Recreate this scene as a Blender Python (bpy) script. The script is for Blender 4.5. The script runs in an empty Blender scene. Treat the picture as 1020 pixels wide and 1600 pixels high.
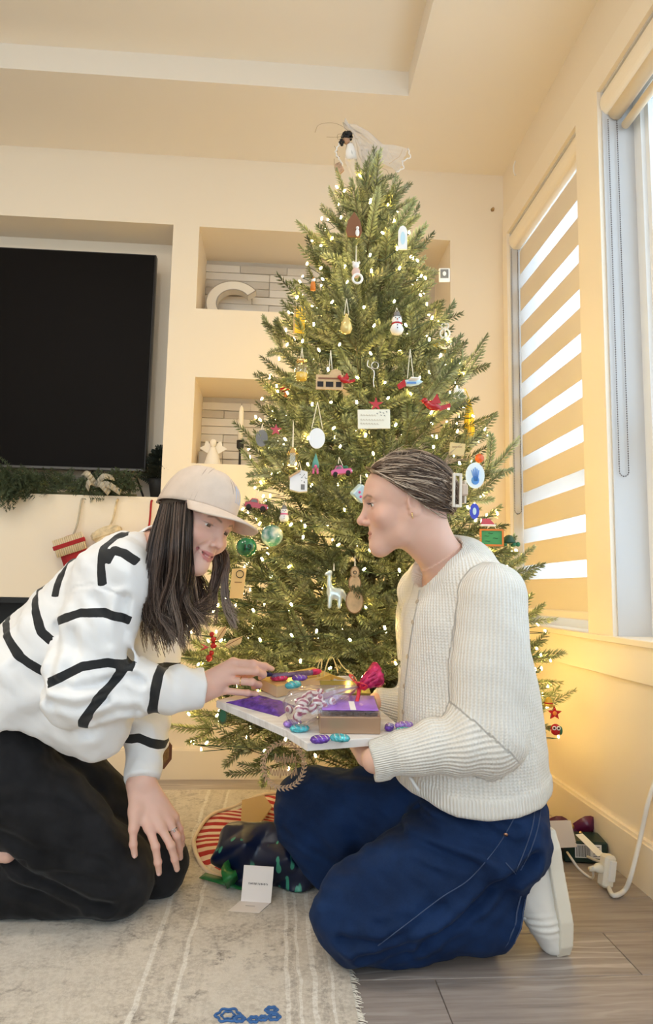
import bpy, bmesh, math, random
import numpy as np
from mathutils import Vector, Matrix

C = bpy.context.scene.collection
SC = bpy.context.scene
PI = math.pi
random.seed(7)
rng = np.random.default_rng(7)

# ---------------------------------------------------------------- camera
CAM_H = 0.74
PITCH, YAW, ROLL, FPX = .11707, .06742, .01897, 1051.4
fw = np.array([math.sin(YAW)*math.cos(PITCH), math.cos(YAW)*math.cos(PITCH), math.sin(PITCH)])
rt0 = np.array([math.cos(YAW), -math.sin(YAW), 0.])
up0 = np.cross(rt0, fw)
RT = rt0*math.cos(ROLL)+up0*math.sin(ROLL)
UP = -rt0*math.sin(ROLL)+up0*math.cos(ROLL)
FW = fw
cam_d = bpy.data.cameras.new('camera')
cam = bpy.data.objects.new('camera', cam_d)
C.objects.link(cam)
cam_d.sensor_fit = 'VERTICAL'
cam_d.sensor_height = 36.0
cam_d.lens = 36.0*FPX/1600.0
cam_d.clip_start = .02
M = Matrix.Identity(4)
for i in range(3):
    M[i][0] = RT[i]; M[i][1] = UP[i]; M[i][2] = -FW[i]
M[2][3] = CAM_H
cam.matrix_world = M
SC.camera = cam

# ---------------------------------------------------------------- sky, daylight, exposure
SC.view_settings.view_transform = 'Standard'
SC.view_settings.look = 'None'
SC.view_settings.gamma = 1.0
SC.view_settings.use_curve_mapping = False
SC.view_settings.exposure = 0.04
SC.cycles.use_denoising = True
SC.cycles.max_bounces = 10
SC.cycles.diffuse_bounces = 6
SC.cycles.transparent_max_bounces = 16
SC.cycles.sample_clamp_indirect = 6.0
world = bpy.data.worlds.new('overcast_sky')
SC.world = world
world.use_nodes = True
_bg = world.node_tree.nodes['Background']
_bg.inputs[0].default_value = (.74, .88, 1.0, 1)
_bg.inputs[1].default_value = 2.7

def area_light(name, loc, size, energy, color, rot=(0, 0, 0), portal=False):
    l = bpy.data.lights.new(name, 'AREA')
    l.shape = 'RECTANGLE'; l.size, l.size_y = size
    l.energy = energy; l.color = color
    o = bpy.data.objects.new(name, l); C.objects.link(o)
    o.location = loc; o.rotation_euler = rot
    if portal: l.cycles.is_portal = True
    return o
# warm fill lamps added at the ceiling, out of view, to brighten the room
for lx, ly in ((-.6, 1.0), (-1.6, 1.0), (-.6, -.6), (-1.6, -.6)):
    area_light('ceiling_fill', (lx, ly, 2.69), (.12, .12), 9, (1, .91, .78))

# ---------------------------------------------------------------- helpers
def ray(px, py):
    return FW+RT*(px-510)/FPX-UP*(py-800)/FPX
def at(px, py, Y):
    d = ray(px, py); return np.array([0, 0, CAM_H])+d*Y/d[1]
def atz(px, py, Z=0.):
    d = ray(px, py); return np.array([0, 0, CAM_H])+d*(Z-CAM_H)/d[2]
def atx(px, py, X):
    d = ray(px, py); return np.array([0, 0, CAM_H])+d*X/d[0]

def tag(o, label=None, cat=None, group=None, kind=None):
    if label: o['label'] = label
    if cat: o['category'] = cat
    if group: o['group'] = group
    if kind: o['kind'] = kind
    return o
def empty(name, loc=(0, 0, 0), rot=(0, 0, 0), label=None, cat=None, group=None):
    o = bpy.data.objects.new(name, None); C.objects.link(o)
    o.location = loc; o.rotation_euler = rot; o.empty_display_size = .05
    return tag(o, label, cat, group)
def link(name, me, parent=None, loc=None, rot=None, scale=None):
    o = bpy.data.objects.new(name, me); C.objects.link(o)
    if parent: o.parent = parent
    if loc is not None: o.location = loc
    if rot is not None: o.rotation_euler = rot
    if scale is not None: o.scale = scale
    return o
def dup(o, parent=None):
    c = o.copy(); C.objects.link(c)
    if parent: c.parent = parent
    for ch in list(o.children): dup(ch, c)
    return c

class MB:
    """collects primitive shapes of one part"""
    def __init__(s): s.v = []; s.f = []; s.n = 0; s.uv = None
    def add(s, v, f):
        v = np.asarray(v, float).reshape(-1, 3)
        s.v.append(v); s.f += [tuple(int(i)+s.n for i in q) for q in f]; s.n += len(v); return s
    def box(s, c, d, rot=None, bev=0.):
        c = np.asarray(c, float); hx, hy, hz = [q/2 for q in d]
        if bev > 0:
            b = min(bev, hx*.99, hy*.99, hz*.99); pts = []; idx = {}
            for sx in (-1, 1):
                for sy in (-1, 1):
                    for sz in (-1, 1):
                        for k in range(3):
                            p = [sx*(hx-b), sy*(hy-b), sz*(hz-b)]
                            p[k] = (sx, sy, sz)[k]*(hx, hy, hz)[k]
                            idx[(sx, sy, sz, k)] = len(pts); pts.append(p)
            fs = []
            for k in range(3):
                a, b_ = [q for q in range(3) if q != k]
                for sg in (-1, 1):
                    quad = []
                    for u, w in ((-1, -1), (1, -1), (1, 1), (-1, 1)):
                        t = [0, 0, 0]; t[k] = sg; t[a] = u; t[b_] = w; quad.append(idx[(*t, k)])
                    fs.append(quad)
                for u in (-1, 1):
                    for w in (-1, 1):
                        t0 = [0, 0, 0]; t1 = [0, 0, 0]; t0[k] = -1; t1[k] = 1
                        for t in (t0, t1): t[a] = u; t[b_] = w
                        fs.append([idx[(*t0, a)], idx[(*t1, a)], idx[(*t1, b_)], idx[(*t0, b_)]])
            for sx in (-1, 1):
                for sy in (-1, 1):
                    for sz in (-1, 1): fs.append([idx[(sx, sy, sz, k)] for k in range(3)])
            v = np.array(pts)
        else:
            v = np.array([[x, y, z] for x in (-hx, hx) for y in (-hy, hy) for z in (-hz, hz)])
            fs = [(0, 1, 3, 2), (4, 6, 7, 5), (0, 4, 5, 1), (2, 3, 7, 6), (0, 2, 6, 4), (1, 5, 7, 3)]
        if rot is not None: v = v@np.array(rot).T
        return s.add(v+c, fs)
    def bx(s, x0, x1, y0, y1, z0, z1, bev=0.):
        return s.box(((x0+x1)/2, (y0+y1)/2, (z0+z1)/2), (abs(x1-x0), abs(y1-y0), abs(z1-z0)), None, bev)
    def tube(s, pts, r, n=6, cap=True, flat=None):
        pts = np.asarray(pts, float); m = len(pts)
        r = np.broadcast_to(np.asarray(r, float), (m,))
        t = np.gradient(pts, axis=0); t /= np.linalg.norm(t, axis=1)[:, None]+1e-12
        a = np.array([0, 0, 1.]) if abs(t[0][2]) < .9 else np.array([1., 0, 0])
        V = []; u = np.cross(t[0], a); u /= np.linalg.norm(u)
        ang = np.linspace(0, 2*PI, n, endpoint=False)
        for i in range(m):
            u = u-t[i]*(u@t[i]); u /= np.linalg.norm(u)+1e-12; w = np.cross(t[i], u)
            fl = 1 if flat is None else flat
            V.append(pts[i]+r[i]*(np.outer(np.cos(ang), u)+fl*np.outer(np.sin(ang), w)))
        V = np.concatenate(V); F = []
        for i in range(m-1):
            for k in range(n):
                k2 = (k+1) % n; F.append((i*n+k, i*n+k2, (i+1)*n+k2, (i+1)*n+k))
        if cap: F.append(tuple(range(n))[::-1]); F.append(tuple((m-1)*n+k for k in range(n)))
        return s.add(V, F)
    def lathe(s, prof, c=(0, 0, 0), n=20, rot=None, sx=1., sy=1.):
        prof = np.asarray(prof, float); m = len(prof)
        ang = np.linspace(0, 2*PI, n, endpoint=False)
        V = np.concatenate([np.stack([p[0]*np.cos(ang)*sx, p[0]*np.sin(ang)*sy, np.full(n, p[1])], 1) for p in prof])
        F = []
        for i in range(m-1):
            for k in range(n):
                k2 = (k+1) % n; F.append((i*n+k, i*n+k2, (i+1)*n+k2, (i+1)*n+k))
        if prof[0][0] > 1e-6: F.append(tuple(range(n))[::-1])
        if prof[-1][0] > 1e-6: F.append(tuple((m-1)*n+k for k in range(n)))
        if rot is not None: V = V@np.array(rot).T
        return s.add(V+np.asarray(c, float), F)
    def ball(s, c, r, n=12, m=8, rot=None):
        r = np.broadcast_to(np.asarray(r, float), (3,))
        V = []
        for i in range(m+1):
            th = PI*i/m
            for k in range(n):
                ph = 2*PI*k/n; V.append((math.sin(th)*math.cos(ph)*r[0], math.sin(th)*math.sin(ph)*r[1], math.cos(th)*r[2]))
        V = np.array(V); F = []
        for i in range(m):
            for k in range(n):
                k2 = (k+1) % n
                q = (i*n+k, (i+1)*n+k, (i+1)*n+k2, i*n+k2)
                F.append(q)
        if rot is not None: V = V@np.array(rot).T
        return s.add(V+np.asarray(c, float), F)
    def prism(s, poly, d0, d1, fr=None, org=(0, 0, 0)):
        """polygon in the local (x,z) plane pushed from y=d0 to y=d1; fr = 3x3 columns x,y,z"""
        p = np.asarray(poly, float); n = len(p)
        V = np.concatenate([np.stack([p[:, 0], np.full(n, d), p[:, 1]], 1) for d in (d0, d1)])
        if fr is not None: V = V@np.array(fr).T
        F = [tuple(range(n)), tuple(range(2*n-1, n-1, -1))]+[(k, k+n, (k+1) % n+n, (k+1) % n) for k in range(n)]
        return s.add(V+np.asarray(org, float), F)
    def mesh(s, name, mat, smooth=False):
        me = bpy.data.meshes.new(name)
        v = np.concatenate(s.v) if s.v else np.zeros((0, 3))
        me.from_pydata(v.tolist(), [], s.f); me.validate()
        if mat: me.materials.append(mat)
        if smooth: me.polygons.foreach_set('use_smooth', [True]*len(me.polygons))
        return me
    def build(s, name, mat, parent=None, smooth=False, loc=None, rot=None, fix=True):
        me = s.mesh(name, mat, smooth)
        if fix:
            bm = bmesh.new(); bm.from_mesh(me); bmesh.ops.recalc_face_normals(bm, faces=bm.faces); bm.to_mesh(me); bm.free()
        if smooth == 'auto':
            me.polygons.foreach_set('use_smooth', [True]*len(me.polygons)); me.set_sharp_from_angle(angle=.7)
        return link(name, me, parent, loc, rot)

def rotm(ax, a):
    return np.array(Matrix.Rotation(a, 3, ax))
def frame(xd, zd):
    """3x3 with columns x, y, z from an x direction and an approximate z"""
    x = np.asarray(xd, float); x = x/np.linalg.norm(x)
    z = np.asarray(zd, float); z = z-x*(z@x); z = z/np.linalg.norm(z)
    return np.stack([x, np.cross(z, x), z], 1)
def lerp(a, b, t): return np.asarray(a, float)*(1-t)+np.asarray(b, float)*t
def spline(P, n):
    """Catmull-Rom through the points"""
    P = np.asarray(P, float); m = len(P); out = []
    Q = np.vstack([2*P[0]-P[1], P, 2*P[-1]-P[-2]])
    for q in np.linspace(0, m-1-1e-9, n):
        i = int(q); t = q-i; a, b, c, d = Q[i:i+4]
        out.append(.5*(2*b+(c-a)*t+(2*a-5*b+4*c-d)*t*t+(3*b-a-3*c+d)*t**3))
    return np.array(out)

# ---------------------------------------------------------------- materials
class NT:
    def __init__(s, m): s.t = m.node_tree; s.n = s.t.nodes; s.l = s.t.links
    def node(s, typ, **kw):
        nd = s.n.new(typ)
        for k, v in kw.items():
            if k.startswith('i_'):
                key = k[2:]; nd.inputs[int(key) if key.isdigit() else key.replace('_', ' ')].default_value = v
            else: setattr(nd, k, v)
        return nd
    def link(s, a, b): s.l.new(a, b)
    def math(s, op, a, b=None, c=None):
        nd = s.n.new('ShaderNodeMath'); nd.operation = op
        for k, q in enumerate((a, b, c)):
            if q is None: continue
            if isinstance(q, (int, float)): nd.inputs[k].default_value = q
            else: s.l.new(q, nd.inputs[k])
        return nd.outputs[0]
    def ramp(s, fac, stops, interp='LINEAR'):
        nd = s.n.new('ShaderNodeValToRGB'); nd.color_ramp.interpolation = interp
        e = nd.color_ramp.elements
        while len(e) < len(stops): e.new(.5)
        for q, (p, c) in zip(e, stops): q.position = p; q.color = (*c, 1) if len(c) == 3 else c
        s.l.new(fac, nd.inputs[0]); return nd.outputs[0]
    def mix(s, fac, a, b, blend='MIX'):
        nd = s.n.new('ShaderNodeMix'); nd.data_type = 'RGBA'; nd.blend_type = blend
        for k, q in ((0, fac), (6, a), (7, b)):
            if isinstance(q, (int, float)): nd.inputs[k].default_value = q
            elif isinstance(q, (tuple, list)): nd.inputs[k].default_value = (*q, 1) if len(q) == 3 else q
            else: s.l.new(q, nd.inputs[k])
        return nd.outputs[2]
    def noise(s, scale, detail=3, rough=.5, coord='Object', stretch=None, vec=None):
        if vec is None:
            tc = s.n.new('ShaderNodeTexCoord'); vec = tc.outputs[coord]
        if stretch:
            mp = s.n.new('ShaderNodeMapping'); mp.inputs['Scale'].default_value = stretch; s.l.new(vec, mp.inputs[0]); vec = mp.outputs[0]
        nd = s.n.new('ShaderNodeTexNoise'); nd.inputs['Scale'].default_value = scale
        nd.inputs['Detail'].default_value = detail; nd.inputs['Roughness'].default_value = rough
        s.l.new(vec, nd.inputs[0]); return nd.outputs[0]
    def attr(s, name):
        nd = s.n.new('ShaderNodeAttribute'); nd.attribute_name = name; return nd
    def bump(s, h, strength=.3, dist=.002):
        nd = s.n.new('ShaderNodeBump'); nd.inputs['Strength'].default_value = strength; nd.inputs['Distance'].default_value = dist
        s.l.new(h, nd.inputs['Height']); return nd.outputs[0]
def mat(name, col=(.8, .8, .8), rough=.6, metal=0., spec=.4, vary=0., vscale=8., bump=0., bscale=60., bdist=.002,
        emit=None, estr=0., trans=0., sheen=0., coat=0., sss=0.):
    m = bpy.data.materials.new(name); m.use_nodes = True; N = NT(m)
    p = N.n['Principled BSDF']; m['p'] = 1
    p.inputs['Base Color'].default_value = (*col, 1)
    p.inputs['Roughness'].default_value = rough; p.inputs['Metallic'].default_value = metal
    p.inputs['Specular IOR Level'].default_value = spec
    if sheen: p.inputs['Sheen Weight'].default_value = sheen
    if coat: p.inputs['Coat Weight'].default_value = coat; p.inputs['Coat Roughness'].default_value = .15
    if trans: p.inputs['Transmission Weight'].default_value = trans
    if sss:
        p.inputs['Subsurface Weight'].default_value = sss; p.inputs['Subsurface Radius'].default_value = (.012, .004, .002)
        p.inputs['Subsurface Scale'].default_value = 1.
    if emit: p.inputs['Emission Color'].default_value = (*emit, 1); p.inputs['Emission Strength'].default_value = estr
    nz = N.noise(vscale, 4, .55)
    if vary:
        a = tuple(max(0, c*(1-vary)) for c in col); b = tuple(min(1, c*(1+vary)) for c in col)
        N.link(N.ramp(nz, [(.3, a), (.7, b)]), p.inputs['Base Color'])
    if bump:
        N.link(N.bump(N.noise(bscale, 4, .6), bump, bdist), p.inputs['Normal'])
    return m
def bsdf(m): return m.node_tree.nodes['Principled BSDF']
def glassy(name, tint=(1, 1, 1), gloss=.12, rough=.02, alpha=.0, acol=(1, 1, 1)):
    """thin clear sheet: transparent with a grazing reflection (and some milky diffuse)"""
    m = bpy.data.materials.new(name); m.use_nodes = True; N = NT(m); N.n.clear()
    out = N.node('ShaderNodeOutputMaterial'); tr = N.node('ShaderNodeBsdfTransparent'); tr.inputs[0].default_value = (*tint, 1)
    gl = N.node('ShaderNodeBsdfGlossy'); gl.inputs['Roughness'].default_value = rough
    fr = N.node('ShaderNodeLayerWeight'); fr.inputs[0].default_value = .5
    fa = N.math('MULTIPLY_ADD', N.math('POWER', fr.outputs['Facing'], 4.), .5, gloss*.35)
    mx = N.node('ShaderNodeMixShader'); N.link(fa, mx.inputs[0]); N.link(tr.outputs[0], mx.inputs[1]); N.link(gl.outputs[0], mx.inputs[2])
    last = mx.outputs[0]
    if alpha:
        df = N.node('ShaderNodeBsdfDiffuse'); df.inputs[0].default_value = (*acol, 1)
        tl = N.node('ShaderNodeBsdfTranslucent'); tl.inputs[0].default_value = (*acol, 1)
        m1 = N.node('ShaderNodeMixShader'); m1.inputs[0].default_value = .5; N.link(df.outputs[0], m1.inputs[1]); N.link(tl.outputs[0], m1.inputs[2])
        m2 = N.node('ShaderNodeMixShader'); m2.inputs[0].default_value = alpha; N.link(last, m2.inputs[1]); N.link(m1.outputs[0], m2.inputs[2]); last = m2.outputs[0]
    N.link(last, out.inputs[0]); return m
MT = {}
MT['wall'] = mat('wall_paint', (.86, .76, .62), .65, bump=.06, bscale=220, bdist=.001)
MT['ceiling'] = mat('ceiling_paint', (.87, .79, .68), .8, bump=.08, bscale=160, bdist=.001)
MT['trim'] = mat('trim_paint', (.88, .78, .64), .4, spec=.5)
MT['white'] = mat('white_vinyl', (.86, .87, .88), .35)
MT['black'] = mat('black_metal', (.012, .012, .013), .4)
MT['gold'] = mat('gold_wire', (.75, .5, .2), .3, 1.)
MT['paper'] = mat('white_paper', (.86, .84, .82), .7)

# ---------------------------------------------------------------- distance-field sculpting for the two people
def P_(P): return np.asarray(P, float)
def rc(a, b, ra, rb=None):
    a = P_(a); b = P_(b); rb = ra if rb is None else rb; ab = b-a; L2 = ab@ab+1e-12
    def f(p):
        q = p-a; t = np.clip(q@ab/L2, 0, 1)
        return np.linalg.norm(q-t[:, None]*ab, axis=1)-(ra+(rb-ra)*t)
    return f
def chain(pts, rad):
    fs = [rc(pts[i], pts[i+1], rad[i], rad[i+1]) for i in range(len(pts)-1)]
    def f(p):
        d = fs[0](p)
        for g in fs[1:]: d = np.minimum(d, g(p))
        return d
    return f
def ell(c, r, R=None):
    c = P_(c); r = P_(r)
    def f(p):
        q = p-c
        if R is not None: q = q@R
        k0 = np.linalg.norm(q/r, axis=1); k1 = np.linalg.norm(q/(r*r), axis=1)+1e-9
        return k0*(k0-1)/k1
    return f
def sph(c, r): return rc(c, P_(c)+1e-6, r)
def rbox(c, h, R=None, rad=.01):
    c = P_(c); h = P_(h)-rad
    def f(p):
        q = p-c
        if R is not None: q = q@R
        q = np.abs(q)-h
        return np.linalg.norm(np.maximum(q, 0), axis=1)+np.minimum(q.max(1), 0)-rad
    return f
def loft(pts, rx, ry, side):
    """tube with elliptical sections; side = direction of the rx axis"""
    pts = P_(pts); n = len(pts); side = P_(side)
    def f(p):
        best = None
        for i in range(n-1):
            a, b = pts[i], pts[i+1]; ab = b-a; L = np.linalg.norm(ab); t_ = ab/L
            q = p-a; t = np.clip(q@t_/L, 0, 1)
            s = side-t_*(side@t_); s /= np.linalg.norm(s); u = np.cross(t_, s)
            v = q-(t*L)[:, None]*t_
            A = rx[i]+(rx[i+1]-rx[i])*t; B = ry[i]+(ry[i+1]-ry[i])*t
            x, y, w = v@s, v@u, v@t_; m = np.minimum(A, B)
            k0 = np.sqrt((x/A)**2+(y/B)**2+(w/m)**2); k1 = np.sqrt((x/A**2)**2+(y/B**2)**2+(w/m**2)**2)+1e-9
            d = np.where(k0 < 1e-6, -m, k0*(k0-1)/k1)
            best = d if best is None else np.minimum(best, d)
        return best
    return f
def smin(a, b, k):
    if k <= 0: return np.minimum(a, b)
    h = np.maximum(k-np.abs(a-b), 0)/k
    return np.minimum(a, b)-h*h*k*.25
class SDF:
    def __init__(s): s.ops = []
    def add(s, f, k=.01): s.ops.append((f, k, 1)); return s
    def sub(s, f, k=.004): s.ops.append((f, k, -1)); return s
    def cut(s, f, k=.003): s.ops.append((f, k, 0)); return s     # intersect
    def warp(s, f): s.ops.append((f, 0, 2)); return s            # add an offset
    def __call__(s, p):
        d = None
        for f, k, m in s.ops:
            e = f(p)
            if d is None: d = e
            elif m == 1: d = smin(d, e, k)
            elif m == -1: d = -smin(-d, e, k)
            elif m == 0: d = -smin(-d, -e, k)
            else: d = d+e
        return d
def local(f, o, R, s=1.):
    """field given in a local frame (columns of R = axes in world)"""
    o = P_(o)
    return lambda p: f((p-o)@R/s)*s
def bnd(f, c, r):
    c = P_(c)
    def g(p):
        l = np.linalg.norm(p-c, axis=1); m = l < r; d = l-r+.012
        if m.any(): d[m] = f(p[m])
        return d
    return g
def nets(fn, lo, hi, vox, B=8):
    lo = P_(lo); hi = P_(hi)
    nb = np.maximum(np.ceil((hi-lo)/(vox*B)).astype(int), 1); n = nb*B
    cc = np.stack(np.meshgrid(*[np.arange(q) for q in nb], indexing='ij'), -1).reshape(-1, 3)
    dc = fn(lo+(cc*B+(B-1)/2)*vox)
    act = np.abs(dc) < vox*B*1.15
    D = np.repeat(np.repeat(np.repeat(np.sign(dc).reshape(nb)*vox*B, B, 0), B, 1), B, 2).astype(np.float32)
    off = np.stack(np.meshgrid(*[np.arange(B)]*3, indexing='ij'), -1).reshape(-1, 3)
    ca = cc[act]
    for i in range(0, len(ca), 1500):
        ids = (ca[i:i+1500, None, :]*B+off[None]).reshape(-1, 3)
        D[ids[:, 0], ids[:, 1], ids[:, 2]] = fn(lo+ids*vox)
    S = D < 0
    c8 = [S[i:n[0]-1+i, j:n[1]-1+j, k:n[2]-1+k] for i in (0, 1) for j in (0, 1) for k in (0, 1)]
    sm = sum(q.astype(np.int8) for q in c8); mix = (sm > 0) & (sm < 8)
    idx = np.argwhere(mix); vid = np.full(mix.shape, -1, np.int64); vid[mix] = np.arange(len(idx))
    acc = np.zeros((len(idx), 3)); cnt = np.zeros(len(idx))
    cs = [(i, j, k) for i in (0, 1) for j in (0, 1) for k in (0, 1)]
    for a in range(8):
        for b in range(a+1, 8):
            ia, ib = np.array(cs[a]), np.array(cs[b])
            if np.abs(ia-ib).sum() != 1: continue
            da = D[tuple((idx+ia).T)]; db = D[tuple((idx+ib).T)]
            cr = (da < 0) != (db < 0); t = np.where(cr, da/np.where(cr, da-db, 1), 0)
            acc += np.where(cr[:, None], ia+(ib-ia)*t[:, None], 0); cnt += cr
    V = lo+(idx+acc/cnt[:, None])*vox
    Q = []
    for ax in range(3):
        u, w = [(1, 2), (2, 0), (0, 1)][ax]
        sl0 = [slice(1, -1)]*3; sl1 = [slice(1, -1)]*3; sl0[ax] = slice(0, -1); sl1[ax] = slice(1, None)
        A = S[tuple(sl0)]; Bq = S[tuple(sl1)]
        e = np.argwhere(A != Bq); sgn = A[tuple(e.T)]
        base = e.copy(); base[:, u] += 1; base[:, w] += 1
        def cell(du, dw):
            c = base.copy(); c[:, u] -= du; c[:, w] -= dw; return vid[tuple(c.T)]
        q = np.stack([cell(1, 1), cell(0, 1), cell(0, 0), cell(1, 0)], 1)
        q[~sgn] = q[~sgn][:, ::-1]; Q.append(q)
    Q = np.concatenate(Q); Q = Q[(Q >= 0).all(1)]
    return V, Q
def qmesh(name, V, Q, mats, smooth=True, attrs=None, mi=None):
    me = bpy.data.meshes.new(name)
    me.vertices.add(len(V)); me.vertices.foreach_set('co', np.asarray(V, np.float32).ravel())
    me.loops.add(Q.size); me.loops.foreach_set('vertex_index', Q.astype(np.int32).ravel())
    me.polygons.add(len(Q)); me.polygons.foreach_set('loop_start', np.arange(0, Q.size, Q.shape[1], dtype=np.int32))
    me.polygons.foreach_set('loop_total', np.full(len(Q), Q.shape[1], np.int32))
    me.update(calc_edges=True); me.validate()
    for m in mats: me.materials.append(m)
    if mi is not None: me.polygons.foreach_set('material_index', mi.astype(np.int32))
    if smooth: me.polygons.foreach_set('use_smooth', np.ones(len(me.polygons), bool))
    for k, v in (attrs or {}).items():
        v = np.asarray(v, np.float32)
        if v.ndim == 1: at_ = me.attributes.new(k, 'FLOAT', 'POINT'); at_.data.foreach_set('value', v)
        else: at_ = me.attributes.new(k, 'FLOAT_COLOR', 'POINT'); at_.data.foreach_set('color', np.c_[v, np.ones(len(v))].astype(np.float32).ravel())
    return me
def ss(x, a, b):
    t = np.clip((x-a)/(b-a), 0, 1); return t*t*(3-2*t)
def gnoise(p, f, seed=0.):
    """cheap smooth 3-D noise from warped sines, about -1..1"""
    q = p*f; x, y, z = q[:, 0]+seed, q[:, 1]+seed*1.7, q[:, 2]-seed*.6
    a = np.sin(x*1.7+1.3*np.sin(y*1.1+z*.7))*np.sin(y*1.9+1.1*np.sin(z*1.3+x*.5))
    b = np.sin(z*2.3+1.7*np.sin(x*.9-y*1.2)+1.)*np.sin(x*2.9+y*1.3+z*2.1)
    return .6*a+.4*b

# head in its own frame: x = the person's left, y = forward, z = up; eyes near z = .012
def head_field(smile=0., ears=True, slim=1.):
    h = SDF()
    h.add(ell((0, -.016, .044), (.0725, .094, .081)))
    h.add(ell((0, .018, -.018), (.0575*slim, .071, .074)), .030)
    h.add(ell((0, .030, .040), (.060, .058, .050)), .03)                     # forehead
    for s in (-1, 1):
        h.add(rc((s*.052*slim, -.004, -.034), (s*.038*slim, .014, -.066), .012, .010), .03)   # jaw
        h.add(rc((s*.035*slim, .020, -.066), (s*.006, .064, -.088), .0135, .0140), .03)
        h.add(ell((s*.040*slim, .057, -.023), (.022, .021, .020)), .022)      # cheeks
        h.add(rc((s*.012, .083, .026), (s*.042, .066, .027), .009, .008), .018)   # brow
    h.add(sph((0, .0695, -.088), .0130), .03)                                # chin
    h.add(ell((0, .0665, -.056), (.025, .0185, .020)), .018)                 # muzzle
    for s in (-1, 1):
        h.sub(ell((s*.0315, .0865, .010), (.0165, .011, .0095)), .014)       # sockets
    h.add(rc((0, .082, .016), (0, .1025, -.020), .0075, .0080), .012)        # nose
    h.add(sph((0, .1045, -.0255), .0098), .007)
    for s in (-1, 1):
        h.add(ell((s*.0112, .0925, -.031), (.0064, .0095, .0064)), .005)
        h.sub(ell((s*.0060, .0985, -.0365), (.0032, .0050, .0034)), .003)
        # eyelids: a shell around the eyeball opened by a narrow almond
        e = SDF().add(sph((s*.0315, .0690, .0085), .0138))
        e.sub(ell((s*.0315, .0835, .0065), (.0130, .0120, .0044-.0014*smile)), .0012)
        h.add(e, .004)
    h.sub(rc((0, .0945, -.041), (0, .0905, -.048), .0022), .004)             # philtrum
    w, lift = .0205+.0095*smile, .0115*smile
    def lip(z, y, r, thick):
        pts = [(a_*w, y-(y-.0685+.003*smile)*a_*a_, z*(1-a_*a_)+(-.0605+lift)*a_*a_) for a_ in (-1, -.7, -.35, 0, .35, .7, 1)]
        return chain(pts, [.0008, r*.85, r, r*thick, r, r*.85, .0008])
    op = .0026*smile
    up_, lo_ = lip(-.0555+op*.4, .0880, .0034, 1.), lip(-.0652-op, .0866, .0042, 1.1)
    h.add(up_, .004); h.add(lo_, .005)
    h.lips = lambda q: np.minimum(up_(q), lo_(q))
    gap = .0008+.0022*smile; zm = -.0604-op*.3
    pts = [(a_*w*.94, .0915-(.0915-.0710+.003*smile)*a_*a_, zm*(1-a_*a_)+(-.0605+lift)*a_*a_) for a_ in (-1, -.6, -.3, 0, .3, .6, 1)]
    h.sub(chain(pts, [.0004, gap, gap*1.2, gap*1.25, gap*1.2, gap, .0004]), .0012)
    if smile > .3:
        pts = [(a_*w, .0790-.012*a_*a_, zm*(1-a_*a_)+(-.0605+lift)*a_*a_) for a_ in (-.85, -.5, 0, .5, .85)]
        h.sub(chain(pts, [.001, gap*1.3, gap*1.5, gap*1.3, .001]), .001)
        for s in ((-1, 1) if smile > .7 else ()): h.sub(chain([(s*.0185, .088, -.031), (s*.029, .075, -.046), (s*.033, .067, -.062)], [.0002, .0005, .0002]), .010)
    for s in ((-1, 1) if ears else ()):                                      # ears
        R = rotm('Z', -s*.30)@rotm('X', -.18)
        e = SDF().add(ell((s*.0705, -.012, -.002), (.0058, .0155, .0265), R))
        e.sub(ell((s*.0765, -.010, .002), (.0050, .0092, .0170), R), .003)
        e.add(ell((s*.0715, -.006, -.0205), (.0048, .0078, .0085)), .004)
        e.add(rc((s*.0712, .001, .002), (s*.0708, .002, -.010), .0032), .003)
        h.add(e, .006)
    return h
def head_colour(q, skin, lipc, lips):
    """complexion painted on the vertices: lips, cheeks, brows"""
    c = np.tile(np.array(skin, float), (len(q), 1)); x, y, z = q.T
    lip = (1-ss(lips(q), .0010, .0026))*ss(y, .058, .064)
    c = c*(1-lip[:, None])+np.array(lipc)*lip[:, None]
    ch = np.exp(-(((np.abs(x)-.043)/.020)**2+((y-.062)/.03)**2+((z+.022)/.018)**2))*.45
    nb = np.exp(-((x/.012)**2+((y-.105)/.012)**2+((z+.026)/.012)**2))*.35
    red = np.array(skin)*np.array([1.0, .72, .70]); f = np.clip(ch+nb, 0, 1)[:, None]; c = c*(1-f)+red*f
    bz = .0245+.006*np.clip((np.abs(x)-.012)/.02, 0, 1)-.007*np.clip((np.abs(x)-.032)/.016, 0, 1)
    bw = np.exp(-((z-bz)/.0026)**2)*ss(np.abs(x), .010, .016)*(1-ss(np.abs(x), .043, .049))*ss(y, .04, .06)
    f = np.clip(bw*.75, 0, 1)[:, None]; c = c*(1-f)+np.array([.09, .05, .035])*f
    ll = np.exp(-(((np.abs(x)-.0315)/.0145)**4))*np.exp(-((z-.0108)/.0013)**2)*ss(y, .066, .072)
    f = np.clip(ll*.8, 0, 1)[:, None]; c = c*(1-f)+np.array([.05, .03, .025])*f
    return c
m = bpy.data.materials.new('skin'); m.use_nodes = True; N = NT(m); p = bsdf(m)
N.link(N.attr('tone').outputs['Color'], p.inputs['Base Color']); p.inputs['Roughness'].default_value = .48
p.inputs['Subsurface Weight'].default_value = .18; p.inputs['Subsurface Radius'].default_value = (.010, .0035, .0018); p.inputs['Subsurface Scale'].default_value = 1.
N.link(N.bump(N.noise(900, 3, .6), .08, .0006), p.inputs['Normal']); MT['skin'] = m
MT['eye'] = mat('eyeball', (.82, .80, .78), .15, spec=.6); MT['iris'] = mat('iris', (.10, .06, .035), .1, spec=.7); MT['teeth'] = mat('teeth', (.88, .85, .80), .25)
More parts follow.
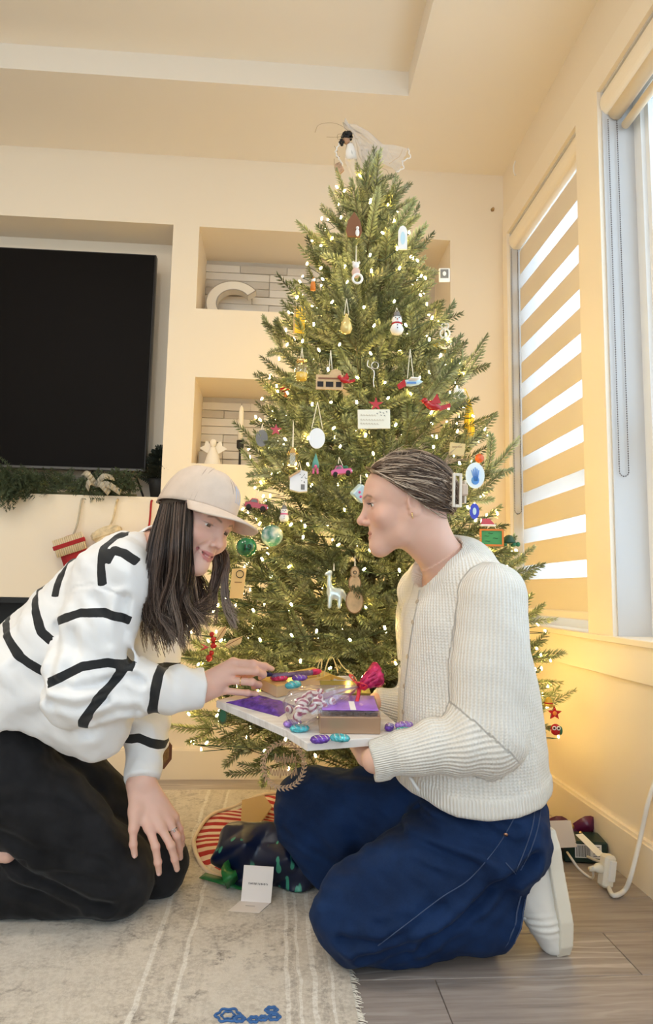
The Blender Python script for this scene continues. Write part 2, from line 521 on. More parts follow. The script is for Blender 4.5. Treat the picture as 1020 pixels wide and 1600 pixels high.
def add_teeth(par, o, R, s):
    pts = [P_(o)+R@(s*P_((a_*.0165, .0790-.0095*a_*a_, -.0585+.0050*a_*a_))) for a_ in np.linspace(-1, 1, 11)]
    return MB().tube(pts, .0040*s, 8).build('teeth', MT['teeth'], par, True)
def add_eyes(par, o, R, s, look=(0, -.1)):
    for sd in (-1, 1):
        c = P_(o)+R@(s*P_((sd*.0315, .0690, .0085))); f = P_((sd*.0+look[0], 1, look[1])); f = R@(f/np.linalg.norm(f))
        e = MB().ball(c, .0125*s, 16, 10).build('eye', MT['eye'], par, True)
        ir = MB().lathe([(0, .0127*s), (.0028*s, .0127*s), (.0058*s, .0116*s), (.0060*s, .0105*s)], c, 16, frame(np.cross(f, [0, .3, 1]), f)).build('iris', MT['iris'], e, True)

def hand_field(fingers, palm, wrist, rad=1.):
    """fingers: joint lists knuckle..tip; palm: pairs (wrist side, knuckle) of the metacarpals"""
    h = SDF()
    for i, (a, b, ra, rb) in enumerate(palm): h.add(rc(a, b, ra, rb), .014)
    fr = ((.0098, .0088, .0080, .0066), (.0096, .0086, .0078, .0062), (.0098, .0088, .0079, .0063), (.0092, .0083, .0075, .0060), (.0080, .0072, .0066, .0054))
    for k, f in enumerate(fingers):
        r = [q*rad for q in fr[k]][:len(f)]
        g = SDF()
        for i in range(len(f)-1): g.add(rc(f[i], f[i+1], r[i], r[i+1]), .003)
        for i in range(1, len(f)-1): g.add(sph(f[i], r[i]*1.05), .004)
        h.add(g, .0065)
    return h
def skin_tone(V, base, knuckles=()):
    c = np.tile(np.array(base, float), (len(V), 1))
    for q in knuckles:
        f = (.35*np.exp(-(np.linalg.norm(V-P_(q), axis=1)/.010)**2))[:, None]; c = c*(1-f)+np.array(base)*np.array([1.02, .74, .70])*f
    n = gnoise(V, 60.)[:, None]*.03
    return c*(1+n*np.array([1, .8, .8]))
def poly_dist(V, pts):
    """distance in the (x,z) plane from the vertices to a polyline"""
    q = V[:, [0, 2]]; best = np.full(len(V), 9.)
    pts = [np.array([p[0], p[2]]) for p in pts]
    for i, (a, b) in enumerate(zip(pts[:-1], pts[1:])):
        ab = b-a; L = math.sqrt(ab@ab); u = ((q-a)@ab)/(L*L); t = np.clip(u, 0, 1)
        d = np.linalg.norm(q-a-t[:, None]*ab, axis=1)
        if i == 0: d = np.maximum(d, -u*L*4)
        if i == len(pts)-2: d = np.maximum(d, (u-1)*L*4)
        best = np.minimum(best, d)
    return best
def cast(fn, px, py, t0=.9, off=.0):
    """first point of a sculpted surface along a sight line from where the photographer stood"""
    d = ray(px, py); d = d/np.linalg.norm(d); o = P_((0, 0, CAM_H)); t = t0
    for _ in range(60):
        e = fn((o+d*t)[None])[0]
        if e < .0004 or t > 3: break
        t += e*.8
    return o+d*(t-off)
def grooves(V, lines, ymax=9.):
    """creases in cloth: each line = (points, depth, width)"""
    out = np.zeros(len(V))
    for pts, dep, w in lines:
        q = V[:, [0, 2]]; best = np.full(len(V), 9.); pp = [np.array([p[0], p[2]]) for p in pts]
        for a, b in zip(pp[:-1], pp[1:]):
            ab = b-a; t = np.clip(((q-a)@ab)/(ab@ab), 0, 1); best = np.minimum(best, np.linalg.norm(q-a-t[:, None]*ab, axis=1))
        x = best/w; out += dep*(np.exp(-x*x)-.55*np.exp(-((x-2.)/1.0)**2))
    return np.where(V[:, 1] < ymax, out, 0)
def strands(MBo, paths, r0, r1, n=3):
    for p, rr in paths: MBo.tube(p, np.linspace(r0, r1, len(p))*rr, n, cap=False)

# ---------------------------------------------------------------- the room
WY, WX, CZ = 2.778, .956, 2.615        # back wall, right wall, ceiling
LX, RY = -2.6, -2.5                    # left wall and rear wall, out of view
def struct(name, mb, m, parent=None, smooth=False):
    o = mb.build(name, m, parent, smooth)
    if parent is None: o['kind'] = 'structure'
    return o

# floor slab with planks
m = bpy.data.materials.new('grey_oak_plank'); m.use_nodes = True; N = NT(m); p = bsdf(m)
oi = N.node('ShaderNodeObjectInfo'); tc = N.node('ShaderNodeTexCoord')
va = N.node('ShaderNodeVectorMath', operation='ADD'); N.link(tc.outputs['Object'], va.inputs[0])
cx_ = N.node('ShaderNodeCombineXYZ'); N.link(N.math('MULTIPLY', oi.outputs['Random'], 37.), cx_.inputs[0]); N.link(N.math('MULTIPLY', oi.outputs['Random'], 13.), cx_.inputs[1]); N.link(cx_.outputs[0], va.inputs[1])
g1 = N.noise(6, 6, .65, stretch=(.55, 9, 1), vec=va.outputs[0]); g2 = N.noise(26, 4, .6, stretch=(.35, 7, 1), vec=va.outputs[0])
wv = N.node('ShaderNodeTexWave', wave_type='BANDS', bands_direction='Y', i_Scale=5., i_Distortion=9., i_Detail=3., i_Detail_Scale=1.2)
mp = N.node('ShaderNodeMapping'); mp.inputs['Scale'].default_value = (.5, 2.2, 1); N.link(va.outputs[0], mp.inputs[0]); N.link(mp.outputs[0], wv.inputs[0])
base = N.ramp(g1, [(.25, (.20, .165, .15)), (.5, (.38, .33, .305)), (.75, (.52, .465, .44))])
base = N.mix(N.math('MULTIPLY', g2, .55), base, (.28, .235, .215))
hl = N.ramp(wv.outputs[0], [(.78, (0, 0, 0)), (.97, (1, 1, 1))])
hl = N.math('MULTIPLY', N.math('MULTIPLY', hl, .42), N.ramp(N.noise(3, 2, vec=va.outputs[0]), [(.46, (0, 0, 0)), (.62, (1, 1, 1))]))
base = N.mix(hl, base, (.76, .73, .71))
br = N.ramp(oi.outputs['Random'], [(0, (.86, .86, .86)), (1, (1.1, 1.1, 1.1))]); base = N.mix(1., base, br, 'MULTIPLY')
N.link(base, p.inputs['Base Color']); p.inputs['Roughness'].default_value = .42
N.link(N.bump(g2, .25, .001), p.inputs['Normal']); MT['plank'] = m
floor = struct('floor', MB().bx(LX, WX+.2, RY-.2, WY+.35, -.08, -.008), mat('floor_base', (.08, .065, .055), .9))
PW = .165
yb = 1.378
rows = [yb+PW*k for k in range(-4, 9)]
for k, y0 in enumerate(rows):
    y1 = min(y0+PW, WY); xs = -.9 if y0 > 2.4 else .02
    cut = {3: [.32, .36+1.2], 4: [-.4, .735, 1.3], 5: [.1, 1.3]}.get(k, None)
    ends = [xs]
    offs = (.05+.43*((k*7) % 5)/1.6) % 1.1
    cuts = cut if cut else [offs-.6, offs+.55]
    for q in cuts:
        if xs+.05 < q < WX-.03: ends.append(q)
    ends.append(WX)
    if y1-y0 < .02: continue
    for a, b in zip(ends[:-1], ends[1:]):
        w = b-a-.0016; d = y1-y0-.0016
        o = MB().box((0, 0, -.004), (w, d, .008), None, .0008).build('plank', MT['plank'], floor, loc=((a+b)/2, (y0+y1)/2, 0))

# back wall: slab pieces around the three niches and the fireplace
NT_X1, NT_Z0, NT_Z1, NT_D = -.497, 1.110, 2.297, .18
UN = (-.386, .714, 1.925, 2.294, .30); LN = (-.377, .714, 1.256, 1.625, .30)
FX1, FZ1 = -.93, .693
w = MB()
def wb(x0, x1, z0, z1, y0=WY, y1=WY+.34): w.bx(x0, x1, y0, y1, z0, z1)
XR2 = WX+.2
wb(LX, XR2, 2.297, CZ+.15); wb(NT_X1, UN[0], .0, 2.297); wb(UN[1], XR2, 0, 2.297)
wb(UN[0], UN[1], UN[3], 2.297); wb(UN[0], UN[1], LN[3], UN[2]); wb(UN[0], UN[1], 0, LN[2]); wb(UN[0], LN[0], LN[2], LN[3])
wb(LX, NT_X1, FZ1, NT_Z0); wb(FX1, NT_X1, 0, FZ1)
wb(LX, NT_X1, NT_Z0, NT_Z1, WY+NT_D, WY+.34)
struct('wall_back', w, MT['wall'])
f = MB().bx(LX+.02, FX1-.014, WY+.24, WY+.33, .003, FZ1-.022); f.bx(FX1-.014, FX1-.002, WY-.004, WY+.33, .003, FZ1-.002); f.bx(LX+.02, FX1-.014, WY-.004, WY+.33, FZ1-.022, FZ1-.002)
o = f.build('fireplace_insert', MT['black']); tag(o, 'black fireplace opening low in the cream wall behind the striped sweater', 'fireplace')
# stacked stone tiles lining the two niches
m = bpy.data.materials.new('ledger_stone'); m.use_nodes = True; N = NT(m); p = bsdf(m)
oi = N.node('ShaderNodeObjectInfo')
c1 = N.ramp(oi.outputs['Random'], [(0, (.46, .41, .35)), (.35, (.66, .61, .54)), (1, (.84, .80, .74))])
c1 = N.mix(N.math('MULTIPLY', N.noise(30, 4, stretch=(1, 1, 4)), .35), c1, (.66, .61, .53))
N.link(c1, p.inputs['Base Color']); p.inputs['Roughness'].default_value = .5; N.link(N.bump(N.noise(90, 4, stretch=(.6, 1, 3)), .4, .002), p.inputs['Normal']); MT['stone'] = m
wall_back = bpy.data.objects['wall_back']
stone_me = [MB().box((0, 0, 0), (ln, .02, .036), None, .0015).mesh('stone', MT['stone']) for ln in (.10, .16, .22, .30)]
rs = random.Random(3)
for (x0, x1, z0, z1, d) in (UN, LN):
    MB().bx(x0, x1, WY+d, WY+d+.04, z0, z1).build('niche_back', MT['stone'], wall_back)
    nrow = int((z1-z0-.05)/.038); k = 0
    for r in range(nrow+1):
        zc = z0+.019+r*.038; x = x0
        if zc > z1-.045: break
        while x < min(x1, .30)-.09:
            i = rs.randrange(4); ln = (.10, .16, .22, .30)[i]
            if x+ln > x1: i = 0; ln = .10
            if x+ln > x1+.001: break
            link('stone', stone_me[i], wall_back, (x+ln/2, WY+d-.004-rs.random()*.007, zc)); x += ln+.0015
bb = MB().bx(FX1, WX, WY-.018, WY, 0, .108).bx(FX1, WX, WY-.013, WY, .108, .114)
struct('baseboard_back', bb, MT['trim'])
# right wall with three window openings, the rear one added unseen for more daylight
FAR = (2.02, 2.705, .627, 2.30); NEAR = (.50, 1.868, .627, 2.30); REAR = (-2.0, 0.0, .627, 2.30)
w = MB(); XO = WX+.17
def wr(y0, y1, z0, z1, x0=WX, x1=XO): w.bx(x0, x1, y0, y1, z0, z1)
wr(RY, WY+.34, 0, .627); wr(RY, WY+.34, 2.30, CZ+.15)
for a, b in ((RY, REAR[0]), (REAR[1], NEAR[0]), (NEAR[1], FAR[0]), (FAR[1], WY+.34)): wr(a, b, .627, 2.30)
struct('wall_right', w, MT['wall'])
# casing boards, sill and apron
t = MB(); CT = .012
t.bx(WX-CT, WX, -2.1, 2.755, 2.30, 2.395); struct('trim_1', t, MT['trim'])
struct('trim_2', MB().bx(WX-CT, WX, NEAR[1], FAR[0], .627, 2.30), MT['trim'])
struct('trim_3', MB().bx(WX-CT, WX, FAR[1], 2.76, .627, 2.30), MT['trim'])
struct('trim_4', MB().bx(WX-.022, WX+.1, -2.1, 2.76, .611, .629, .002), MT['trim'])
struct('trim_5', MB().bx(WX-.012, WX, -2.1, WY-.002, .517, .611, .001), MT['trim'])
struct('trim_6', MB().bx(WX-.006, WX, -2.1, WY-.002, .597, .6, .001), MT['trim'])
struct('baseboard_right', MB().bx(WX-.018, WX, RY, WY-.018, 0, .118).bx(WX-.012, WX, RY, WY-.018, .118, .126), MT['trim'])
# painted liners of the window reveals
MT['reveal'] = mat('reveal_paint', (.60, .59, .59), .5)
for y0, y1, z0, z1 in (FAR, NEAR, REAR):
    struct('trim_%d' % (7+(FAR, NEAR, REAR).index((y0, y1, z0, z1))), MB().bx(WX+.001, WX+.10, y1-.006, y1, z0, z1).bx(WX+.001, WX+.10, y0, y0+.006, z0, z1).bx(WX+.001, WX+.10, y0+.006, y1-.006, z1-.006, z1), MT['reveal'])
# windows
MT['pane'] = glassy('window_glass', (.97, .99, 1), .1)
def window(n, y0, y1, z0, z1, mid):
    x0, x1 = WX+.10, WX+.155; fwid = .045
    f = MB().bx(x0, x1, y0, y0+fwid, z0, z1).bx(x0, x1, y1-fwid, y1, z0, z1).bx(x0, x1, y0+fwid, y1-fwid, z0, z0+fwid).bx(x0, x1, y0+fwid, y1-fwid, z1-fwid, z1)
    root = f.build('window_%d' % n, MT['white']); root['kind'] = 'structure'
    s = MB().bx(x0+.008, x1-.008, y0+fwid, y1-fwid, mid-.03, mid+.03)
    iw = .02
    for a, b in ((z0+fwid, mid-.03), (mid+.03, z1-fwid)):
        s.bx(x0+.014, x1-.014, y0+fwid, y0+fwid+iw, a, b).bx(x0+.014, x1-.014, y1-fwid-iw, y1-fwid, a, b)
        s.bx(x0+.014, x1-.014, y0+fwid+iw, y1-fwid-iw, a, a+iw).bx(x0+.014, x1-.014, y0+fwid+iw, y1-fwid-iw, b-iw, b)
        MB().bx(x0+.026, x0+.030, y0+fwid+iw, y1-fwid-iw, a+iw, b-iw).build('pane', MT['pane'], root)
    s.build('sash', MT['white'], root)
window(1, *FAR, 1.185); window(2, *NEAR, 1.185); window(3, *REAR, 1.185)
# ceiling with a tray recess
TX, TY, TD = .440, 2.331, .10
c = MB().bx(LX, XO, TY, WY+.34, CZ, CZ+.2).bx(TX, XO, RY, TY, CZ, CZ+.2).bx(LX, TX, RY, TY, CZ+TD, CZ+.2)
struct('ceiling', c, MT['ceiling'])
# left wall; unseen rear wall with wide glazing added to bring in frontal daylight
struct('wall_left', MB().bx(LX-.1, LX, RY, WY+.34, 0, CZ+.2), MT['wall'])
w = MB().bx(LX, -2.5, RY-.1, RY, 0, CZ+.2).bx(.85, XO, RY-.1, RY, 0, CZ+.2).bx(-2.5, .85, RY-.1, RY, 2.45, CZ+.2)
struct('wall_rear', w, MT['wall'])
g = MB()
for x in (-2.5, -1.38, -.29, .79): g.bx(x, x+.06, RY-.08, RY-.02, 0, 2.45)
g.bx(-2.5, .85, RY-.08, RY-.02, 2.39, 2.45).bx(-2.5, .85, RY-.08, RY-.02, 0, .08)
d = struct('added_door_1', g, MT['white'])
for a, b in ((-2.44, -1.38), (-1.32, -.29), (-.23, .79)): MB().bx(a, b, RY-.052, RY-.048, .08, 2.39).build('pane', MT['pane'], d)

# ---------------------------------------------------------------- the Christmas tree
TCX, TCY = .295, 2.10
_TZ = [.18, .30, .50, .70, 1.0, 1.29, 1.57, 1.85, 2.09, 2.22]
_TR = [.52, .60, .63, .56, .47, .40, .31, .215, .085, .02]
def tree_r(z, a=0.):
    r = float(np.interp(z, _TZ, _TR))
    if z < 1.15:                                    # the lower front boughs are pushed back by the two people
        front = max(0., math.cos(a+PI/2))
        r *= 1-(.30+.14*(z < .55))*front*min(1, (1.15-z)/.3)
    return r
m = bpy.data.materials.new('fir_needle'); m.use_nodes = True; N = NT(m); p = bsdf(m)
oi = N.node('ShaderNodeObjectInfo')
c = N.ramp(N.noise(14, 3), [(.3, (.14, .18, .08)), (.55, (.33, .365, .21)), (.75, (.54, .57, .42))])
c = N.mix(1., c, N.ramp(oi.outputs['Random'], [(0, (.75, .8, .72)), (.6, (1.05, 1.05, 1.)), (1, (1.2, 1.22, 1.25))]), 'MULTIPLY')
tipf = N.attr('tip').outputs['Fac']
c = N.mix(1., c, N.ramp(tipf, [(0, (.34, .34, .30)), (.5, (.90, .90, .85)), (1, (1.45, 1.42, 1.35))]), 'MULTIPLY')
gr = N.attr('growth').outputs['Fac']; cg = N.node('ShaderNodeCombineColor')
for k_ in range(3): N.link(gr, cg.inputs[k_])
c = N.mix(1., c, cg.outputs[0], 'MULTIPLY')
N.link(c, p.inputs['Base Color']); p.inputs['Roughness'].default_value = .45
tl = N.node('ShaderNodeBsdfTranslucent'); N.link(c, tl.inputs[0]); mx = N.node('ShaderNodeMixShader'); mx.inputs[0].default_value = .06
N.link(p.outputs[0], mx.inputs[1]); N.link(tl.outputs[0], mx.inputs[2]); N.link(mx.outputs[0], N.n['Material Output'].inputs[0])
MT['needle'] = m
MT['bark'] = mat('branch_bark', (.13, .12, .06), .9)

SPR = []
def sprig(V, F, MI, base, d, ln, nrm, r, nd=1.):
    """one twig tip: a thin stem with flat needles combed to both sides and the top"""
    SPR.append((len(V), r.choice((.55, .7, .85, 1., 1.15, 1.35))))
    d = d/np.linalg.norm(d); sd = np.cross(d, nrm); sd /= np.linalg.norm(sd); up = np.cross(sd, d)
    bend = r.uniform(-.25, .25); n0 = len(V)
    def pos(t): return base+d*(ln*t)+sd*(bend*ln*t*t)+up*(.10*ln*t*t)
    for t in (0, .5, 1):
        q = pos(t); w = .0016*(1-.6*t)
        for k in range(3):
            a = 2*PI*k/3; V.append(q+sd*math.cos(a)*w+up*math.sin(a)*w)
    for i in range(2):
        for k in range(3):
            F.append((n0+i*3+k, n0+i*3+(k+1) % 3, n0+i*3+3+(k+1) % 3, n0+i*3+3+k)); MI.append(1)
    k = max(14, int(ln/.00115*nd))
    for i in range(k):
        t = .04+.96*(i+.5)/k
        q = pos(t); s = (-1, 1)[i % 2]; roll = (r.uniform(-.4, .2), r.uniform(.3, .9), r.uniform(-1.2, -.6), r.uniform(.9, 1.5), r.uniform(-.2, .3))[(i//2) % 5]
        out = sd*s*math.cos(roll)+up*math.sin(roll)
        nl = .0235*(1-.35*max(0, t-.75)/.25)*r.uniform(.85, 1.12)
        fwd = .95+.9*max(0, t-.8)/.2
        dr = out+d*fwd; dr /= np.linalg.norm(dr)
        w = np.cross(dr, up*math.cos(roll)-out*math.sin(roll)+d*.1); w /= np.linalg.norm(w)+1e-9
        w = w*.0023; b = len(V)
        V += [q, q+dr*nl*.45+w, q+dr*nl, q+dr*nl*.45-w]
        F.append((b, b+1, b+2, b+3)); MI.append(0)
def branch_mesh(L, seed):
    r = random.Random(seed); V, F, MI = [], [], []; SPR.clear()
    # main stem
    droop = r.uniform(-.05, .08)
    def sp(t): return np.array([L*t, .02*math.sin(t*4+seed)*L, L*(droop*t*t)])
    n0 = 0; K = 6
    for i in range(K+1):
        q = sp(i/K); w = .0045*(1-.75*i/K)
        for k in range(4):
            a = PI*k/2; V.append(q+np.array([0, math.cos(a)*w, math.sin(a)*w]))
    for i in range(K):
        for k in range(4): F.append((i*4+k, i*4+(k+1) % 4, i*4+4+(k+1) % 4, i*4+4+k)); MI.append(1)
    up = np.array([0, 0, 1.])
    def tw(dist, side, ln, spread=1.):
        a = math.radians(r.uniform(36, 54))*spread; el = r.uniform(-.25, .45)
        d = np.array([math.cos(a), side*math.sin(a), el])
        sprig(V, F, MI, sp(max(.02, 1-dist/L)), d, ln, up+np.array([-.5*r.random(), r.uniform(-.4, .4), 0]), r)
    dist = .015; k = 0
    while dist < min(L*.9, .46):
        fade = 1. if dist < .24 else .8
        for side in (1, -1):
            if dist > .26 and r.random() < .6: continue
            tw(dist+r.uniform(-.012, .012), side, (.105+.27*min(dist, .22))*r.uniform(.85, 1.15)*fade)
        if k % 2 == 1 and r.random() < .7:
            sprig(V, F, MI, sp(max(.02, 1-dist/L)), np.array([.75, r.uniform(-.3, .3), .8]), .085, np.array([-.8, r.uniform(-.3, .3), .6]), r)
        dist += r.uniform(.088, .115)*(1 if dist < .2 else 1.35); k += 1
    sprig(V, F, MI, sp(.97), np.array([1, r.uniform(-.1, .1), .12]), .135*r.uniform(.85, 1.15), up+np.array([-.3, 0, 0]), r)
    me = bpy.data.meshes.new('branch'); me.from_pydata([tuple(v) for v in V], [], F)
    me.materials.append(MT['needle']); me.materials.append(MT['bark'])
    me.polygons.foreach_set('material_index', MI)
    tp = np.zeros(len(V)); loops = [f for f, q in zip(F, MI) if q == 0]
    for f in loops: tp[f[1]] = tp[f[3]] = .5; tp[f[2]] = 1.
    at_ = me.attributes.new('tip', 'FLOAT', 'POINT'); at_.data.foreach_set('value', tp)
    gv = np.ones(len(V))
    for (i0, g_), (i1, _) in zip(SPR, SPR[1:]+[(len(V), 0)]): gv[i0:i1] = g_
    at_ = me.attributes.new('growth', 'FLOAT', 'POINT'); at_.data.foreach_set('value', gv)
    return me
tree = empty('christmas_tree', (TCX, TCY, 0), label='tall artificial fir tree with warm lights, standing in the corner', cat='christmas tree')
tk = MB().tube([(0, 0, .05), (-.02, 0, 1.0), (-.05, 0, 2.0)], [.028, .018, .004], 8)
tk.build('trunk', MT['bark'], tree, True)
st = MB()
for k in range(4):
    a = PI/4+k*PI/2; st.tube([(0, 0, .10), (.22*math.cos(a), .22*math.sin(a), .012)], .012, 6)
st.tube([(0, 0, .02), (0, 0, .3)], .034, 10); st.build('stand', MT['black'], tree)
LENS = [.12, .20, .29, .38, .48, .58]
BM = [[branch_mesh(L, 10*i+j) for j in range(3)] for i, L in enumerate(LENS)]
BRS = []
rb = random.Random(11)
ga = 2.39996; k = 0
zz = np.linspace(.21, 2.05, 400); wz = np.cumsum([tree_r(q)+.13 for q in zz]); wz = (wz-wz[0])/(wz[-1]-wz[0])
NB = 360
for n in range(NB):
    z = float(np.interp((n+.5)/NB, wz, zz))
    a = n*ga+rb.uniform(-.25, .25)
    if math.sin(a) > .45 and n % 2: continue          # thinner where it faces the corner
    R = tree_r(z, a)*(rb.uniform(.84, 1.06) if z < 1.0 else rb.uniform(.74, .98))
    if TCX+R*math.cos(a) > WX-.035: R = (WX-.035-TCX)/math.cos(a)
    if TCY+R*math.sin(a) > WY-.05: R = (WY-.05-TCY)/math.sin(a)
    e = .10 if z < .5 else .10+.5*(z-.5)/1.6
    e += rb.uniform(-.38, .40)
    Ls = max(R/math.cos(e), .13)
    i = min(range(6), key=lambda q: abs(LENS[q]+.105-Ls))
    sc = max(.7, min(1.25, Ls/(LENS[i]+.105)))
    me = BM[i][rb.randrange(3)]
    zb = z-math.sin(e)*R*.5
    M3 = Matrix.Rotation(a, 3, 'Z')@Matrix.Rotation(-e, 3, 'Y')@Matrix.Rotation(rb.uniform(-.7, .7), 3, 'X')
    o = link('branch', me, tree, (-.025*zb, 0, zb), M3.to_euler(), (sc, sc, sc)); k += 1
for (px, py, an) in ((575, 300, -.15), (600, 262, .1), (565, 262, -.3), (625, 290, .5)):   # leader shoots
    b = np.array([-.04, -.03, 1.86]); q = at(px, py+2, TCY-.02)-np.array([TCX, TCY, 0])-b
    ln = float(np.linalg.norm(q)); d = Vector(q).to_track_quat('X', 'Z').to_euler()
    s_ = ln/.22; link('branch', BM[0][k % 3], tree, tuple(b), d, (s_, s_, s_)); k += 1
print('branches', k)
# string lights: one wire spiralling up, a bulb every hand's breadth
sl = empty('string_lights', (TCX, TCY, 0), label='string of warm white fairy lights wound through the fir tree', cat='string lights')
MT['bulb'] = mat('warm_bulb', (1, .8, .4), .3, emit=(1, .66, .20), estr=150.)
MT['wire'] = mat('green_wire', (.03, .06, .03), .6)
bulb_me = MB().lathe([(0, -.004), (.0023, -.003), (.0029, .002), (.0022, .006), (0, .007)], n=7).mesh('bulb', MT['bulb'], True)
pts = []; z = .24; a = 0.
while z < 2.08:
    R = tree_r(z, a)*(rb.uniform(.74, .97) if z < 1.0 else rb.uniform(.66, .88))+.01
    x, y = R*math.cos(a), R*math.sin(a)
    if TCX+x > WX-.04: x = WX-.04-TCX
    if TCY+y > WY-.04: y = WY-.04-TCY
    pts.append((x-.025*z, y, z+rb.uniform(-.03, .03)))
    st_ = .088/max(tree_r(z, a)*.85, .05); a += min(st_, 1.2); z += .0128*min(st_, 1.2)
pts = np.array(pts)
far = []
front = sorted(range(len(pts)), key=lambda i: pts[i][1])[:300]; fs = set(front)
for i, q in enumerate(pts):
    rot = (rb.uniform(-.9, .9), rb.uniform(-.9, .9), 0)
    if i in fs: link('bulb', bulb_me, sl, tuple(q), rot)
    else: far.append(q)
fb = MB()
for q in far: fb.lathe([(0, -.004), (.0023, -.003), (.0029, .002), (.0022, .006), (0, .007)], tuple(q), n=6)
o = fb.build('bulbs_behind', MT['bulb'], sl, True); o['kind'] = 'stuff'
wpts = []
for i in range(len(pts)-1):
    md = (pts[i]+pts[i+1])/2*np.array([.84, .84, 1])+np.array([0, 0, -.010]); wpts += [pts[i]+np.array([0, 0, -.005]), md]
MB().tube(np.array(wpts), .0013, 3).build('wire', MT['wire'], sl)
print('bulbs', len(pts))

# ---------------------------------------------------------------- television wall
TVY = WY+.055
tvx1 = at(236, 560, TVY)[0]; tz1 = at(237, 397.7, TVY)[2]; tz0 = at(224, 737, TVY)[2]; tvx0 = tvx1-1.45
m = mat('tv_screen', (.005, .004, .004), .5, spec=.08); MT['screen'] = m
tv = empty('television', ((tvx0+tvx1)/2, TVY, NT_Z0), label='large flat black television standing in the wall recess above the garland', cat='television')
def lp(o): return -P_(o.location)
MB().bx(tvx0, tvx1, TVY, TVY+.035, tz0, tz1, .003).build('housing', mat('tv_housing', (.02, .018, .018), .4), tv, loc=lp(tv))
MB().bx(tvx0+.006, tvx1-.006, TVY-.0015, TVY+.001, tz0+.012, tz1-.006).build('screen', MT['screen'], tv, loc=lp(tv))
MB().bx(tvx0+.002, tvx1-.002, TVY-.003, TVY+.002, tz0+.001, tz0+.010).build('lower_bezel', mat('bezel_grey', (.10, .095, .09), .35), tv, loc=lp(tv))
for fx in (at(190, 740, TVY)[0], tvx0+.30):
    f = MB()
    for dx, dy in ((-.085, -.03), (-.035, -.045), (.045, -.045), (.085, .05)):
        f.tube([(fx, TVY+.018, tz0+.004), (fx+dx*.6, TVY+.018+dy*.6, tz0-.018), (fx+dx, TVY+.018+dy, NT_Z0+.004)], .0045, 6)
    f.build('stand_foot', MT['black'], tv, True, loc=lp(tv))
MT['cable'] = mat('black_cable', (.015, .015, .015), .5)
MB().tube(spline([(tvx1-.22, TVY+.03, tz0+.01), (tvx1-.24, TVY+.0, tz0-.05), (tvx1-.28, TVY-.0, NT_Z0+.02), (tvx1-.42, TVY+.02, NT_Z0+.012)], 16), .004, 6).build('cable', MT['cable'], tv, True, loc=lp(tv))
# cedar garland along the ledge and over its edge, ribbons tucked in
MT['cedar'] = mat('cedar_green', (.052, .070, .032), .7, vary=.45, vscale=30)
rg_ = random.Random(21)
def cedar(V, F, b, d, ln, r):
    d = d/np.linalg.norm(d); u = np.cross(d, [.2, .9, .3]); u /= np.linalg.norm(u); w = np.cross(d, u)
    for i in range(9):
        t = (i+.5)/9
        for s in (-1, 1):
            o = d*.9+u*s*.9+w*r.uniform(-.5, .5); o /= np.linalg.norm(o); l2 = ln*.42*(1-.6*t); n0 = len(V); q = b+d*ln*t; k = np.cross(o, w)*.0024
            V += [q, q+o*l2*.5+k, q+o*l2, q+o*l2*.5-k]; F.append((n0, n0+1, n0+2, n0+3))
            for s2 in (-1, 1):
                o2 = o+np.cross(o, w)*s2*.8; o2 /= np.linalg.norm(o2); q2 = q+o*l2*.45; n0 = len(V); k2 = np.cross(o2, w)*.0020
                V += [q2, q2+o2*l2*.3+k2, q2+o2*l2*.55, q2+o2*l2*.3-k2]; F.append((n0, n0+1, n0+2, n0+3))
gar = empty('garland', (-.9, WY+.03, NT_Z0), label='dark green cedar garland lying along the ledge under the television', cat='garland')
V, F = [], []
for k in range(150):
    x = rg_.uniform(-1.55, -.62); b = P_((x, WY+rg_.uniform(-.005, .045), NT_Z0+rg_.uniform(.008, .05)))
    cedar(V, F, b, P_((rg_.uniform(-1, 1), -rg_.uniform(-.2, .8), rg_.uniform(-.2, .6))), rg_.uniform(.07, .13), rg_)
for k in range(46):
    b = at(rg_.uniform(-30, 45), 752, WY-.01)+P_((0, -rg_.uniform(.0, .03), rg_.uniform(0, .04))); cedar(V, F, b, P_((rg_.uniform(-.5, .9), -.35, rg_.uniform(-1.2, -.1))), rg_.uniform(.07, .13), rg_)
mb = MB(); mb.add(V, F); o = mb.build('foliage', MT['cedar'], gar, loc=lp(gar), fix=False); o['kind'] = 'stuff'
MB().tube([(-1.55, WY+.03, NT_Z0+.01), (-.6, WY+.03, NT_Z0+.008)], .006, 6).build('stem', MT['bark'], gar, loc=lp(gar))
MT['burlap'] = mat('grey_ribbon', (.46, .42, .34), .9, vary=.1, vscale=60)
rb_ = MB(); bc = at(150, 758, WY-.01)
for k, (dx, dz, tw_) in enumerate(((-.05, .045, 0), (.075, .028, 1), (.06, -.035, 2), (.105, -.030, 0), (-.03, -.02, 1))):
    e = bc+P_((dx, -.02, dz)); m1 = lerp(bc, e, .5)+P_((0, -.03, .015))
    g = spline([bc, m1, e], 9); wv = P_((-dz, 0, dx)); wv = wv/np.linalg.norm(wv)*.012
    for i in range(8): rb_.add([g[i]-wv, g[i]+wv, g[i+1]+wv, g[i+1]-wv], [(0, 1, 2, 3)])
o = rb_.build('ribbon_bow', MT['burlap'], None, True); tag(o, 'frayed grey ribbon bow lying on the garland under the television', 'bow')
md = o.modifiers.new('t', 'SOLIDIFY'); md.thickness = .0015
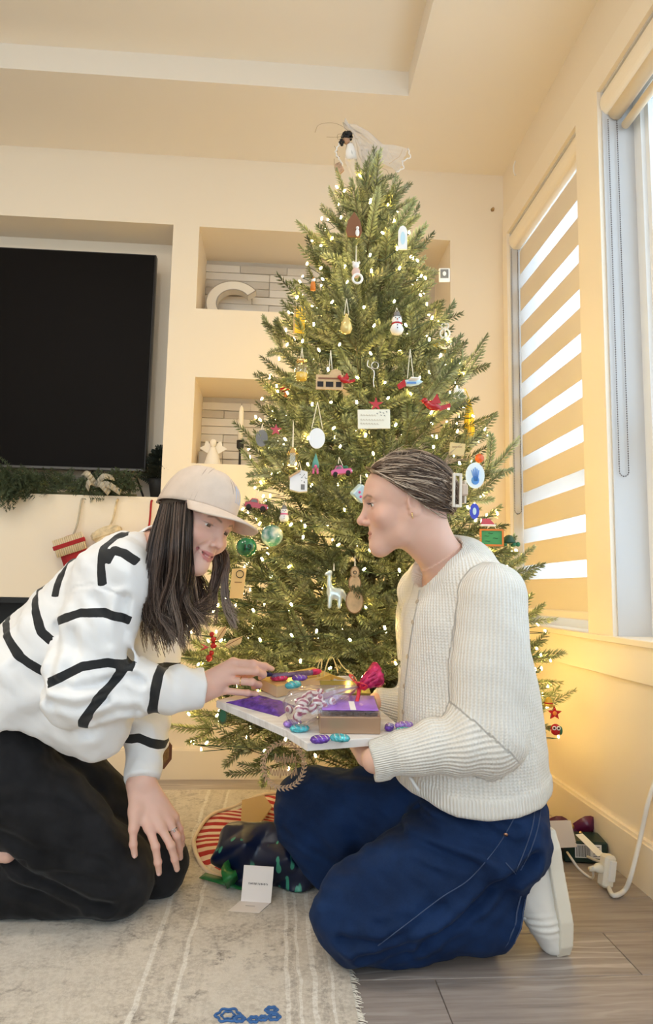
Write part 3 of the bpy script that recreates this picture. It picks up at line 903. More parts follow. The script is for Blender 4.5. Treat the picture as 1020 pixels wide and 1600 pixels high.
# dark potted tree beside the screen
px0 = at(246, 770, WY+.06)
pot = empty('potted_fir', (px0[0], WY+.075, NT_Z0), label='small dark fir tree in a dark pot at the end of the television ledge', cat='plant')
MB().lathe([(.030, 0), (.040, .06), (.044, .085), (.038, .085), (.036, .07), (0, .07)], n=18).build('pot', mat('dark_pot', (.012, .012, .012), .6), pot, True)
V, F = [], []
for k in range(110):
    a = rg_.uniform(0, 2*PI); z = rg_.uniform(.07, .205); r_ = .062*(1-(z-.07)/.16)+.006
    cedar(V, F, P_((.2*r_*math.cos(a), .2*r_*math.sin(a), z)), P_((math.cos(a), math.sin(a)*.8, .35)), r_*1.0+.015, rg_)
for k in range(6): cedar(V, F, P_((0, 0, .15)), P_((rg_.uniform(-.25, .25), 0, 1)), .08, rg_)
mb = MB(); mb.add(V, F); o = mb.build('foliage', mat('dark_fir', (.012, .018, .012), .8), pot, fix=False)
MB().tube([(0, 0, .06), (0, 0, .2)], .004, 5).build('stem', MT['bark'], pot)
# stockings hung from the ledge on hooks
def stocking(px, py0, cx_, cy_, body, cuffm, lab, striped):
    top = at(px, py0, WY-.02); c = at(cx_, cy_, WY-.035)
    st = empty('stocking', tuple(c), label=lab, cat='stocking')
    L = P_(st.location)
    MB().tube(spline([top+P_((0, .018, .012)), top, lerp(top, c, .5)+P_((.004, 0, 0)), c+P_((.0, 0, .03))], 10), .0042, 6).build('hanging_loop', cuffm if not striped else MT['burlap'], st, True, loc=-L)
    fr = frame(P_((.88, 0, .32)), P_((-.32, 0, .88)))
    b = SDF().add(loft([(0, 0, .02), (0, 0, -.12), (.01, 0, -.20)], [.055, .052, .050], [.022, .022, .024], (1, 0, 0))).add(rc((.02, 0, -.215), (.10, 0, -.235), .042, .032), .03)
    f = local(b, c, fr); V, Q = nets(f, c-.36, c+.3, .006); ob = link('sock', qmesh('sock', V, Q, [body]), st, loc=-L)
    cf = MB()
    if striped:
        for k in range(15):
            x = -.056+.008*k; cf.tube([c+fr@P_((x, -.026, .036)), c+fr@P_((x, -.028, -.034))], .0040, 5)
        cf.build('knit_cuff', cuffm, st, True, loc=-L)
        MB().box(c+fr@P_((0, -.0295, .004)), (.128, .008, .017), fr, .002).build('red_band', MT['red_knit'], st, loc=-L)
    else:
        cf.box(c+fr@P_((0, 0, .012)), (.12, .05, .036), fr, .01).build('cuff', cuffm, st, loc=-L)
MT['red_knit'] = mat('red_knit', (.35, .02, .025), .9, bump=.4, bscale=300); MT['oat'] = mat('oat_knit', (.70, .58, .40), .9, bump=.4, bscale=300)
MT['plaid'] = mat('cream_print', (.66, .54, .36), .9, vary=.3, vscale=40)
stocking(127, 783, 112, 852, MT['red_knit'], MT['oat'], 'red and oat ribbed stocking hanging left of the others behind the back', True)
stocking(182, 784, 168, 838, MT['plaid'], MT['plaid'], 'cream patterned stocking hanging between two red stockings on the wall', False)
stocking(236, 786, 228, 848, MT['red_knit'], MT['red_knit'], 'plain red stocking hanging by a red loop beside the long brown hair', False)
# letter-shaped ornament and candle niche
MT['cream'] = mat('cream_enamel', (.80, .74, .64), .4); MT['greyline'] = mat('grey_edge', (.42, .38, .33), .5)
cc = at(366, 472, WY+.20); cc[2] = UN[2]+.105; R0, R1 = .125, .078
def carc(r, a): return (r*math.cos(a), r*math.sin(a))
A0, A1 = math.radians(38), math.radians(322)
ang = np.linspace(A0, A1, 40)
poly = [carc(R0, a) for a in ang]+[carc(R1, a) for a in ang[::-1]]
mb = MB(); n = len(ang)
for d in (-.028, .028):
    V = [(x+cc[0], cc[1]+d, z*.86+cc[2]) for x, z in poly]; mb.add(V, [(i, i+1, 2*n-2-i, 2*n-1-i) for i in range(n-1)])
V = [(x+cc[0], cc[1]+d, z*.86+cc[2]) for d in (-.028, .028) for x, z in poly]; mb.add(V, [(i, (i+1) % (2*n), (i+1) % (2*n)+2*n, i+2*n) for i in range(2*n)])
o = mb.build('marquee_letter', MT['cream']); tag(o, 'big cream letter C standing in the upper stone niche', 'letter')
e = MB(); e.tube([(x+cc[0], cc[1]-.029, z*.86+cc[2]) for x, z in poly]+[(poly[0][0]+cc[0], cc[1]-.029, poly[0][1]*.86+cc[2])], .0024, 4); e.build('rim_line', MT['greyline'], o, True)
MT['wax'] = mat('candle_wax', (.88, .82, .70), .5, sss=.15); MT['wick'] = mat('wick', (.1, .08, .06), .9)
lz = LN[2]
def candle(px, py_top, py_joint, yy, lab):
    b = at(px, py_joint, yy); t = at(px, py_top, yy); x = b[0]
    h = empty('candlestick', (x, yy, lz), label=lab, cat='candlestick')
    zj = b[2]-lz; zt = t[2]-lz
    MB().lathe([(.034, 0), (.034, .004), (.010, .007), (.0055, .012), (.0050, zj-.045), (.008, zj-.035), (.0155, zj-.028), (.0165, zj+.004), (.013, zj+.004), (.012, zj-.008), (0, zj-.008)], n=18).build('holder', MT['black'], h, True)
    MB().lathe([(.0112, zj-.008), (.0108, zt-.03), (.007, zt-.012), (.002, zt-.002), (0, zt)], n=14).build('candle', MT['wax'], h, True)
    MB().tube([(0, 0, zt-.002), (.001, 0, zt+.008)], .001, 4).build('wick', MT['wick'], h)
candle(375.5, 633, 690, WY+.12, 'tall white taper candle in a thin black holder, nearest the angel figurine')
candle(415, 622, 690, WY+.16, 'white taper candle in a black holder half hidden behind the fir branches')
fg = empty('angel_figurine', tuple(np.r_[at(332, 722, WY+.10)[:2], lz]), label='small white angel figurine with spread wings in the lower niche', cat='figurine')
MT['bisque'] = mat('white_bisque', (.86, .82, .76), .6)
MB().lathe([(.038, 0), (.036, .02), (.024, .06), (.014, .085), (.009, .092), (0, .094)], n=18).build('gown', MT['bisque'], fg, True)
hd = MB().ball((0, 0, .110), (.015, .015, .018), 12, 8); hd.build('head', MT['bisque'], fg, True)
w = MB()
for s in (-1, 1): w.prism([(0, .078), (s*.022, .118), (s*.034, .120), (s*.038, .100), (s*.060, .088), (s*.034, .072), (s*.014, .060)], .010, .014)
w.build('wings', MT['bisque'], fg)
bx_ = at(300, 712, WY+.05); gb = MB().bx(LN[0]+.006, LN[0]+.085, WY+.165, WY+.20, lz+.001, lz+.085, .004).build('grey_block', mat('frosted_block', (.58, .54, .48), .35)); tag(gb, 'grey frosted block in the left corner of the lower niche', 'block'); gb.name = 'candle_block'
dk = at(425, 718, WY+.12); o = MB().lathe([(.05, 0), (.062, .012), (.064, .020), (.058, .020), (.05, .010), (0, .008)], (dk[0]+.02, WY+.10, lz), 20).build('dish', MT['black'], None, True); tag(o, 'shallow black dish beside the candles in the lower niche', 'dish')

# ---------------------------------------------------------------- blinds
MT['fabric'] = mat('blind_opaque', (.80, .68, .52), .9, bump=.15, bscale=700)
m = bpy.data.materials.new('blind_sheer'); m.use_nodes = True; N = NT(m); N.n.clear()
out = N.node('ShaderNodeOutputMaterial'); tr = N.node('ShaderNodeBsdfTransparent'); tr.inputs[0].default_value = (1, 1, 1, 1)
tl = N.node('ShaderNodeBsdfTranslucent'); tl.inputs[0].default_value = (.9, .9, .92, 1); df = N.node('ShaderNodeBsdfDiffuse'); df.inputs[0].default_value = (.85, .85, .86, 1)
m1 = N.node('ShaderNodeMixShader', i_0=.35); N.link(tl.outputs[0], m1.inputs[1]); N.link(df.outputs[0], m1.inputs[2])
m2 = N.node('ShaderNodeMixShader', i_0=.42); N.link(tr.outputs[0], m2.inputs[1]); N.link(m1.outputs[0], m2.inputs[2]); N.link(m2.outputs[0], out.inputs[0]); MT['sheer'] = m
m = bpy.data.materials.new('blind_band'); m.use_nodes = True; N = NT(m); N.n.clear()
out = N.node('ShaderNodeOutputMaterial'); tl = N.node('ShaderNodeBsdfTranslucent'); tl.inputs[0].default_value = (.80, .70, .56, 1); df = N.node('ShaderNodeBsdfDiffuse'); df.inputs[0].default_value = (.80, .72, .62, 1)
m1 = N.node('ShaderNodeMixShader', i_0=.10); N.link(df.outputs[0], m1.inputs[1]); N.link(tl.outputs[0], m1.inputs[2]); N.link(m1.outputs[0], out.inputs[0]); MT['band'] = m
BX = WX+.040
bl = empty('roller_blind', (BX, (FAR[0]+FAR[1])/2, FAR[3]), label='striped day and night roller blind lowered over the far window', cat='blind')
def zat(py, px): return atx(px, py, BX)[2]
lx_ = lambda y: 816+(y-380)*.045
edges = [(369, 387), (422, 444), (478, 501), (534, 558), (590, 614), (649, 672), (707, 729), (764, 785), (823, 846), (882, 905)]
y0b, y1b = FAR[0]+.006, FAR[1]-.012
prev = 2.262
for a, b in edges:
    za, zb = zat(a, lx_(a)), zat(b, lx_(b))
    MB().bx(BX, BX+.0012, y0b, y1b, za, prev).build('opaque_band', MT['band'], bl, loc=lp(bl))
    MB().bx(BX+.0002, BX+.0010, y0b, y1b, zb, za).build('sheer_band', MT['sheer'], bl, loc=lp(bl)); prev = zb
MB().bx(BX, BX+.0012, y0b, y1b, .690, prev).build('opaque_band', MT['band'], bl, loc=lp(bl))
MB().bx(BX-.010, BX+.012, y0b, y1b, .662, .690, .004).build('bottom_bar', mat('bar_white', (.84, .80, .74), .4), bl, loc=lp(bl))
def cassette(par, y0, y1, xf, zt, h, d, loc):
    a = np.linspace(-PI/2, PI/2, 13); prof = [(xf+d, zt), (xf+d, zt-h)]+[(xf+d*.45-d*.45*math.cos(q), zt-h/2+h/2*math.sin(q)) for q in a]
    V = [(x, y, z) for y in (y0, y1) for x, z in prof]; n = len(prof)
    mb = MB(); mb.add(V, [tuple(range(n)), tuple(range(2*n-1, n-1, -1))]+[(i, (i+1) % n, (i+1) % n+n, i+n) for i in range(n)])
    mb.build('cassette', MT['trim'], par, loc=loc)
cassette(bl, y0b-.004, y1b+.004, WX-.004, 2.298, .075, .055, lp(bl))
MB().bx(WX+.004, WX+.050, FAR[0]+.001, FAR[0]+.0025, 2.225, 2.296).build('end_plate', MT['white'], bl, loc=lp(bl))
MB().tube([(BX, y0b, 2.245), (BX, y1b, 2.245)], .019, 14).build('roller', MT['fabric'], bl, True, loc=lp(bl))
def beadchain(par, y, x, ztop, zbot, loc, gap=.012, r=.0017, dy=0., name='chain_bead'):
    me = MB().ball((0, 0, 0), r, 6, 4).mesh(name, MT['chrome'], True)
    pts = []
    n = int((ztop-zbot)/.0078)
    for s in (-1, 1):
        for k in range(n): pts.append((x+s*gap*(0 if dy else 1), y+s*dy, ztop-k*.0078))
    for k in range(1, 6):
        a = PI*k/6; pts.append((x+gap*math.cos(a)*(0 if dy else 1), y+dy*math.cos(a), zbot-gap*math.sin(a)))
    return me, pts
MT['chrome'] = mat('chain_nickel', (.22, .20, .20), .4, .8)
def chain_obj(par, y, x, zt, zb, dy, loc):
    mb = MB()
    ps = [(x, y-dy, zt), (x, y-dy, zb)]+[(x, y-dy*math.cos(a), zb-dy*math.sin(a)) for a in np.linspace(.3, PI-.3, 7)]+[(x, y+dy, zb), (x, y+dy, zt)]
    mb.tube(ps, .0005, 3)
    # beads threaded on the cord
    tot = [P_(p) for p in ps]; acc = 0.
    for a, b in zip(tot[:-1], tot[1:]):
        L = np.linalg.norm(b-a)
        while acc < L: mb.ball(lerp(a, b, acc/L), .0023, 5, 3); acc += .0070
        acc -= L
    o = mb.build('bead_chain', MT['chrome'], par, True, loc=loc, fix=False); o['kind'] = 'stuff'
chain_obj(bl, FAR[1]-.018, WX+.022, 2.22, at(800, 795, 2.66)[2], .0, lp(bl)) if 0 else None
def chain_x(par, y, x, zt, zb, dx, loc):
    mb = MB(); ps = [(x-dx, y, zt), (x-dx, y, zb)]+[(x-dx*math.cos(a), y, zb-dx*math.sin(a)) for a in np.linspace(.3, PI-.3, 7)]+[(x+dx, y, zb), (x+dx, y, zt)]
    mb.tube(ps, .0005, 3); tot = [P_(p) for p in ps]; acc = 0.
    for a, b in zip(tot[:-1], tot[1:]):
        L = np.linalg.norm(b-a)
        while acc < L: mb.ball(lerp(a, b, acc/L), .0023, 5, 3); acc += .0070
        acc -= L
    o = mb.build('bead_chain', MT['chrome'], par, True, loc=loc, fix=False); o['kind'] = 'stuff'
chain_x(bl, FAR[1]-.010, WX+.018, 2.22, 1.085, .014, lp(bl))
b2 = empty('roller_blind', (WX+.04, 1.2, 2.30), label='roller blind rolled up at the top of the near window', cat='blind')
cassette(b2, NEAR[0]+.002, NEAR[1]-.003, WX-.004, 2.296, .075, .05, lp(b2))
MB().tube([(WX+.040, NEAR[0]+.01, 2.225), (WX+.040, NEAR[1]-.012, 2.225)], .024, 16).build('fabric_roll', MT['fabric'], b2, True, loc=lp(b2))
MB().tube([(WX+.066, NEAR[0]+.01, 2.180), (WX+.066, NEAR[1]-.02, 2.180)], .013, 12, flat=1.).build('bottom_rail', MT['fabric'], b2, True, loc=lp(b2))
MB().bx(WX+.002, WX+.075, NEAR[1]-.004, NEAR[1]-.001, 2.19, 2.297).build('end_plate', MT['white'], b2, loc=lp(b2))
chain_x(b2, NEAR[1]-.012, WX+.030, 2.20, 1.10, .014, lp(b2))
MT['bracket'] = MT['white']
# adhesive hook on the header of the right wall
hk = atx(806, 262, WX); o = MB().tube(spline([hk+P_((-.003, 0, .03)), hk+P_((-.010, 0, .006)), hk+P_((-.010, .0, -.02)), hk+P_((-.002, .004, -.034))], 10), .0028, 6).build('wall_hook', MT['white'], None, True); tag(o, 'small clear hook stuck high on the right wall by the corner', 'hook')
hk = at(769, 328, WY); o = MB().lathe([(.008, 0), (.008, .003), (.004, .008), (.006, .012), (0, .014)], tuple(hk), 12, frame((1, 0, 0), (0, -1, 0))).build('wall_peg', mat('brass_peg', (.5, .36, .2), .4, 1.), None, True); tag(o, 'tiny brass peg on the back wall near the right corner', 'peg')

# ---------------------------------------------------------------- rug
m = bpy.data.materials.new('distressed_rug'); m.use_nodes = True; N = NT(m); p = bsdf(m)
tc = N.node('ShaderNodeTexCoord'); sp_ = N.node('ShaderNodeSeparateXYZ'); N.link(tc.outputs['Object'], sp_.inputs[0])
X, Y_ = sp_.outputs[0], sp_.outputs[1]
wq = N.math('MULTIPLY_ADD', N.noise(9, 4), .02, -.01); X = N.math('ADD', X, wq)
worn = N.ramp(N.noise(3.2, 5, .65), [(.36, (0, 0, 0)), (.60, (1, 1, 1))]); fine = N.ramp(N.noise(95, 4, .8), [(.40, (0, 0, 0)), (.60, (1, 1, 1))])
mot = N.ramp(N.noise(24, 6, .62), [(.46, (0, 0, 0)), (.54, (1, 1, 1))])                   # broken-up floral motifs
vo = N.node('ShaderNodeTexVoronoi', feature='DISTANCE_TO_EDGE', i_Scale=15.); N.link(tc.outputs['Object'], vo.inputs[0])
lat = N.ramp(vo.outputs['Distance'], [(.03, (1, 1, 1)), (.10, (0, 0, 0))])
vo2 = N.node('ShaderNodeTexVoronoi', feature='F1', i_Scale=6.5); N.link(tc.outputs['Object'], vo2.inputs[0])
med = N.ramp(vo2.outputs['Distance'], [(.17, (0, 0, 0)), (.20, (1, 1, 1)), (.25, (1, 1, 1)), (.29, (0, 0, 0))])
def stripe(x0, w): return N.math('LESS_THAN', N.math('ABSOLUTE', N.math('SUBTRACT', X, x0)), w)
lines = None
for x0, w in ((.035, .004), (.058, .003), (.085, .005), (.118, .003), (-.165, .004), (-.235, .005)):
    q = stripe(x0, w); lines = q if lines is None else N.math('MAXIMUM', lines, q)
dk_ = None
for x0, w in ((.046, .005), (.102, .006), (.132, .004), (-.176, .005), (-.222, .005)):
    q = stripe(x0, w); dk_ = q if dk_ is None else N.math('MAXIMUM', dk_, q)
patt = N.math('MAXIMUM', N.math('MULTIPLY', N.math('MAXIMUM', lat, med), mot), N.math('MULTIPLY', mot, .42))
k1 = N.math('MULTIPLY', N.math('MULTIPLY', patt, worn), N.math('MULTIPLY_ADD', fine, .75, .25))
base = N.mix(N.math('MULTIPLY', fine, N.noise(6, 3)), (.70, .64, .56), (.48, .41, .33))
base = N.mix(N.math('MULTIPLY', k1, 1.), base, (.16, .125, .10))
base = N.mix(N.math('MULTIPLY', N.math('MULTIPLY', dk_, fine), .55), base, (.36, .31, .26))
base = N.mix(N.math('MULTIPLY', N.math('MULTIPLY', lines, N.math('MULTIPLY_ADD', fine, -.5, .85)), .9), base, (.88, .85, .80))
N.link(base, p.inputs['Base Color']); p.inputs['Roughness'].default_value = .95; p.inputs['Sheen Weight'].default_value = .3
N.link(N.bump(N.noise(420, 3, .8), .6, .003), p.inputs['Normal']); MT['rug'] = m
RX0, RX1, RY0, RY1 = -1.9, .155, .45, 2.592
rug = empty('rug', (-.6, 1.5, 0), label='faded beige oriental rug with worn floral pattern on the wood floor', cat='rug')
nx, ny = 60, 60; g = MB()
V = []; F = []
for j in range(ny+1):
    for i in range(nx+1):
        x = RX0+(RX1-RX0)*i/nx; y = RY0+(RY1-RY0)*j/ny
        V.append((x, y, .0088+.0008*math.sin(x*9)*math.sin(y*7)))
for j in range(ny):
    for i in range(nx): a = j*(nx+1)+i; F.append((a, a+1, a+nx+2, a+nx+1))
g.add(V, F); g.bx(RX0, RX1, RY0, RY1, .0006, .006); g.build('pile', MT['rug'], rug, True, loc=lp(rug))
fr_ = MB(); y = RY0; rr = random.Random(4)
while y < RY1:                                   # woven fringe down the right edge
    l = rr.uniform(.006, .018); fr_.tube([(RX1-.004, y, .006), (RX1+l*.6, y+rr.uniform(-.004, .004), .004), (RX1+l, y+rr.uniform(-.006, .006), .0015)], [.0013, .001, .0005], 3); y += rr.uniform(.002, .0045)
o = fr_.build('fringe', mat('rug_fringe', (.78, .74, .66), .95), rug, loc=lp(rug), fix=False); o['kind'] = 'stuff'
MT['blue_yarn'] = mat('blue_yarn', (.05, .14, .36), .95)
fl = MB()
for (px, py, r_) in ((356, 1586, .020), (424, 1578, .010), (428, 1589, .010), (374, 1592, .009), (396, 1593, .009), (411, 1591, .007)):
    c = atz(px, py, .0098)
    for q_ in (1., .55):
        fl.tube([c+P_((q_*r_*math.cos(a)*(1+.14*math.cos(6*a)), q_*r_*.85*math.sin(a)*(1+.14*math.cos(6*a)), 0)) for a in np.linspace(0, 2*PI, 37)], .0019*q_+.0004, 5, cap=False)
o = fl.build('blue_rosettes', MT['blue_yarn'], rug, True, loc=lp(rug)); 

# ---------------------------------------------------------------- person in the striped sweater (left)
SKIN_A = (.75, .47, .38)
pa = empty('person', (-.45, 1.6, 0), label='kneeling person in striped white sweater and beige cap, leaning over the tray', cat='person')
PA0 = P_((-.45, 1.6, 0))
def ploc(me, name, par, org, **k):
    """a mesh given in world coordinates parented under a person whose origin is org"""
    o = link(name, me, par); o.location = tuple(-P_(org)) if par.parent is None else (0, 0, 0); return o
sA = .94
U = P_((.36, .02, .93)); U /= np.linalg.norm(U); F = P_((.68, -.60, -.34)); F -= U*(F@U); F /= np.linalg.norm(F)
RA = np.stack([np.cross(F, U), F, U], 1)
oA = at(341, 826, 1.50)-RA@(sA*P_((0, .080, .010)))
def hA(x, y, z): return oA+RA@(sA*P_((x, y, z)))
def hl(v): return (v-oA)@RA/sA
headA = head_field(1., False)
neckA = at(238, 872, 1.66)
# arms
S1, E1, W1 = at(176, 905, 1.53), at(118, 1078, 1.48), at(312, 1077, 1.60)
S2, E2, W2 = at(258, 890, 1.80), at(236, 1050, 1.79), at(223, 1222, 1.625)
bodyA = SDF().add(bnd(local(headA, oA, RA, sA), oA+RA@P_((0, .005, .01)), .16))
bodyA.add(rc(hA(0, -.030, -.050), neckA, .050, .054), .03)
bodyA.add(loft([(-.66, 1.67, .40), (-.53, 1.67, .56), (-.40, 1.665, .70), (-.335, 1.66, .77)], [.12, .11, .13, .10], [.09, .085, .09, .07], (0, 1, 0)), .04)
bodyA.add(chain([neckA, S1, E1, lerp(E1, W1, .75), W1], [.05, .046, .040, .029, .0250]), .03)
bodyA.add(chain([neckA, S2, E2, lerp(E2, W2, .75), W2], [.05, .046, .040, .029, .0255]), .03)
# right hand pinching a sweet over the gold box
yk = 1.625
K = [at(364, 1035, yk+.012), at(360, 1048, yk), at(355, 1063, yk-.003), at(347, 1079, yk-.002)]
FR = [[at(330, 1060, yk+.03), at(366, 1058, yk+.055), at(392, 1053, yk+.055), at(412, 1049, yk+.045)],
      [K[0], at(396, 1037, yk-.002), at(414, 1041, yk+.012), at(425, 1045, yk+.024)],
      [K[1], at(400, 1049, yk-.012), at(411, 1054, yk+.008), at(407, 1059, yk+.028)],
      [K[2], at(394, 1066, yk-.012), at(404, 1070, yk+.008), at(396, 1074, yk+.028)],
      [K[3], at(387, 1083, yk-.008), at(399, 1085, yk+.008), at(392, 1087, yk+.026)]]
wr = [lerp(W1, W1, 0)+P_((0, .012-.008*i, .016-.011*i)) for i in range(4)]
palm = [(wr[i], K[i], .0165, (.0118, .0118, .0112, .0102)[i]) for i in range(4)]+[(wr[0]+P_((0, .01, 0)), FR[0][0], .014, .013), (wr[1], FR[0][1], .012, .0095)]
bodyA.add(bnd(hand_field(FR, palm, W1), at(368, 1062, yk), .13), .014)
# left hand resting on the far knee
dl = .0
K2 = [at(232.5, 1293, 1.585), at(251, 1292, 1.592), at(265, 1286, 1.607), at(273, 1277, 1.625)]
FL = [[at(211, 1268, 1.59), at(208.5, 1295, 1.578), at(208, 1319, 1.575), at(210.5, 1336, 1.578)],
      [K2[0], at(243, 1323, 1.570), at(246.5, 1347, 1.572), at(248.5, 1364, 1.582)],
      [K2[1], at(267, 1321, 1.578), at(273, 1342, 1.586), at(276.5, 1358, 1.598)],
      [K2[2], at(276, 1307, 1.600), at(280, 1326, 1.612), at(282, 1340, 1.622)],
      [K2[3], at(281, 1295, 1.630), at(284, 1310, 1.642), at(285, 1321, 1.650)]]
w2 = [W2+P_((-.018+.011*i, 0, -.004)) for i in range(4)]
palm = [(w2[i], K2[i], .0165, (.0118, .0118, .0112, .0102)[i]) for i in range(4)]+[(w2[0], FL[0][0], .016, .0130), (FL[0][0], FL[0][1], .013, .0100)]
bodyA.add(bnd(hand_field(FL, palm, W2), at(248, 1300, 1.60), .14), .014)
# bare foot behind
ft = at(4, 1330, 1.570); bodyA.add(chain([ft+P_((-.15, .0, .02)), ft+P_((-.03, 0, .01)), ft+P_((.010, 0, -.004))], [.035, .034, .02]), .01)
V, Q = nets(bodyA, (-.80, 1.38, .06), (.04, 1.92, 1.06), .0020)
tone = skin_tone(V, SKIN_A, [q for f in FR+FL for q in f[:3]])
q = hl(V); hm = (np.linalg.norm(q-P_((0, .005, .01)), axis=1) < .17)
tone[hm] = head_colour(q[hm], SKIN_A, (.55, .21, .20), headA.lips)
bodA = ploc(qmesh('body', V, Q, [MT['skin']], attrs={'tone': tone}), 'body', pa, PA0)
add_eyes(bodA, oA, RA, sA, look=(.10, -.26)); add_teeth(bodA, oA, RA, sA)
print('A skin', len(V))
# nails
MT['nail'] = mat('finger_nail', (.80, .52, .46), .25)
for f in (FL[1], FL[2], FL[3], FL[0]):
    d = f[-1]-f[-2]; d /= np.linalg.norm(d); c = f[-1]+d*.0005+P_((0, -.0056, .001))
    MB().ball(c, (.0046, .0016, .0062), 8, 6, frame(np.cross([0, 1, 0.], d), d)).build('nail', MT['nail'], bodA, True)
MT['ring_gold'] = mat('ring_gold', (.86, .62, .28), .2, 1.); MT['silver'] = mat('silver', (.8, .8, .82), .2, 1.)
def torus(c, ax, R, r, n=24, k=8):
    ax = P_(ax)/np.linalg.norm(ax); u = np.cross(ax, [.3, .8, .5]); u /= np.linalg.norm(u); w = np.cross(ax, u)
    a = np.linspace(0, 2*PI, n+1)
    pts = P_(c)+R*(np.outer(np.cos(a), u)+np.outer(np.sin(a), w)); return pts
def ringmb(c, ax, R, r): return MB().tube(torus(c, ax, R, r), r, 6, cap=False)
ringmb(lerp(FR[3][0], FR[3][1], .55), FR[3][1]-FR[3][0], .0098, .0012).build('ring', MT['ring_gold'], bodA, True)
ringmb(lerp(FL[3][0], FL[3][1], .55), FL[3][1]-FL[3][0], .0098, .0012).add(*[[]]*0) if False else None
rg = ringmb(lerp(FL[3][0], FL[3][1], .5), FL[3][1]-FL[3][0], .0096, .0011).ball(lerp(FL[3][0], FL[3][1], .5)+P_((.004, -.0095, 0)), .0026, 8, 6)
rg.build('ring', MT['silver'], bodA, True)

# sweater
nearS = SDF().add(chain([S1, lerp(S1, E1, .5), E1], [.082, .080, .072])).add(chain([E1, lerp(E1, W1, .45), lerp(E1, W1, .72)], [.072, .066, .054]), .03)
cuff1 = SDF().add(rc(lerp(E1, W1, .74), lerp(E1, W1, 1.1), .043, .041)).cut(lambda p: (p-lerp(E1, W1, 1.0))@(W1-E1)/np.linalg.norm(W1-E1), .004)
nearS.add(cuff1, .010)
farS = SDF().add(chain([S2, E2, lerp(E2, W2, .62)], [.080, .070, .052])); cuff2 = SDF().add(rc(lerp(E2, W2, .66), lerp(E2, W2, 1.1), .040, .039)).cut(lambda p: (p-lerp(E2, W2, .97))@(W2-E2)/np.linalg.norm(W2-E2), .004); farS.add(cuff2, .010)
tor = SDF().add(loft([(-.78, 1.66, .36), (-.64, 1.66, .46), (-.52, 1.66, .585), (-.415, 1.66, .705), (-.355, 1.66, .775)], [.165, .175, .175, .175, .135], [.12, .125, .135, .125, .085], (0, 1, 0)))
tor.add(rc((-.56, 1.62, .50), (-.405, 1.585, .445), .11, .085), .08)
tor.add(rc((-.345, 1.66, .775), S1+P_((.01, .0, .01)), .085, .082), .05); tor.add(rc((-.345, 1.66, .775), S2, .085, .08), .05)
tor.add(rc((-.34, 1.665, .79), neckA+P_((.012, 0, .016)), .076, .068), .02)
tor.add(rc(at(222, 935, 1.70), at(212, 1040, 1.71), .075, .062), .06)
hemp = at(60, 1143, 1.60); hn = P_((-.53, 0, -.848))
tor.cut(lambda p: (p-hemp)@hn, .012)
sw = SDF().add(tor).add(nearS, .018).add(farS, .018)
CRA = [([at(x, y, 1.46) for x, y in pts], dp, w_) for pts, dp, w_ in (([(196, 935), (190, 975), (192, 1010), (197, 1040)], .010, .009), ([(98, 1062), (130, 1072), (160, 1066)], .008, .009), ([(96, 1092), (130, 1100), (168, 1092)], .008, .009), ([(170, 1062), (200, 1056), (222, 1068)], .008, .008),
    ([(150, 1122), (182, 1110), (210, 1112)], .007, .009), ([(208, 1060), (226, 1082), (232, 1104)], .006, .008), ([(66, 1062), (96, 1110), (130, 1150)], .007, .011), ([(20, 1046), (52, 1084), (70, 1120)], .006, .012), ([(112, 919), (150, 914), (196, 933)], .003, .003), ([(84, 980), (90, 1020), (88, 1050)], .007, .009), ([(120, 985), (126, 1020), (120, 1050)], .005, .010), ([(150, 935), (172, 965), (178, 1000)], .005, .010))]
def foldsA(p):
    d = .0085*gnoise(p*P_((1, 1, .7)), 12., 2.)+.0058*gnoise(p*P_((1, 1, .8)), 27., 5.)+.0016*gnoise(p, 60., 1.)
    ax = (E1-S1)/np.linalg.norm(E1-S1); t = (p-S1)@ax
    near = np.exp(-(np.linalg.norm(p-E1, axis=1)/.10)**2)
    d += near*.011*np.sin(70*t+3*np.sin(p[:, 1]*25)+18*(p[:, 0]-E1[0]))
    c1 = np.exp(-(np.linalg.norm(p-lerp(E1, W1, .62), axis=1)/.05)**2); ax2 = (W1-E1)/np.linalg.norm(W1-E1)
    d += c1*.009*np.sin(110*((p-E1)@ax2)+8*p[:, 2]*4)
    c2 = np.exp(-(np.linalg.norm(p-lerp(E2, W2, .5), axis=1)/.06)**2); d += c2*.009*np.sin(120*p[:, 2]+30*p[:, 0])
    d += grooves(p, CRA, 1.56)
    b = np.exp(-(np.linalg.norm(p-P_((-.47, 1.5, .50)), axis=1)/.14)**2); d += b*.012*np.sin(45*(p[:, 0]*.8+p[:, 2]*.6)+2*np.sin(20*p[:, 2]))
    return d
sw.warp(foldsA)
sw.sub(rc(neckA+P_((.01, 0, .02)), hA(0, -.03, -.05), .054, .060), .004)
V, Q = nets(sw, (-.92, 1.36, .25), (-.12, 1.94, .93), .0050)
dN, dT, dF = nearS(V), tor(V), farS(V)
part = np.argmin(np.stack([dT, dN, dF], 1), 1)
st = np.full(len(V), .5)
def band(pts, Y, parts, ymax=9.):
    d = poly_dist(V, [at(x, y, Y) for x, y in pts])
    d = np.where(np.isin(part, parts) & (V[:, 1] < ymax), d, .5)
    np.minimum(st, d, out=st)
band([(30, 890), (47, 919), (62, 950), (80, 985), (110, 1010)], 1.55, [0], 1.66)
band([(-60, 930), (6, 988), (43, 1026), (92, 1060), (150, 1090), (200, 1085)], 1.52, [0], 1.66)
band([(100, 858), (96, 885), (91, 931)], 1.54, [0])
band([(186, 828), (172, 838), (164, 855), (164, 885), (167, 914)], 1.48, [0, 1])
band([(177, 880), (185, 861), (200, 866), (219, 879)], 1.50, [0, 1, 2])
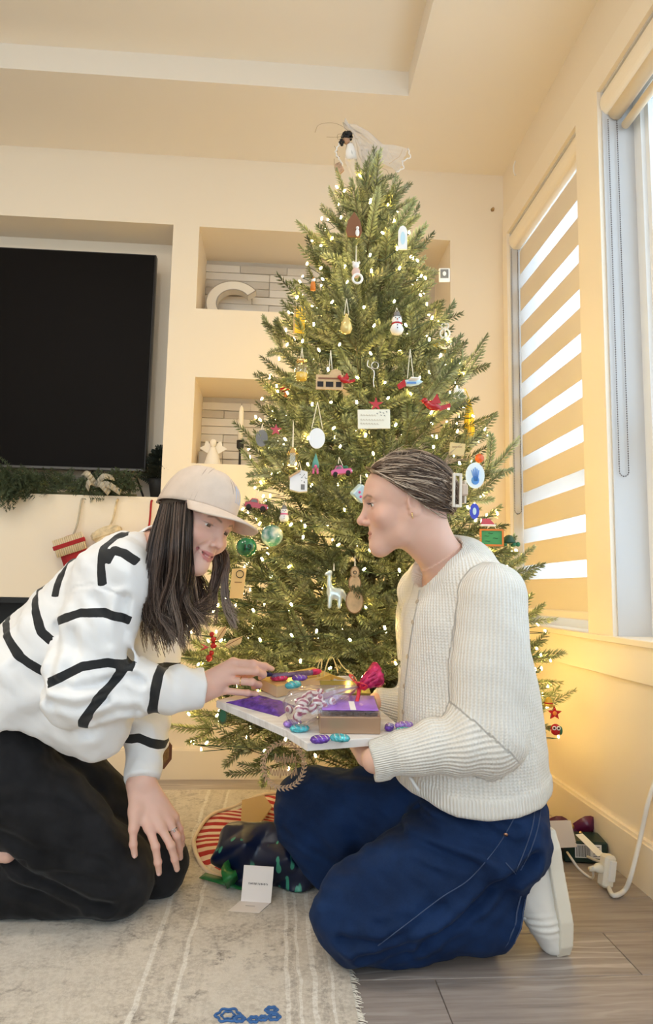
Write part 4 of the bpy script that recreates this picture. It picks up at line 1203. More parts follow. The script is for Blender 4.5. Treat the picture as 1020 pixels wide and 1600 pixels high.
band([(193, 952), (209, 942), (240, 962), (262, 968)], 1.58, [0, 2])
band([(60, 985), (75, 975), (129, 957), (165, 957), (200, 970)], 1.45, [1])
band([(78, 1066), (92, 1060), (129, 1041), (165, 1037), (200, 1046)], 1.42, [1])
band([(198, 1040), (166, 1083), (140, 1122), (136, 1132)], 1.47, [1])
band([(250, 1040), (245, 1075), (236, 1125)], 1.50, [1])
band([(186, 1022), (215, 1032), (290, 1046)], 1.74, [2, 0], 9.)
band([(170, 1170), (190, 1158), (216, 1154), (255, 1168)], 1.63, [2])
ribv = np.where(cuff1(V) < .004, 1., 0.)+np.where(cuff2(V) < .004, 1., 0.)
m = bpy.data.materials.new('striped_jersey'); m.use_nodes = True; N = NT(m); p = bsdf(m)
sv = N.attr('stripe').outputs['Fac']
wob = N.math('MULTIPLY_ADD', N.noise(40, 2), .003, -.0015)
f = N.math('LESS_THAN', N.math('ADD', sv, wob), .0092)
N.link(N.mix(f, (.84, .84, .85), (.010, .011, .013)), p.inputs['Base Color']); p.inputs['Roughness'].default_value = .85
p.inputs['Sheen Weight'].default_value = .15
N.link(N.bump(N.noise(500, 3, .7), .25, .0012), p.inputs['Normal']); MT['jersey'] = m
swA = ploc(qmesh('sweater', V, Q, [MT['jersey']], attrs={'stripe': st}), 'sweater', pa, PA0)
# ribbed cuffs are sewn on
print('A sweater', len(V))
# trousers
kn1, kn2 = at(174, 1366, 1.655), at(243, 1360, 1.755)
kn1[2] = .090; kn2[2] = .072
pt = SDF().add(ell((-.70, 1.66, .36), (.17, .175, .145)))
hn1, hn2 = P_((-.64, 1.60, .345)), P_((-.62, 1.745, .37))
leg1 = SDF().add(chain([hn1, lerp(hn1, kn1, .55), kn1], [.122, .100, .086])).add(chain([kn1, kn1+P_((-.20, .0, -.012)), kn1+P_((-.55, .02, -.012))], [.086, .078, .075]), .05)
leg2 = SDF().add(chain([hn2, lerp(hn2, kn2, .6), kn2], [.115, .090, .066])).add(chain([kn2, kn2+P_((-.20, .03, -.008)), kn2+P_((-.50, .05, -.008))], [.066, .064, .064]), .05)
pt.add(leg2, .03)
pt.add(leg1, .010)
CRP = [([at(x, y, 1.52) for x, y in pts], dp, w_) for pts, dp, w_ in (([(0, 1352), (60, 1390), (130, 1425), (160, 1432)], .014, .012), ([(0, 1300), (50, 1330), (100, 1345)], .006, .011), ([(20, 1250), (80, 1262), (130, 1290)], .005, .012),
    ([(60, 1372), (120, 1378), (170, 1400)], .006, .010), ([(100, 1350), (150, 1362), (190, 1392)], .005, .010), ([(0, 1400), (60, 1420), (110, 1440)], .007, .010), ([(60, 1200), (110, 1235), (150, 1280)], .005, .012))]
def foldsP(p):
    d = .007*gnoise(p, 13., 1.)+.004*gnoise(p*P_((1, 1, 1.5)), 26., 3.)+.0014*gnoise(p, 70., 3.)
    b = np.exp(-(np.linalg.norm(p-kn1-P_((-.12, -.04, .05)), axis=1)/.11)**2)
    d += b*.012*np.sin(48*(p[:, 0]*.55+p[:, 2]*.85)+2*np.sin(18*p[:, 0]))
    return d+grooves(p, CRP, 1.66)
pt.warp(foldsP)
pt.cut(lambda p: .004-p[:, 2], .01)
V, Q = nets(pt, (-.96, 1.36, -.01), (-.10, 1.98, .56), .0056)
MT['black_denim'] = mat('black_denim', (.016, .016, .018), .85, spec=.12, vary=.5, vscale=9, bump=.3, bscale=700, bdist=.0012, sheen=.08)
trA = ploc(qmesh('trousers', V, Q, [MT['black_denim']]), 'trousers', pa, PA0)
# cap: crown of six seamed panels, curved brim, button, rear strap
MT['cap'] = mat('cap_cotton', (.66, .545, .46), .85, vary=.06, vscale=25, bump=.25, bscale=700, bdist=.001)
MT['stitch'] = mat('cap_stitch', (.48, .38, .31), .85); MT['blue_thread'] = mat('blue_thread', (.42, .52, .72), .7)
def crown_pt(th, el, off=0.):
    """th: angle from the forehead, el: 0 rim .. 1 top"""
    a = el*PI/2; rim = .050-.034*(1-math.cos(th))*.5
    rx, ry = .0835+off, .1055+off
    c_ = math.cos(a)**.72; top = .142+off
    fl = 1+.035*math.cos(th)*math.sin(2*a)
    return hA(rx*math.sin(th)*c_*fl, -.016+ry*math.cos(th)*c_*fl, rim+(top-rim)*math.sin(a)**.92)
nT, nE = 96, 22; v = []; fq = []
for j in range(nE+1):
    for i in range(nT):
        th = 2*PI*i/nT; el = j/nE
        ds = abs(((th+PI/6) % (PI/3))-PI/6)*math.cos(el*PI/2)
        off = .0016*math.exp(-(ds/.035)**2)-.0016*math.exp(-(ds/.010)**2)+.0012*math.sin(5*th+9*el)*math.sin(el*PI)
        v.append(crown_pt(th, el, off))
for j in range(nE):
    for i in range(nT): fq.append((j*nT+i, j*nT+(i+1) % nT, (j+1)*nT+(i+1) % nT, (j+1)*nT+i))
cm = MB(); cm.add(v, fq)
crown = ploc(cm.mesh('cap', MT['cap'], True), 'cap', pa, PA0)
md = crown.modifiers.new('cloth_thickness', 'SOLIDIFY'); md.thickness = .002; md.offset = -1
b = MB(); v = []; fq = []; nA, nR = 28, 10
for j in range(nR+1):
    t = j/nR
    for i in range(nA+1):
        th = math.radians(-66+132*i/nA); e = .086*(max(0., math.cos(th*1.30)))**.55*t
        x, y = .0845*math.sin(th), -.016+.1065*math.cos(th)
        dx, dy = math.sin(th)*.55, 1.; x2, y2 = x+dx*e*.55, y+dy*e
        v.append(hA(x2, y2, (.052-.034*(1-math.cos(th))*.5)-(e*.05)-3.4*max(0, abs(x2)-.012)**2*t**.7-1.2*e*e))
for j in range(nR):
    for i in range(nA): fq.append((j*(nA+1)+i, j*(nA+1)+i+1, (j+1)*(nA+1)+i+1, (j+1)*(nA+1)+i))
b.add(v, fq); brim = link('brim', b.mesh('brim', MT['cap'], True), crown)
md = brim.modifiers.new('cloth_thickness', 'SOLIDIFY'); md.thickness = .0035; md.offset = 0
MB().ball(hA(0, -.016, .142), (.008, .008, .004), 10, 6, RA).build('button', MT['cap'], crown, True)
stp = MB()
for th in [k*PI/3 for k in range(6)]:
    for o_ in (-.05, .05):
        stp.tube([crown_pt(th+o_/max(.25, math.cos(e*PI/2)), e, .0013) for e in np.linspace(.02, .93, 16)], .0010, 4)
stp.build('stitching', MT['stitch'], crown, True)
MB().tube([crown_pt(th, .02, .001) for th in np.linspace(PI-.5, PI+.5, 9)], .006, 6, flat=.35).build('strap', MT['cap'], crown, True)
bk = crown_pt(PI-.35, .03, .003); MB().box(bk, (.012, .012, .014), RA, .002).build('buckle', MT['black'], crown)
em = MB()
for k in range(4):
    a = [crown_pt(-.12-.07*k+.03*math.sin(7*e+k), e, .0022) for e in np.linspace(.20, .52-.04*k, 9)]; em.tube(a, .0011, 4)
em.build('embroidery', MT['blue_thread'], crown, True)
# long brown hair falling from under the cap
m = bpy.data.materials.new('brown_hair'); m.use_nodes = True; N = NT(m); p = bsdf(m)
c = N.ramp(N.attr('shade').outputs['Fac'], [(0, (.016, .009, .007)), (.4, (.050, .028, .020)), (.75, (.15, .095, .070)), (1, (.34, .26, .21))])
N.link(c, p.inputs['Base Color']); p.inputs['Roughness'].default_value = .38; p.inputs['Anisotropic'].default_value = .5; p.inputs['Specular IOR Level'].default_value = .6; MT['hair_a'] = m
def hair_mesh(name, paths, r0, r1, mats, par, org, n=3, grad=0.):
    mb = MB(); sh = []
    for p, rr, s_ in paths:
        mb.tube(p, np.linspace(r0, r1, len(p))*rr, n, cap=False); sh += list(np.repeat(np.clip(s_+grad*(np.linspace(0, 1, len(p))-.35), 0, 1), n))
    me = mb.mesh(name, mats, True); at_ = me.attributes.new('shade', 'FLOAT', 'POINT'); at_.data.foreach_set('value', np.array(sh, np.float32))
    return ploc(me, name, par, org)
rh = random.Random(5); paths = []
def lock(root, mid, end, nstr, spread, curl=.0, tip=.35, shade=.5):
    """a lock of strands around a guide curve"""
    g = spline([root, *mid, end], 12); cx = rh.uniform(-.012, .012); ph = rh.uniform(0, 6)
    for k in range(nstr):
        a = rh.uniform(0, 2*PI); rr = spread*math.sqrt(rh.random()); o = P_((math.cos(a), .6*math.sin(a), .2*math.sin(a)))*rr
        t = np.linspace(0, 1, 12)[:, None]; w = .55+1.0*np.sin(t*PI)**.8*.6-.55*(1-tip)*t**3
        p = g+o*w+P_((1, 0, .3))*(cx*np.sin(t*5+a*.3)*t)+P_((.014*curl, -.006*curl, 0))*np.sin(8*t+ph)*t**2+P_((0, 0, 1))*rh.uniform(-.02, .03)*t**4
        paths.append((p, rh.uniform(.7, 1.2), min(1, max(0, shade+rh.gauss(0, .22)))))
for k in range(96):                              # the curtain on the near side
    u = (k+.5)/96; lay = rh.uniform(0, 1)
    r0 = lerp(at(299, 793, 1.466), at(250, 800, 1.525), u)+P_((0, .03*lay, float(np.interp(u, [0, .2, 1], [.003, .016, .018]))))
    e = at(np.interp(u, [0, .15, .5, 1], [330, 306, 272, 236])+rh.uniform(-10, 12), np.interp(u, [0, .3, 1], [966, 992, 990])+rh.uniform(-36, 22), 1.50+.07*lay)
    m1 = at(np.interp(u, [0, .5, 1], [298, 270, 236]), 845, np.interp(u, [0, .5, 1], [1.445, 1.445, 1.49])+.06*lay)
    m2 = at(np.interp(u, [0, .5, 1], [297, 264, 228])+rh.uniform(-3, 3), 905, 1.475+.07*lay)
    m3 = at(np.interp(u, [0, .5, 1], [300, 262, 229])+rh.uniform(-7, 7), 955, 1.485+.07*lay)
    lock(r0, [m1, m2, m3], e, 18, .0075, curl=1., shade=rh.choice((.08, .2, .3, .42, .55, .7)))
for k in range(16):                              # the far side, seen beyond the chin
    u = (k+.5)/16; lay = rh.uniform(0, 1)
    r0 = hA(.074, .045-.06*u, .035); m1 = at(350-18*u, 862, 1.60+.03*lay); m2 = at(342-14*u+rh.uniform(-3, 3), 915, 1.61+.03*lay)
    e = at(338-22*u+rh.uniform(-6, 6), 968-14*u+rh.uniform(-20, 8), 1.60+.04*lay); lock(r0, [m1, m2], e, 13, .006, shade=.5+.3*rh.random())
for k in range(5):                               # one loose lock out in front
    r0 = hA(.072, .050, .035); lock(r0, [at(353, 862, 1.60), at(349+2*k*.6, 905, 1.60), at(353+k, 945, 1.59)], at(371+rh.uniform(-4, 3), 974+rh.uniform(-5, 4), 1.59), 16, .0042, shade=.6+.3*rh.random())
for k in range(40):                              # between the two, around the neck
    u = (k+.5)/40; r0 = hA(.03-.06*u, -.085, .01); m1 = at(262+40*u, 880, 1.62); m2 = at(268+55*u, 925, 1.60)
    lock(r0, [m1, m2], at(275+50*u+rh.uniform(-8, 8), 972+rh.uniform(-25, 10), 1.58), 12, .010, shade=.25)
hairA = hair_mesh('hair', paths, .00110, .00045, MT['hair_a'], pa, PA0, grad=.42)
um = SDF().add(loft([hA(-.045, -.035, .05), at(272, 850, 1.515), at(266, 905, 1.535), at(274, 945, 1.545)], [.040, .042, .042, .022], [.045, .040, .040, .02], (1, 0, 0)))
um.add(ell(hA(0, -.018, .042), P_((.077, .099, .084))*sA, RA), .01); um.cut(local(lambda q: np.maximum(q[:, 2]-.06, q[:, 1]-.045+.0*q[:, 0]), oA, RA, sA), .01)
V, Q = nets(um, (-.40, 1.40, .60), (-.05, 1.75, 1.03), .005)
ploc(qmesh('hair_underlayer', V, Q, [MT['hair_a']], attrs={'shade': np.full(len(V), .15)}), 'hair_underlayer', hairA, PA0)

# ---------------------------------------------------------------- person in the cream cardigan (right)
SKIN_B = (.73, .45, .35)
PB0 = P_((.42, 1.5, 0))
pb = empty('person', tuple(PB0), label='kneeling person in cream knitted cardigan and blue jeans, hair in a claw clip', cat='person')
sB = .97
F = P_((-.985, .05, -.10)); F /= np.linalg.norm(F); U = P_((-.10, -.0, .99)); U -= F*(F@U); U /= np.linalg.norm(U)
RB = np.stack([np.cross(F, U), F, U], 1)
oB = at(577, 790, 1.505)-RB@(sB*P_((0, .082, .010)))
def hB(x, y, z): return oB+RB@(sB*P_((x, y, z)))
headB = head_field(.5)
nkB = at(712, 905, 1.53)
S1b, E1b, W1b = at(768, 932, 1.405), at(762, 1150, 1.385), at(585, 1188, 1.40)
S2b, E2b, W2b = at(662, 925, 1.70), at(668, 1120, 1.76), at(588, 1100, 1.735)
bodyB = SDF().add(bnd(local(headB, oB, RB, sB), oB+RB@P_((0, .005, .01)), .16))
bodyB.add(rc(hB(0, -.040, -.040), hB(0, -.046, -.075), .054, .050), .03).add(rc(hB(0, -.046, -.075), nkB, .049, .056), .02)
bodyB.add(rc(nkB, lerp(S1b, S2b, .5)+P_((.0, 0, -.02)), .056, .075), .04)
bodyB.add(loft([at(738, 1240, 1.54), at(733, 1130, 1.54), at(725, 1010, 1.54), at(715, 920, 1.54)], [.13, .11, .14, .12], [.10, .085, .09, .06], (0, 1, 0)), .04)
bodyB.add(chain([lerp(nkB, S1b, .4), S1b, E1b, lerp(E1b, W1b, .75), W1b], [.05, .045, .040, .029, .026]), .03)
bodyB.add(chain([lerp(nkB, S2b, .4), S2b, E2b, lerp(E2b, W2b, .75), W2b], [.05, .045, .040, .029, .026]), .03)
# near hand under the tray's front, far hand steadying its back
def flat_hand(w, d, up, s=1., spread=.018, curl=.0):
    d = d/np.linalg.norm(d); sd = np.cross(d, up); sd /= np.linalg.norm(sd); u = np.cross(sd, d)
    fs, pl = [], []
    L = (.078, .086, .080, .062)
    for i in range(4):
        k = w+d*.082+sd*spread*(1.5-i)*s-u*.004*abs(1.5-i); fs.append([k, k+d*L[i]*.45+u*(.004-curl*.3), k+d*L[i]*.78+u*(.002-curl), k+d*L[i]*1.0-u*(.002+curl*1.7)])
        pl.append((w+sd*.011*(1.5-i)*s, k, .0165, .0115))
    t0 = w+d*.028+sd*.030*s-u*.006; th = [t0, t0+d*.034+sd*.020*s-u*.004, t0+d*.062+sd*.026*s-u*.004, t0+d*.082+sd*.026*s-u*.003]
    pl.append((w, th[0], .016, .0135)); pl.append((th[0], th[1], .0125, .010))
    return hand_field([th]+fs, pl, w)
bodyB.add(bnd(flat_hand(W1b+P_((.000, .034, -.002)), P_((-.12, .985, .16)), P_((0, .16, -1)), -1.), W1b+P_((-.08, .05, 0)), .16), .014)
bodyB.add(bnd(flat_hand(W2b+P_((-.005, -.005, 0)), P_((-.75, -.62, -.10)), P_((-.2, .3, 1)), 1., curl=.012), W2b+P_((-.08, -.05, 0)), .16), .014)
V, Q = nets(bodyB, (.02, 1.30, .20), (.68, 1.90, 1.09), .0020)
tone = skin_tone(V, SKIN_B)
q = (V-oB)@RB/sB; hm = (np.linalg.norm(q-P_((0, .005, .01)), axis=1) < .17)
tone[hm] = head_colour(q[hm], SKIN_B, (.52, .24, .20), headB.lips)
bodB = ploc(qmesh('body', V, Q, [MT['skin']], attrs={'tone': tone}), 'body', pb, PB0)
add_eyes(bodB, oB, RB, sB, look=(0, -.25))
MT['lash'] = mat('eyelash', (.03, .02, .015), .6)
for sd in (-1, 1):
    mb = MB()
    for k in range(9):
        a = -1+2*k/8; r0 = hB(sd*(.0315+.0105*a), .0815-.003*a*a, .0108); mb.tube([r0, r0+RB@P_((sd*.002*a, .006, -.0005)), r0+RB@P_((sd*.003*a, .009, .002))], [.0006, .0004, .0002], 3)
    mb.build('eyelashes', MT['lash'], bodB)
print('B skin', len(V))
near = -1 if (RB[:, 0]@P_((0, 1, 0))) > 0 else 1          # local x sign of the side turned to the camera
er = MB().tube(torus(hB(near*.0735, -.005, -.028), RB@P_((.25, 1, 0)), .0062, .0012)[:-6], .0013, 6); er.build('earring', MT['ring_gold'], bodB, True)
# hair: base shell, swept-back strands, twist and clip
pathsB = []; rh = random.Random(9)
clipc = hB(near*.020, -.108, .052)
def onhead(th, el, off=0.):
    """th from the forehead towards the near side and back, el up"""
    x, y, z = math.sin(th)*math.cos(el), math.cos(th)*math.cos(el), math.sin(el)
    return P_((near*x*(.0745+off), -.016+y*(.0965+off), .044+z*(.0830+off)))
def sweep(th0, el0, n, spread, lift, shade, r=1., side=1, endp=None):
    for k in range(n):
        t0 = th0+max(-2*spread, min(2*spread, rh.gauss(0, spread))); e0 = el0+abs(rh.gauss(0, spread*.8))
        a = onhead(t0, e0, .001); e_ = P_(endp if endp is not None else (near*.012, -.116, .018))+P_([rh.gauss(0, .006), rh.gauss(0, .004), rh.gauss(0, .012)])
        n_ = 12; p = []
        lf = lift*rh.uniform(.75, 1.2); sag = .022 if e0 > .35 else (.006 if e0 > .12 else -.004)
        for t in np.linspace(0, 1, n_):
            q = lerp(a, e_, t); c = P_((0, -.016, .044)); v = (q-c)/P_((.0745, .0965, .083)); l = np.linalg.norm(v)+1e-9
            tgt = c+v/l*(P_((.0745, .0965, .083))+.003+lf*math.sin(PI*min(1, t*1.12))**.8)
            w = 1-max(0, (t-.82)/.18)**1.5
            q2 = q*(1-w)+tgt*w
            q2 = q2+P_((0, 0, -sag*math.sin(PI*t**1.3)))
            if t < .88: q2[2] = max(q2[2], .019+.90*q2[1]+.004*t)
            p.append(oB+RB@(sB*q2))
        pathsB.append((np.array(p), r*rh.uniform(.7, 1.25), min(1, max(0, shade+rh.gauss(0, .11)))))
# hairline: from the parting at the top of the forehead, down the temple, over the ear to the nape; both sides of the head
for side in (1, -1):
    for th, el in ((.0, .62), (.10, .60), (.25, .56), (.40, .50), (.55, .42), (.70, .32), (.85, .21), (1.0, .09), (1.12, -.01), (1.25, -.12), (1.38, -.24), (1.5, -.36), (1.62, -.48), (1.80, -.60), (2.0, -.70), (2.25, -.76), (2.55, -.78), (2.85, -.78), (3.1, -.78)):
        for c_ in range(3):
            sweep(side*(th+rh.uniform(-.07, .07)), el+rh.uniform(-.03, .03), 26, .035, .012+.005*rh.random(), rh.choice((.08, .2, .35, .5, .65, .85, .97)), 1.)
    for k in range(46):                          # fill over the top of the head
        th, el = rh.uniform(.0, 2.2), rh.uniform(.3, 1.3)
        if side < 0 and k % 2: continue
        sweep(side*th, el, 16, .05, .016, rh.choice((.08, .2, .35, .5, .65, .85, .97)))
# the twist: loops rolled under the clip
for k in range(26):
    c0 = P_((near*rh.uniform(-.015, .030), -.098+rh.uniform(-.006, .004), .0)); rr = rh.uniform(.008, .020); sh = rh.uniform(.3, .8)
    for j in range(14):
        a0 = rh.uniform(-.3, .3); d = P_([rh.gauss(0, .004), rh.gauss(0, .003), rh.gauss(0, .003)])
        ang = np.linspace(-2.2+a0, 1.9+a0, 10)
        p = [oB+RB@(sB*(c0+d+P_((near*.004*t, -rr*math.cos(t)*.9-.004, -.006+rr*1.25*math.sin(t)+.018)))) for t in ang]
        pathsB.append((np.array(p), rh.uniform(.7, 1.2), min(1, max(0, sh+rh.gauss(0, .18)))))
for k in range(34):                              # flyaways around the crown and the top of the clip
    a = onhead(rh.uniform(-1, 3.1), rh.uniform(.5, 1.3), .012); d = P_([rh.gauss(0, .010), -.012+rh.gauss(0, .008), .006+rh.gauss(0, .006)])
    pathsB.append((spline([oB+RB@(sB*a), oB+RB@(sB*(a+d)), oB+RB@(sB*(a+2*d+P_((0, 0, -.01))))], 6), .45, .9))
for k in range(20):
    a = P_((near*.01+rh.gauss(0, .012), -.100, .088)); d = P_([rh.gauss(0, .012), -.010+rh.gauss(0, .012), .014+rh.gauss(0, .008)])
    pathsB.append((spline([oB+RB@(sB*a), oB+RB@(sB*(a+d)), oB+RB@(sB*(a+1.8*d+P_((0, -.008, -.008))))], 6), .6, .8))
m = bpy.data.materials.new('dark_blond_hair'); m.use_nodes = True; N = NT(m); p = bsdf(m)
c = N.ramp(N.attr('shade').outputs['Fac'], [(0, (.050, .028, .018)), (.38, (.14, .085, .055)), (.7, (.34, .235, .16)), (1, (.66, .53, .41))])
N.link(c, p.inputs['Base Color']); p.inputs['Roughness'].default_value = .40; p.inputs['Specular IOR Level'].default_value = .5; MT['hair_b'] = m
hairB = hair_mesh('hair', pathsB, .00115, .00070, MT['hair_b'], pb, PB0)
um = SDF().add(ell((0, -.018, .045), (.0775, .099, .0855))); um.add(ell((near*.008, -.100, .030), (.036, .030, .045)), .02)
um.cut(lambda q: (.024+.9*q[:, 1]-q[:, 2])*.74, .004)
um.sub(ell((0, .085, -.010), (.100, .058, .088)), .006); um.sub(ell((0, .020, -.060), (.100, .070, .070)), .006)
for s_ in (-1, 1): um.sub(ell((s_*.078, -.004, -.022), (.018, .022, .026)), .004)
um.sub(ell((0, -.03, -.075), (.10, .10, .062)), .006)
V, Q = nets(local(um, oB, RB, sB), oB-.16, oB+.16, .004)
ploc(qmesh('hair_base', V, Q, [MT['hair_b']], attrs={'shade': .35+.2*gnoise((V-oB)@RB, 60.)}), 'hair_base', hairB, PB0)
# claw clip: two facing frames of pale resin joined by a hinge bar
MT['clip'] = mat('clip_resin', (.74, .66, .55), .3, coat=.3)
def clipframe(px_poly, Y): return [at(x, y, Y) for x, y in px_poly]
c0 = at(714, 766, 1.425); ax = at(719, 740, 1.425)-at(708, 793, 1.425); ax /= np.linalg.norm(ax)
fr = frame(P_((.96, .22, 0)), ax)
mb = MB()
hw, hh, bar = .0115, .0375, .0065
for (x0, x1, z0, z1) in ((-hw, -hw+bar, -hh, hh), (hw-bar, hw, -hh, hh), (-hw+bar, hw-bar, hh-bar, hh), (-hw+bar, hw-bar, -hh, -hh+bar)):
    mb.box(c0+fr@P_(((x0+x1)/2, 0, (z0+z1)/2)), (x1-x0, .005, z1-z0), fr, .0012)
clip = ploc(mb.mesh('claw_clip', MT['clip']), 'claw_clip', pb, PB0)
c1 = c0+fr@P_((.030, .012, .0)); mb = MB()
for (x0, x1, z0, z1) in ((-.006, .006, -.034, .034),): mb.box(c1+fr@P_((0, .02, 0)), (.005, .030, .052), fr, .0012)
mb.build('back_jaw', MT['clip'], clip)
MB().box(c0+fr@P_((.0185, .004, .002)), (.016, .014, .026), fr, .003).build('hinge', mat('clip_hinge', (.60, .46, .36), .35), clip)
mb = MB()
for k in range(5):
    z = -.028+.014*k; mb.tube([c0+fr@P_((-hw+.003, .001, z)), c0+fr@P_((-hw+.001, .014, z)), c0+fr@P_((-hw+.003, .026, z))], [.0024, .0020, .0010], 5)
mb.build('teeth_row', MT['clip'], clip)
# necklaces
nk = MB(); a0 = hB(0, -.052, -.10)
npts = [at(724, 848, 1.475), at(712, 868, 1.462), at(703, 885, 1.458), at(690, 915, 1.462), at(672, 938, 1.478), at(659, 940, 1.50), at(655, 915, 1.525), at(656, 890, 1.55)]
# ---- cardigan
CB = [at(738, 1250, 1.56), at(735, 1180, 1.56), at(730, 1080, 1.56), at(722, 980, 1.555), at(712, 905, 1.55)]
torB = SDF().add(loft(CB, [.196, .184, .168, .165, .135], [.176, .170, .158, .140, .085], (0, 1, 0)))
torB.add(rc(CB[4]+P_((0, -.01, .0)), S1b+P_((0, .02, -.0)), .080, .068), .04).add(rc(CB[4], S2b, .080, .068), .04)
torB.add(rc(CB[4]+P_((0, 0, .01)), nkB+P_((-.0, 0, -.014)), .085, .076), .03)
torB.sub(lambda p: .275+.10*(p[:, 0]-.30)-p[:, 2]+.0*p[:, 0], .015) if False else None
hemB = lambda p: (.290+.020*np.clip((p[:, 0]-.45)/.15, 0, 1)+.045*np.clip((.37-p[:, 0])/.14, 0, 1))-p[:, 2]
torB.cut(hemB, .012)
nearB = SDF().add(chain([S1b, lerp(S1b, E1b, .5), E1b], [.072, .082, .076])).add(chain([E1b, lerp(E1b, W1b, .5), W1b], [.076, .054, .040]), .03)
wd = (W1b-E1b)/np.linalg.norm(W1b-E1b)
nearB.cut(lambda p: (p-W1b-wd*.006)@wd, .004)
farB = SDF().add(chain([S2b, E2b], [.078, .070])).add(chain([E2b, lerp(E2b, W2b, .5), W2b], [.068, .052, .040]), .03)
wd2 = (W2b-E2b)/np.linalg.norm(W2b-E2b); farB.cut(lambda p: (p-W2b-wd2*.006)@wd2, .004)
cd = SDF().add(torB).add(nearB, .012).add(farB, .018)
uaB = (E1b-S1b)/np.linalg.norm(E1b-S1b)
def foldsB(p):
    d = .0035*gnoise(p*P_((1, 1, .6)), 12., 4.)+.002*gnoise(p, 26., 8.)
    fa = np.exp(-(np.linalg.norm(p-lerp(E1b, W1b, .25), axis=1)/.085)**2); t = (p-E1b)@wd
    d += fa*.008*np.sin(85*t+14*(p[:, 2]-E1b[2])*2)
    d += .0035*np.exp(-(np.linalg.norm(p-lerp(E1b, W1b, .7), axis=1)/.06)**2)*np.sin(100*t)
    # raised ribbed hem, cuffs and neckband
    d += .003*ss(-hemB(p), .034, .042)*(1-ss(-hemB(p), .06, .12))
    return d
cd.warp(foldsB)
ngm = hB(0, -.045, -.08); nax = ngm-(nkB+P_((.0, 0, -.03)))
neckhole = SDF().add(rc(ngm, nkB+P_((-.005, 0, -.01)), .060, .066)); neckhole.add(ell(at(660, 892, 1.53)+P_((-.01, 0, .005)), (.045, .06, .035)), .03)
cd.sub(neckhole, .006)
V, Q = nets(cd, (.14, 1.27, .20), (.74, 1.92, .90), .0048)
dT, dN, dF = torB(V), nearB(V), farB(V); part = np.argmin(np.stack([dT, dN, dF], 1), 1)
# rib coordinate (across the wales) and wale-direction coordinate in metres
rib = np.zeros(len(V)); row = np.zeros(len(V))
ang = np.arctan2(V[:, 1]-1.56, V[:, 0]-np.interp(V[:, 2], [c[2] for c in CB], [c[0] for c in CB])); rib = ang*.155; row = V[:, 2].copy()
def tubecoord(Vs, a, b, rad):
    d = (b-a)/np.linalg.norm(b-a); u = np.cross(d, [0, 1, 0.]); u /= np.linalg.norm(u); w = np.cross(d, u); q = Vs-a
    return np.arctan2(q@w, q@u)*rad, q@d
for pi_, (S_, E_, W_) in ((1, (S1b, E1b, W1b)), (2, (S2b, E2b, W2b))):
    mk = part == pi_; Vs = V[mk]
    r1, l1 = tubecoord(Vs, S_, E_, .072); r2, l2 = tubecoord(Vs, E_, W_, .055)
    bis = (E_-S_)/np.linalg.norm(E_-S_)-(W_-E_)/np.linalg.norm(W_-E_)
    low = ((Vs-E_)@((E_-S_)/np.linalg.norm(E_-S_)+(W_-E_)/np.linalg.norm(W_-E_))) > 0
    rib[mk] = np.where(low, r2, r1); row[mk] = np.where(low, l2, l1)
trimm = np.maximum(1-ss(-hemB(V), .036, .040), 0)*(part == 0)
trimm = np.maximum(trimm, ((part == 1) & ((V-W1b)@wd > -.045)).astype(float)); trimm = np.maximum(trimm, (1-ss(neckhole(V), .022, .026))*(part == 0))
frontx = np.abs(ang) > 2.95                      # button band down the front
m = bpy.data.materials.new('cream_rib_knit'); m.use_nodes = True; N = NT(m); p = bsdf(m)
ra = N.attr('rib').outputs['Fac']; ro = N.attr('row').outputs['Fac']; tm = N.attr('trim').outputs['Fac']
w1 = N.math('SINE', N.math('MULTIPLY', ra, 2*PI/.0078)); w2_ = N.math('SINE', N.math('ADD', N.math('MULTIPLY', ro, 2*PI/.0062), N.math('MULTIPLY', w1, 1.1)))
kn = N.math('ADD', N.math('MULTIPLY', w1, .75), N.math('MULTIPLY', w2_, .22))
w3 = N.math('SINE', N.math('MULTIPLY', ra, 2*PI/.0062))
hgt = N.math('ADD', N.math('MULTIPLY', kn, N.math('SUBTRACT', 1., tm)), N.math('MULTIPLY', N.math('MULTIPLY', w3, .9), tm))
N.link(N.bump(hgt, .75, .0016), p.inputs['Normal'])
N.link(N.mix(N.math('MULTIPLY_ADD', hgt, .28, .5), (.70, .67, .61), (.92, .90, .86)), p.inputs['Base Color']); p.inputs['Roughness'].default_value = .9
p.inputs['Sheen Weight'].default_value = .2; MT['knit'] = m
card = ploc(qmesh('cardigan', V, Q, [MT['knit']], attrs={'rib': rib, 'row': row, 'trim': trimm}), 'cardigan', pb, PB0)
print('B cardigan', len(V))
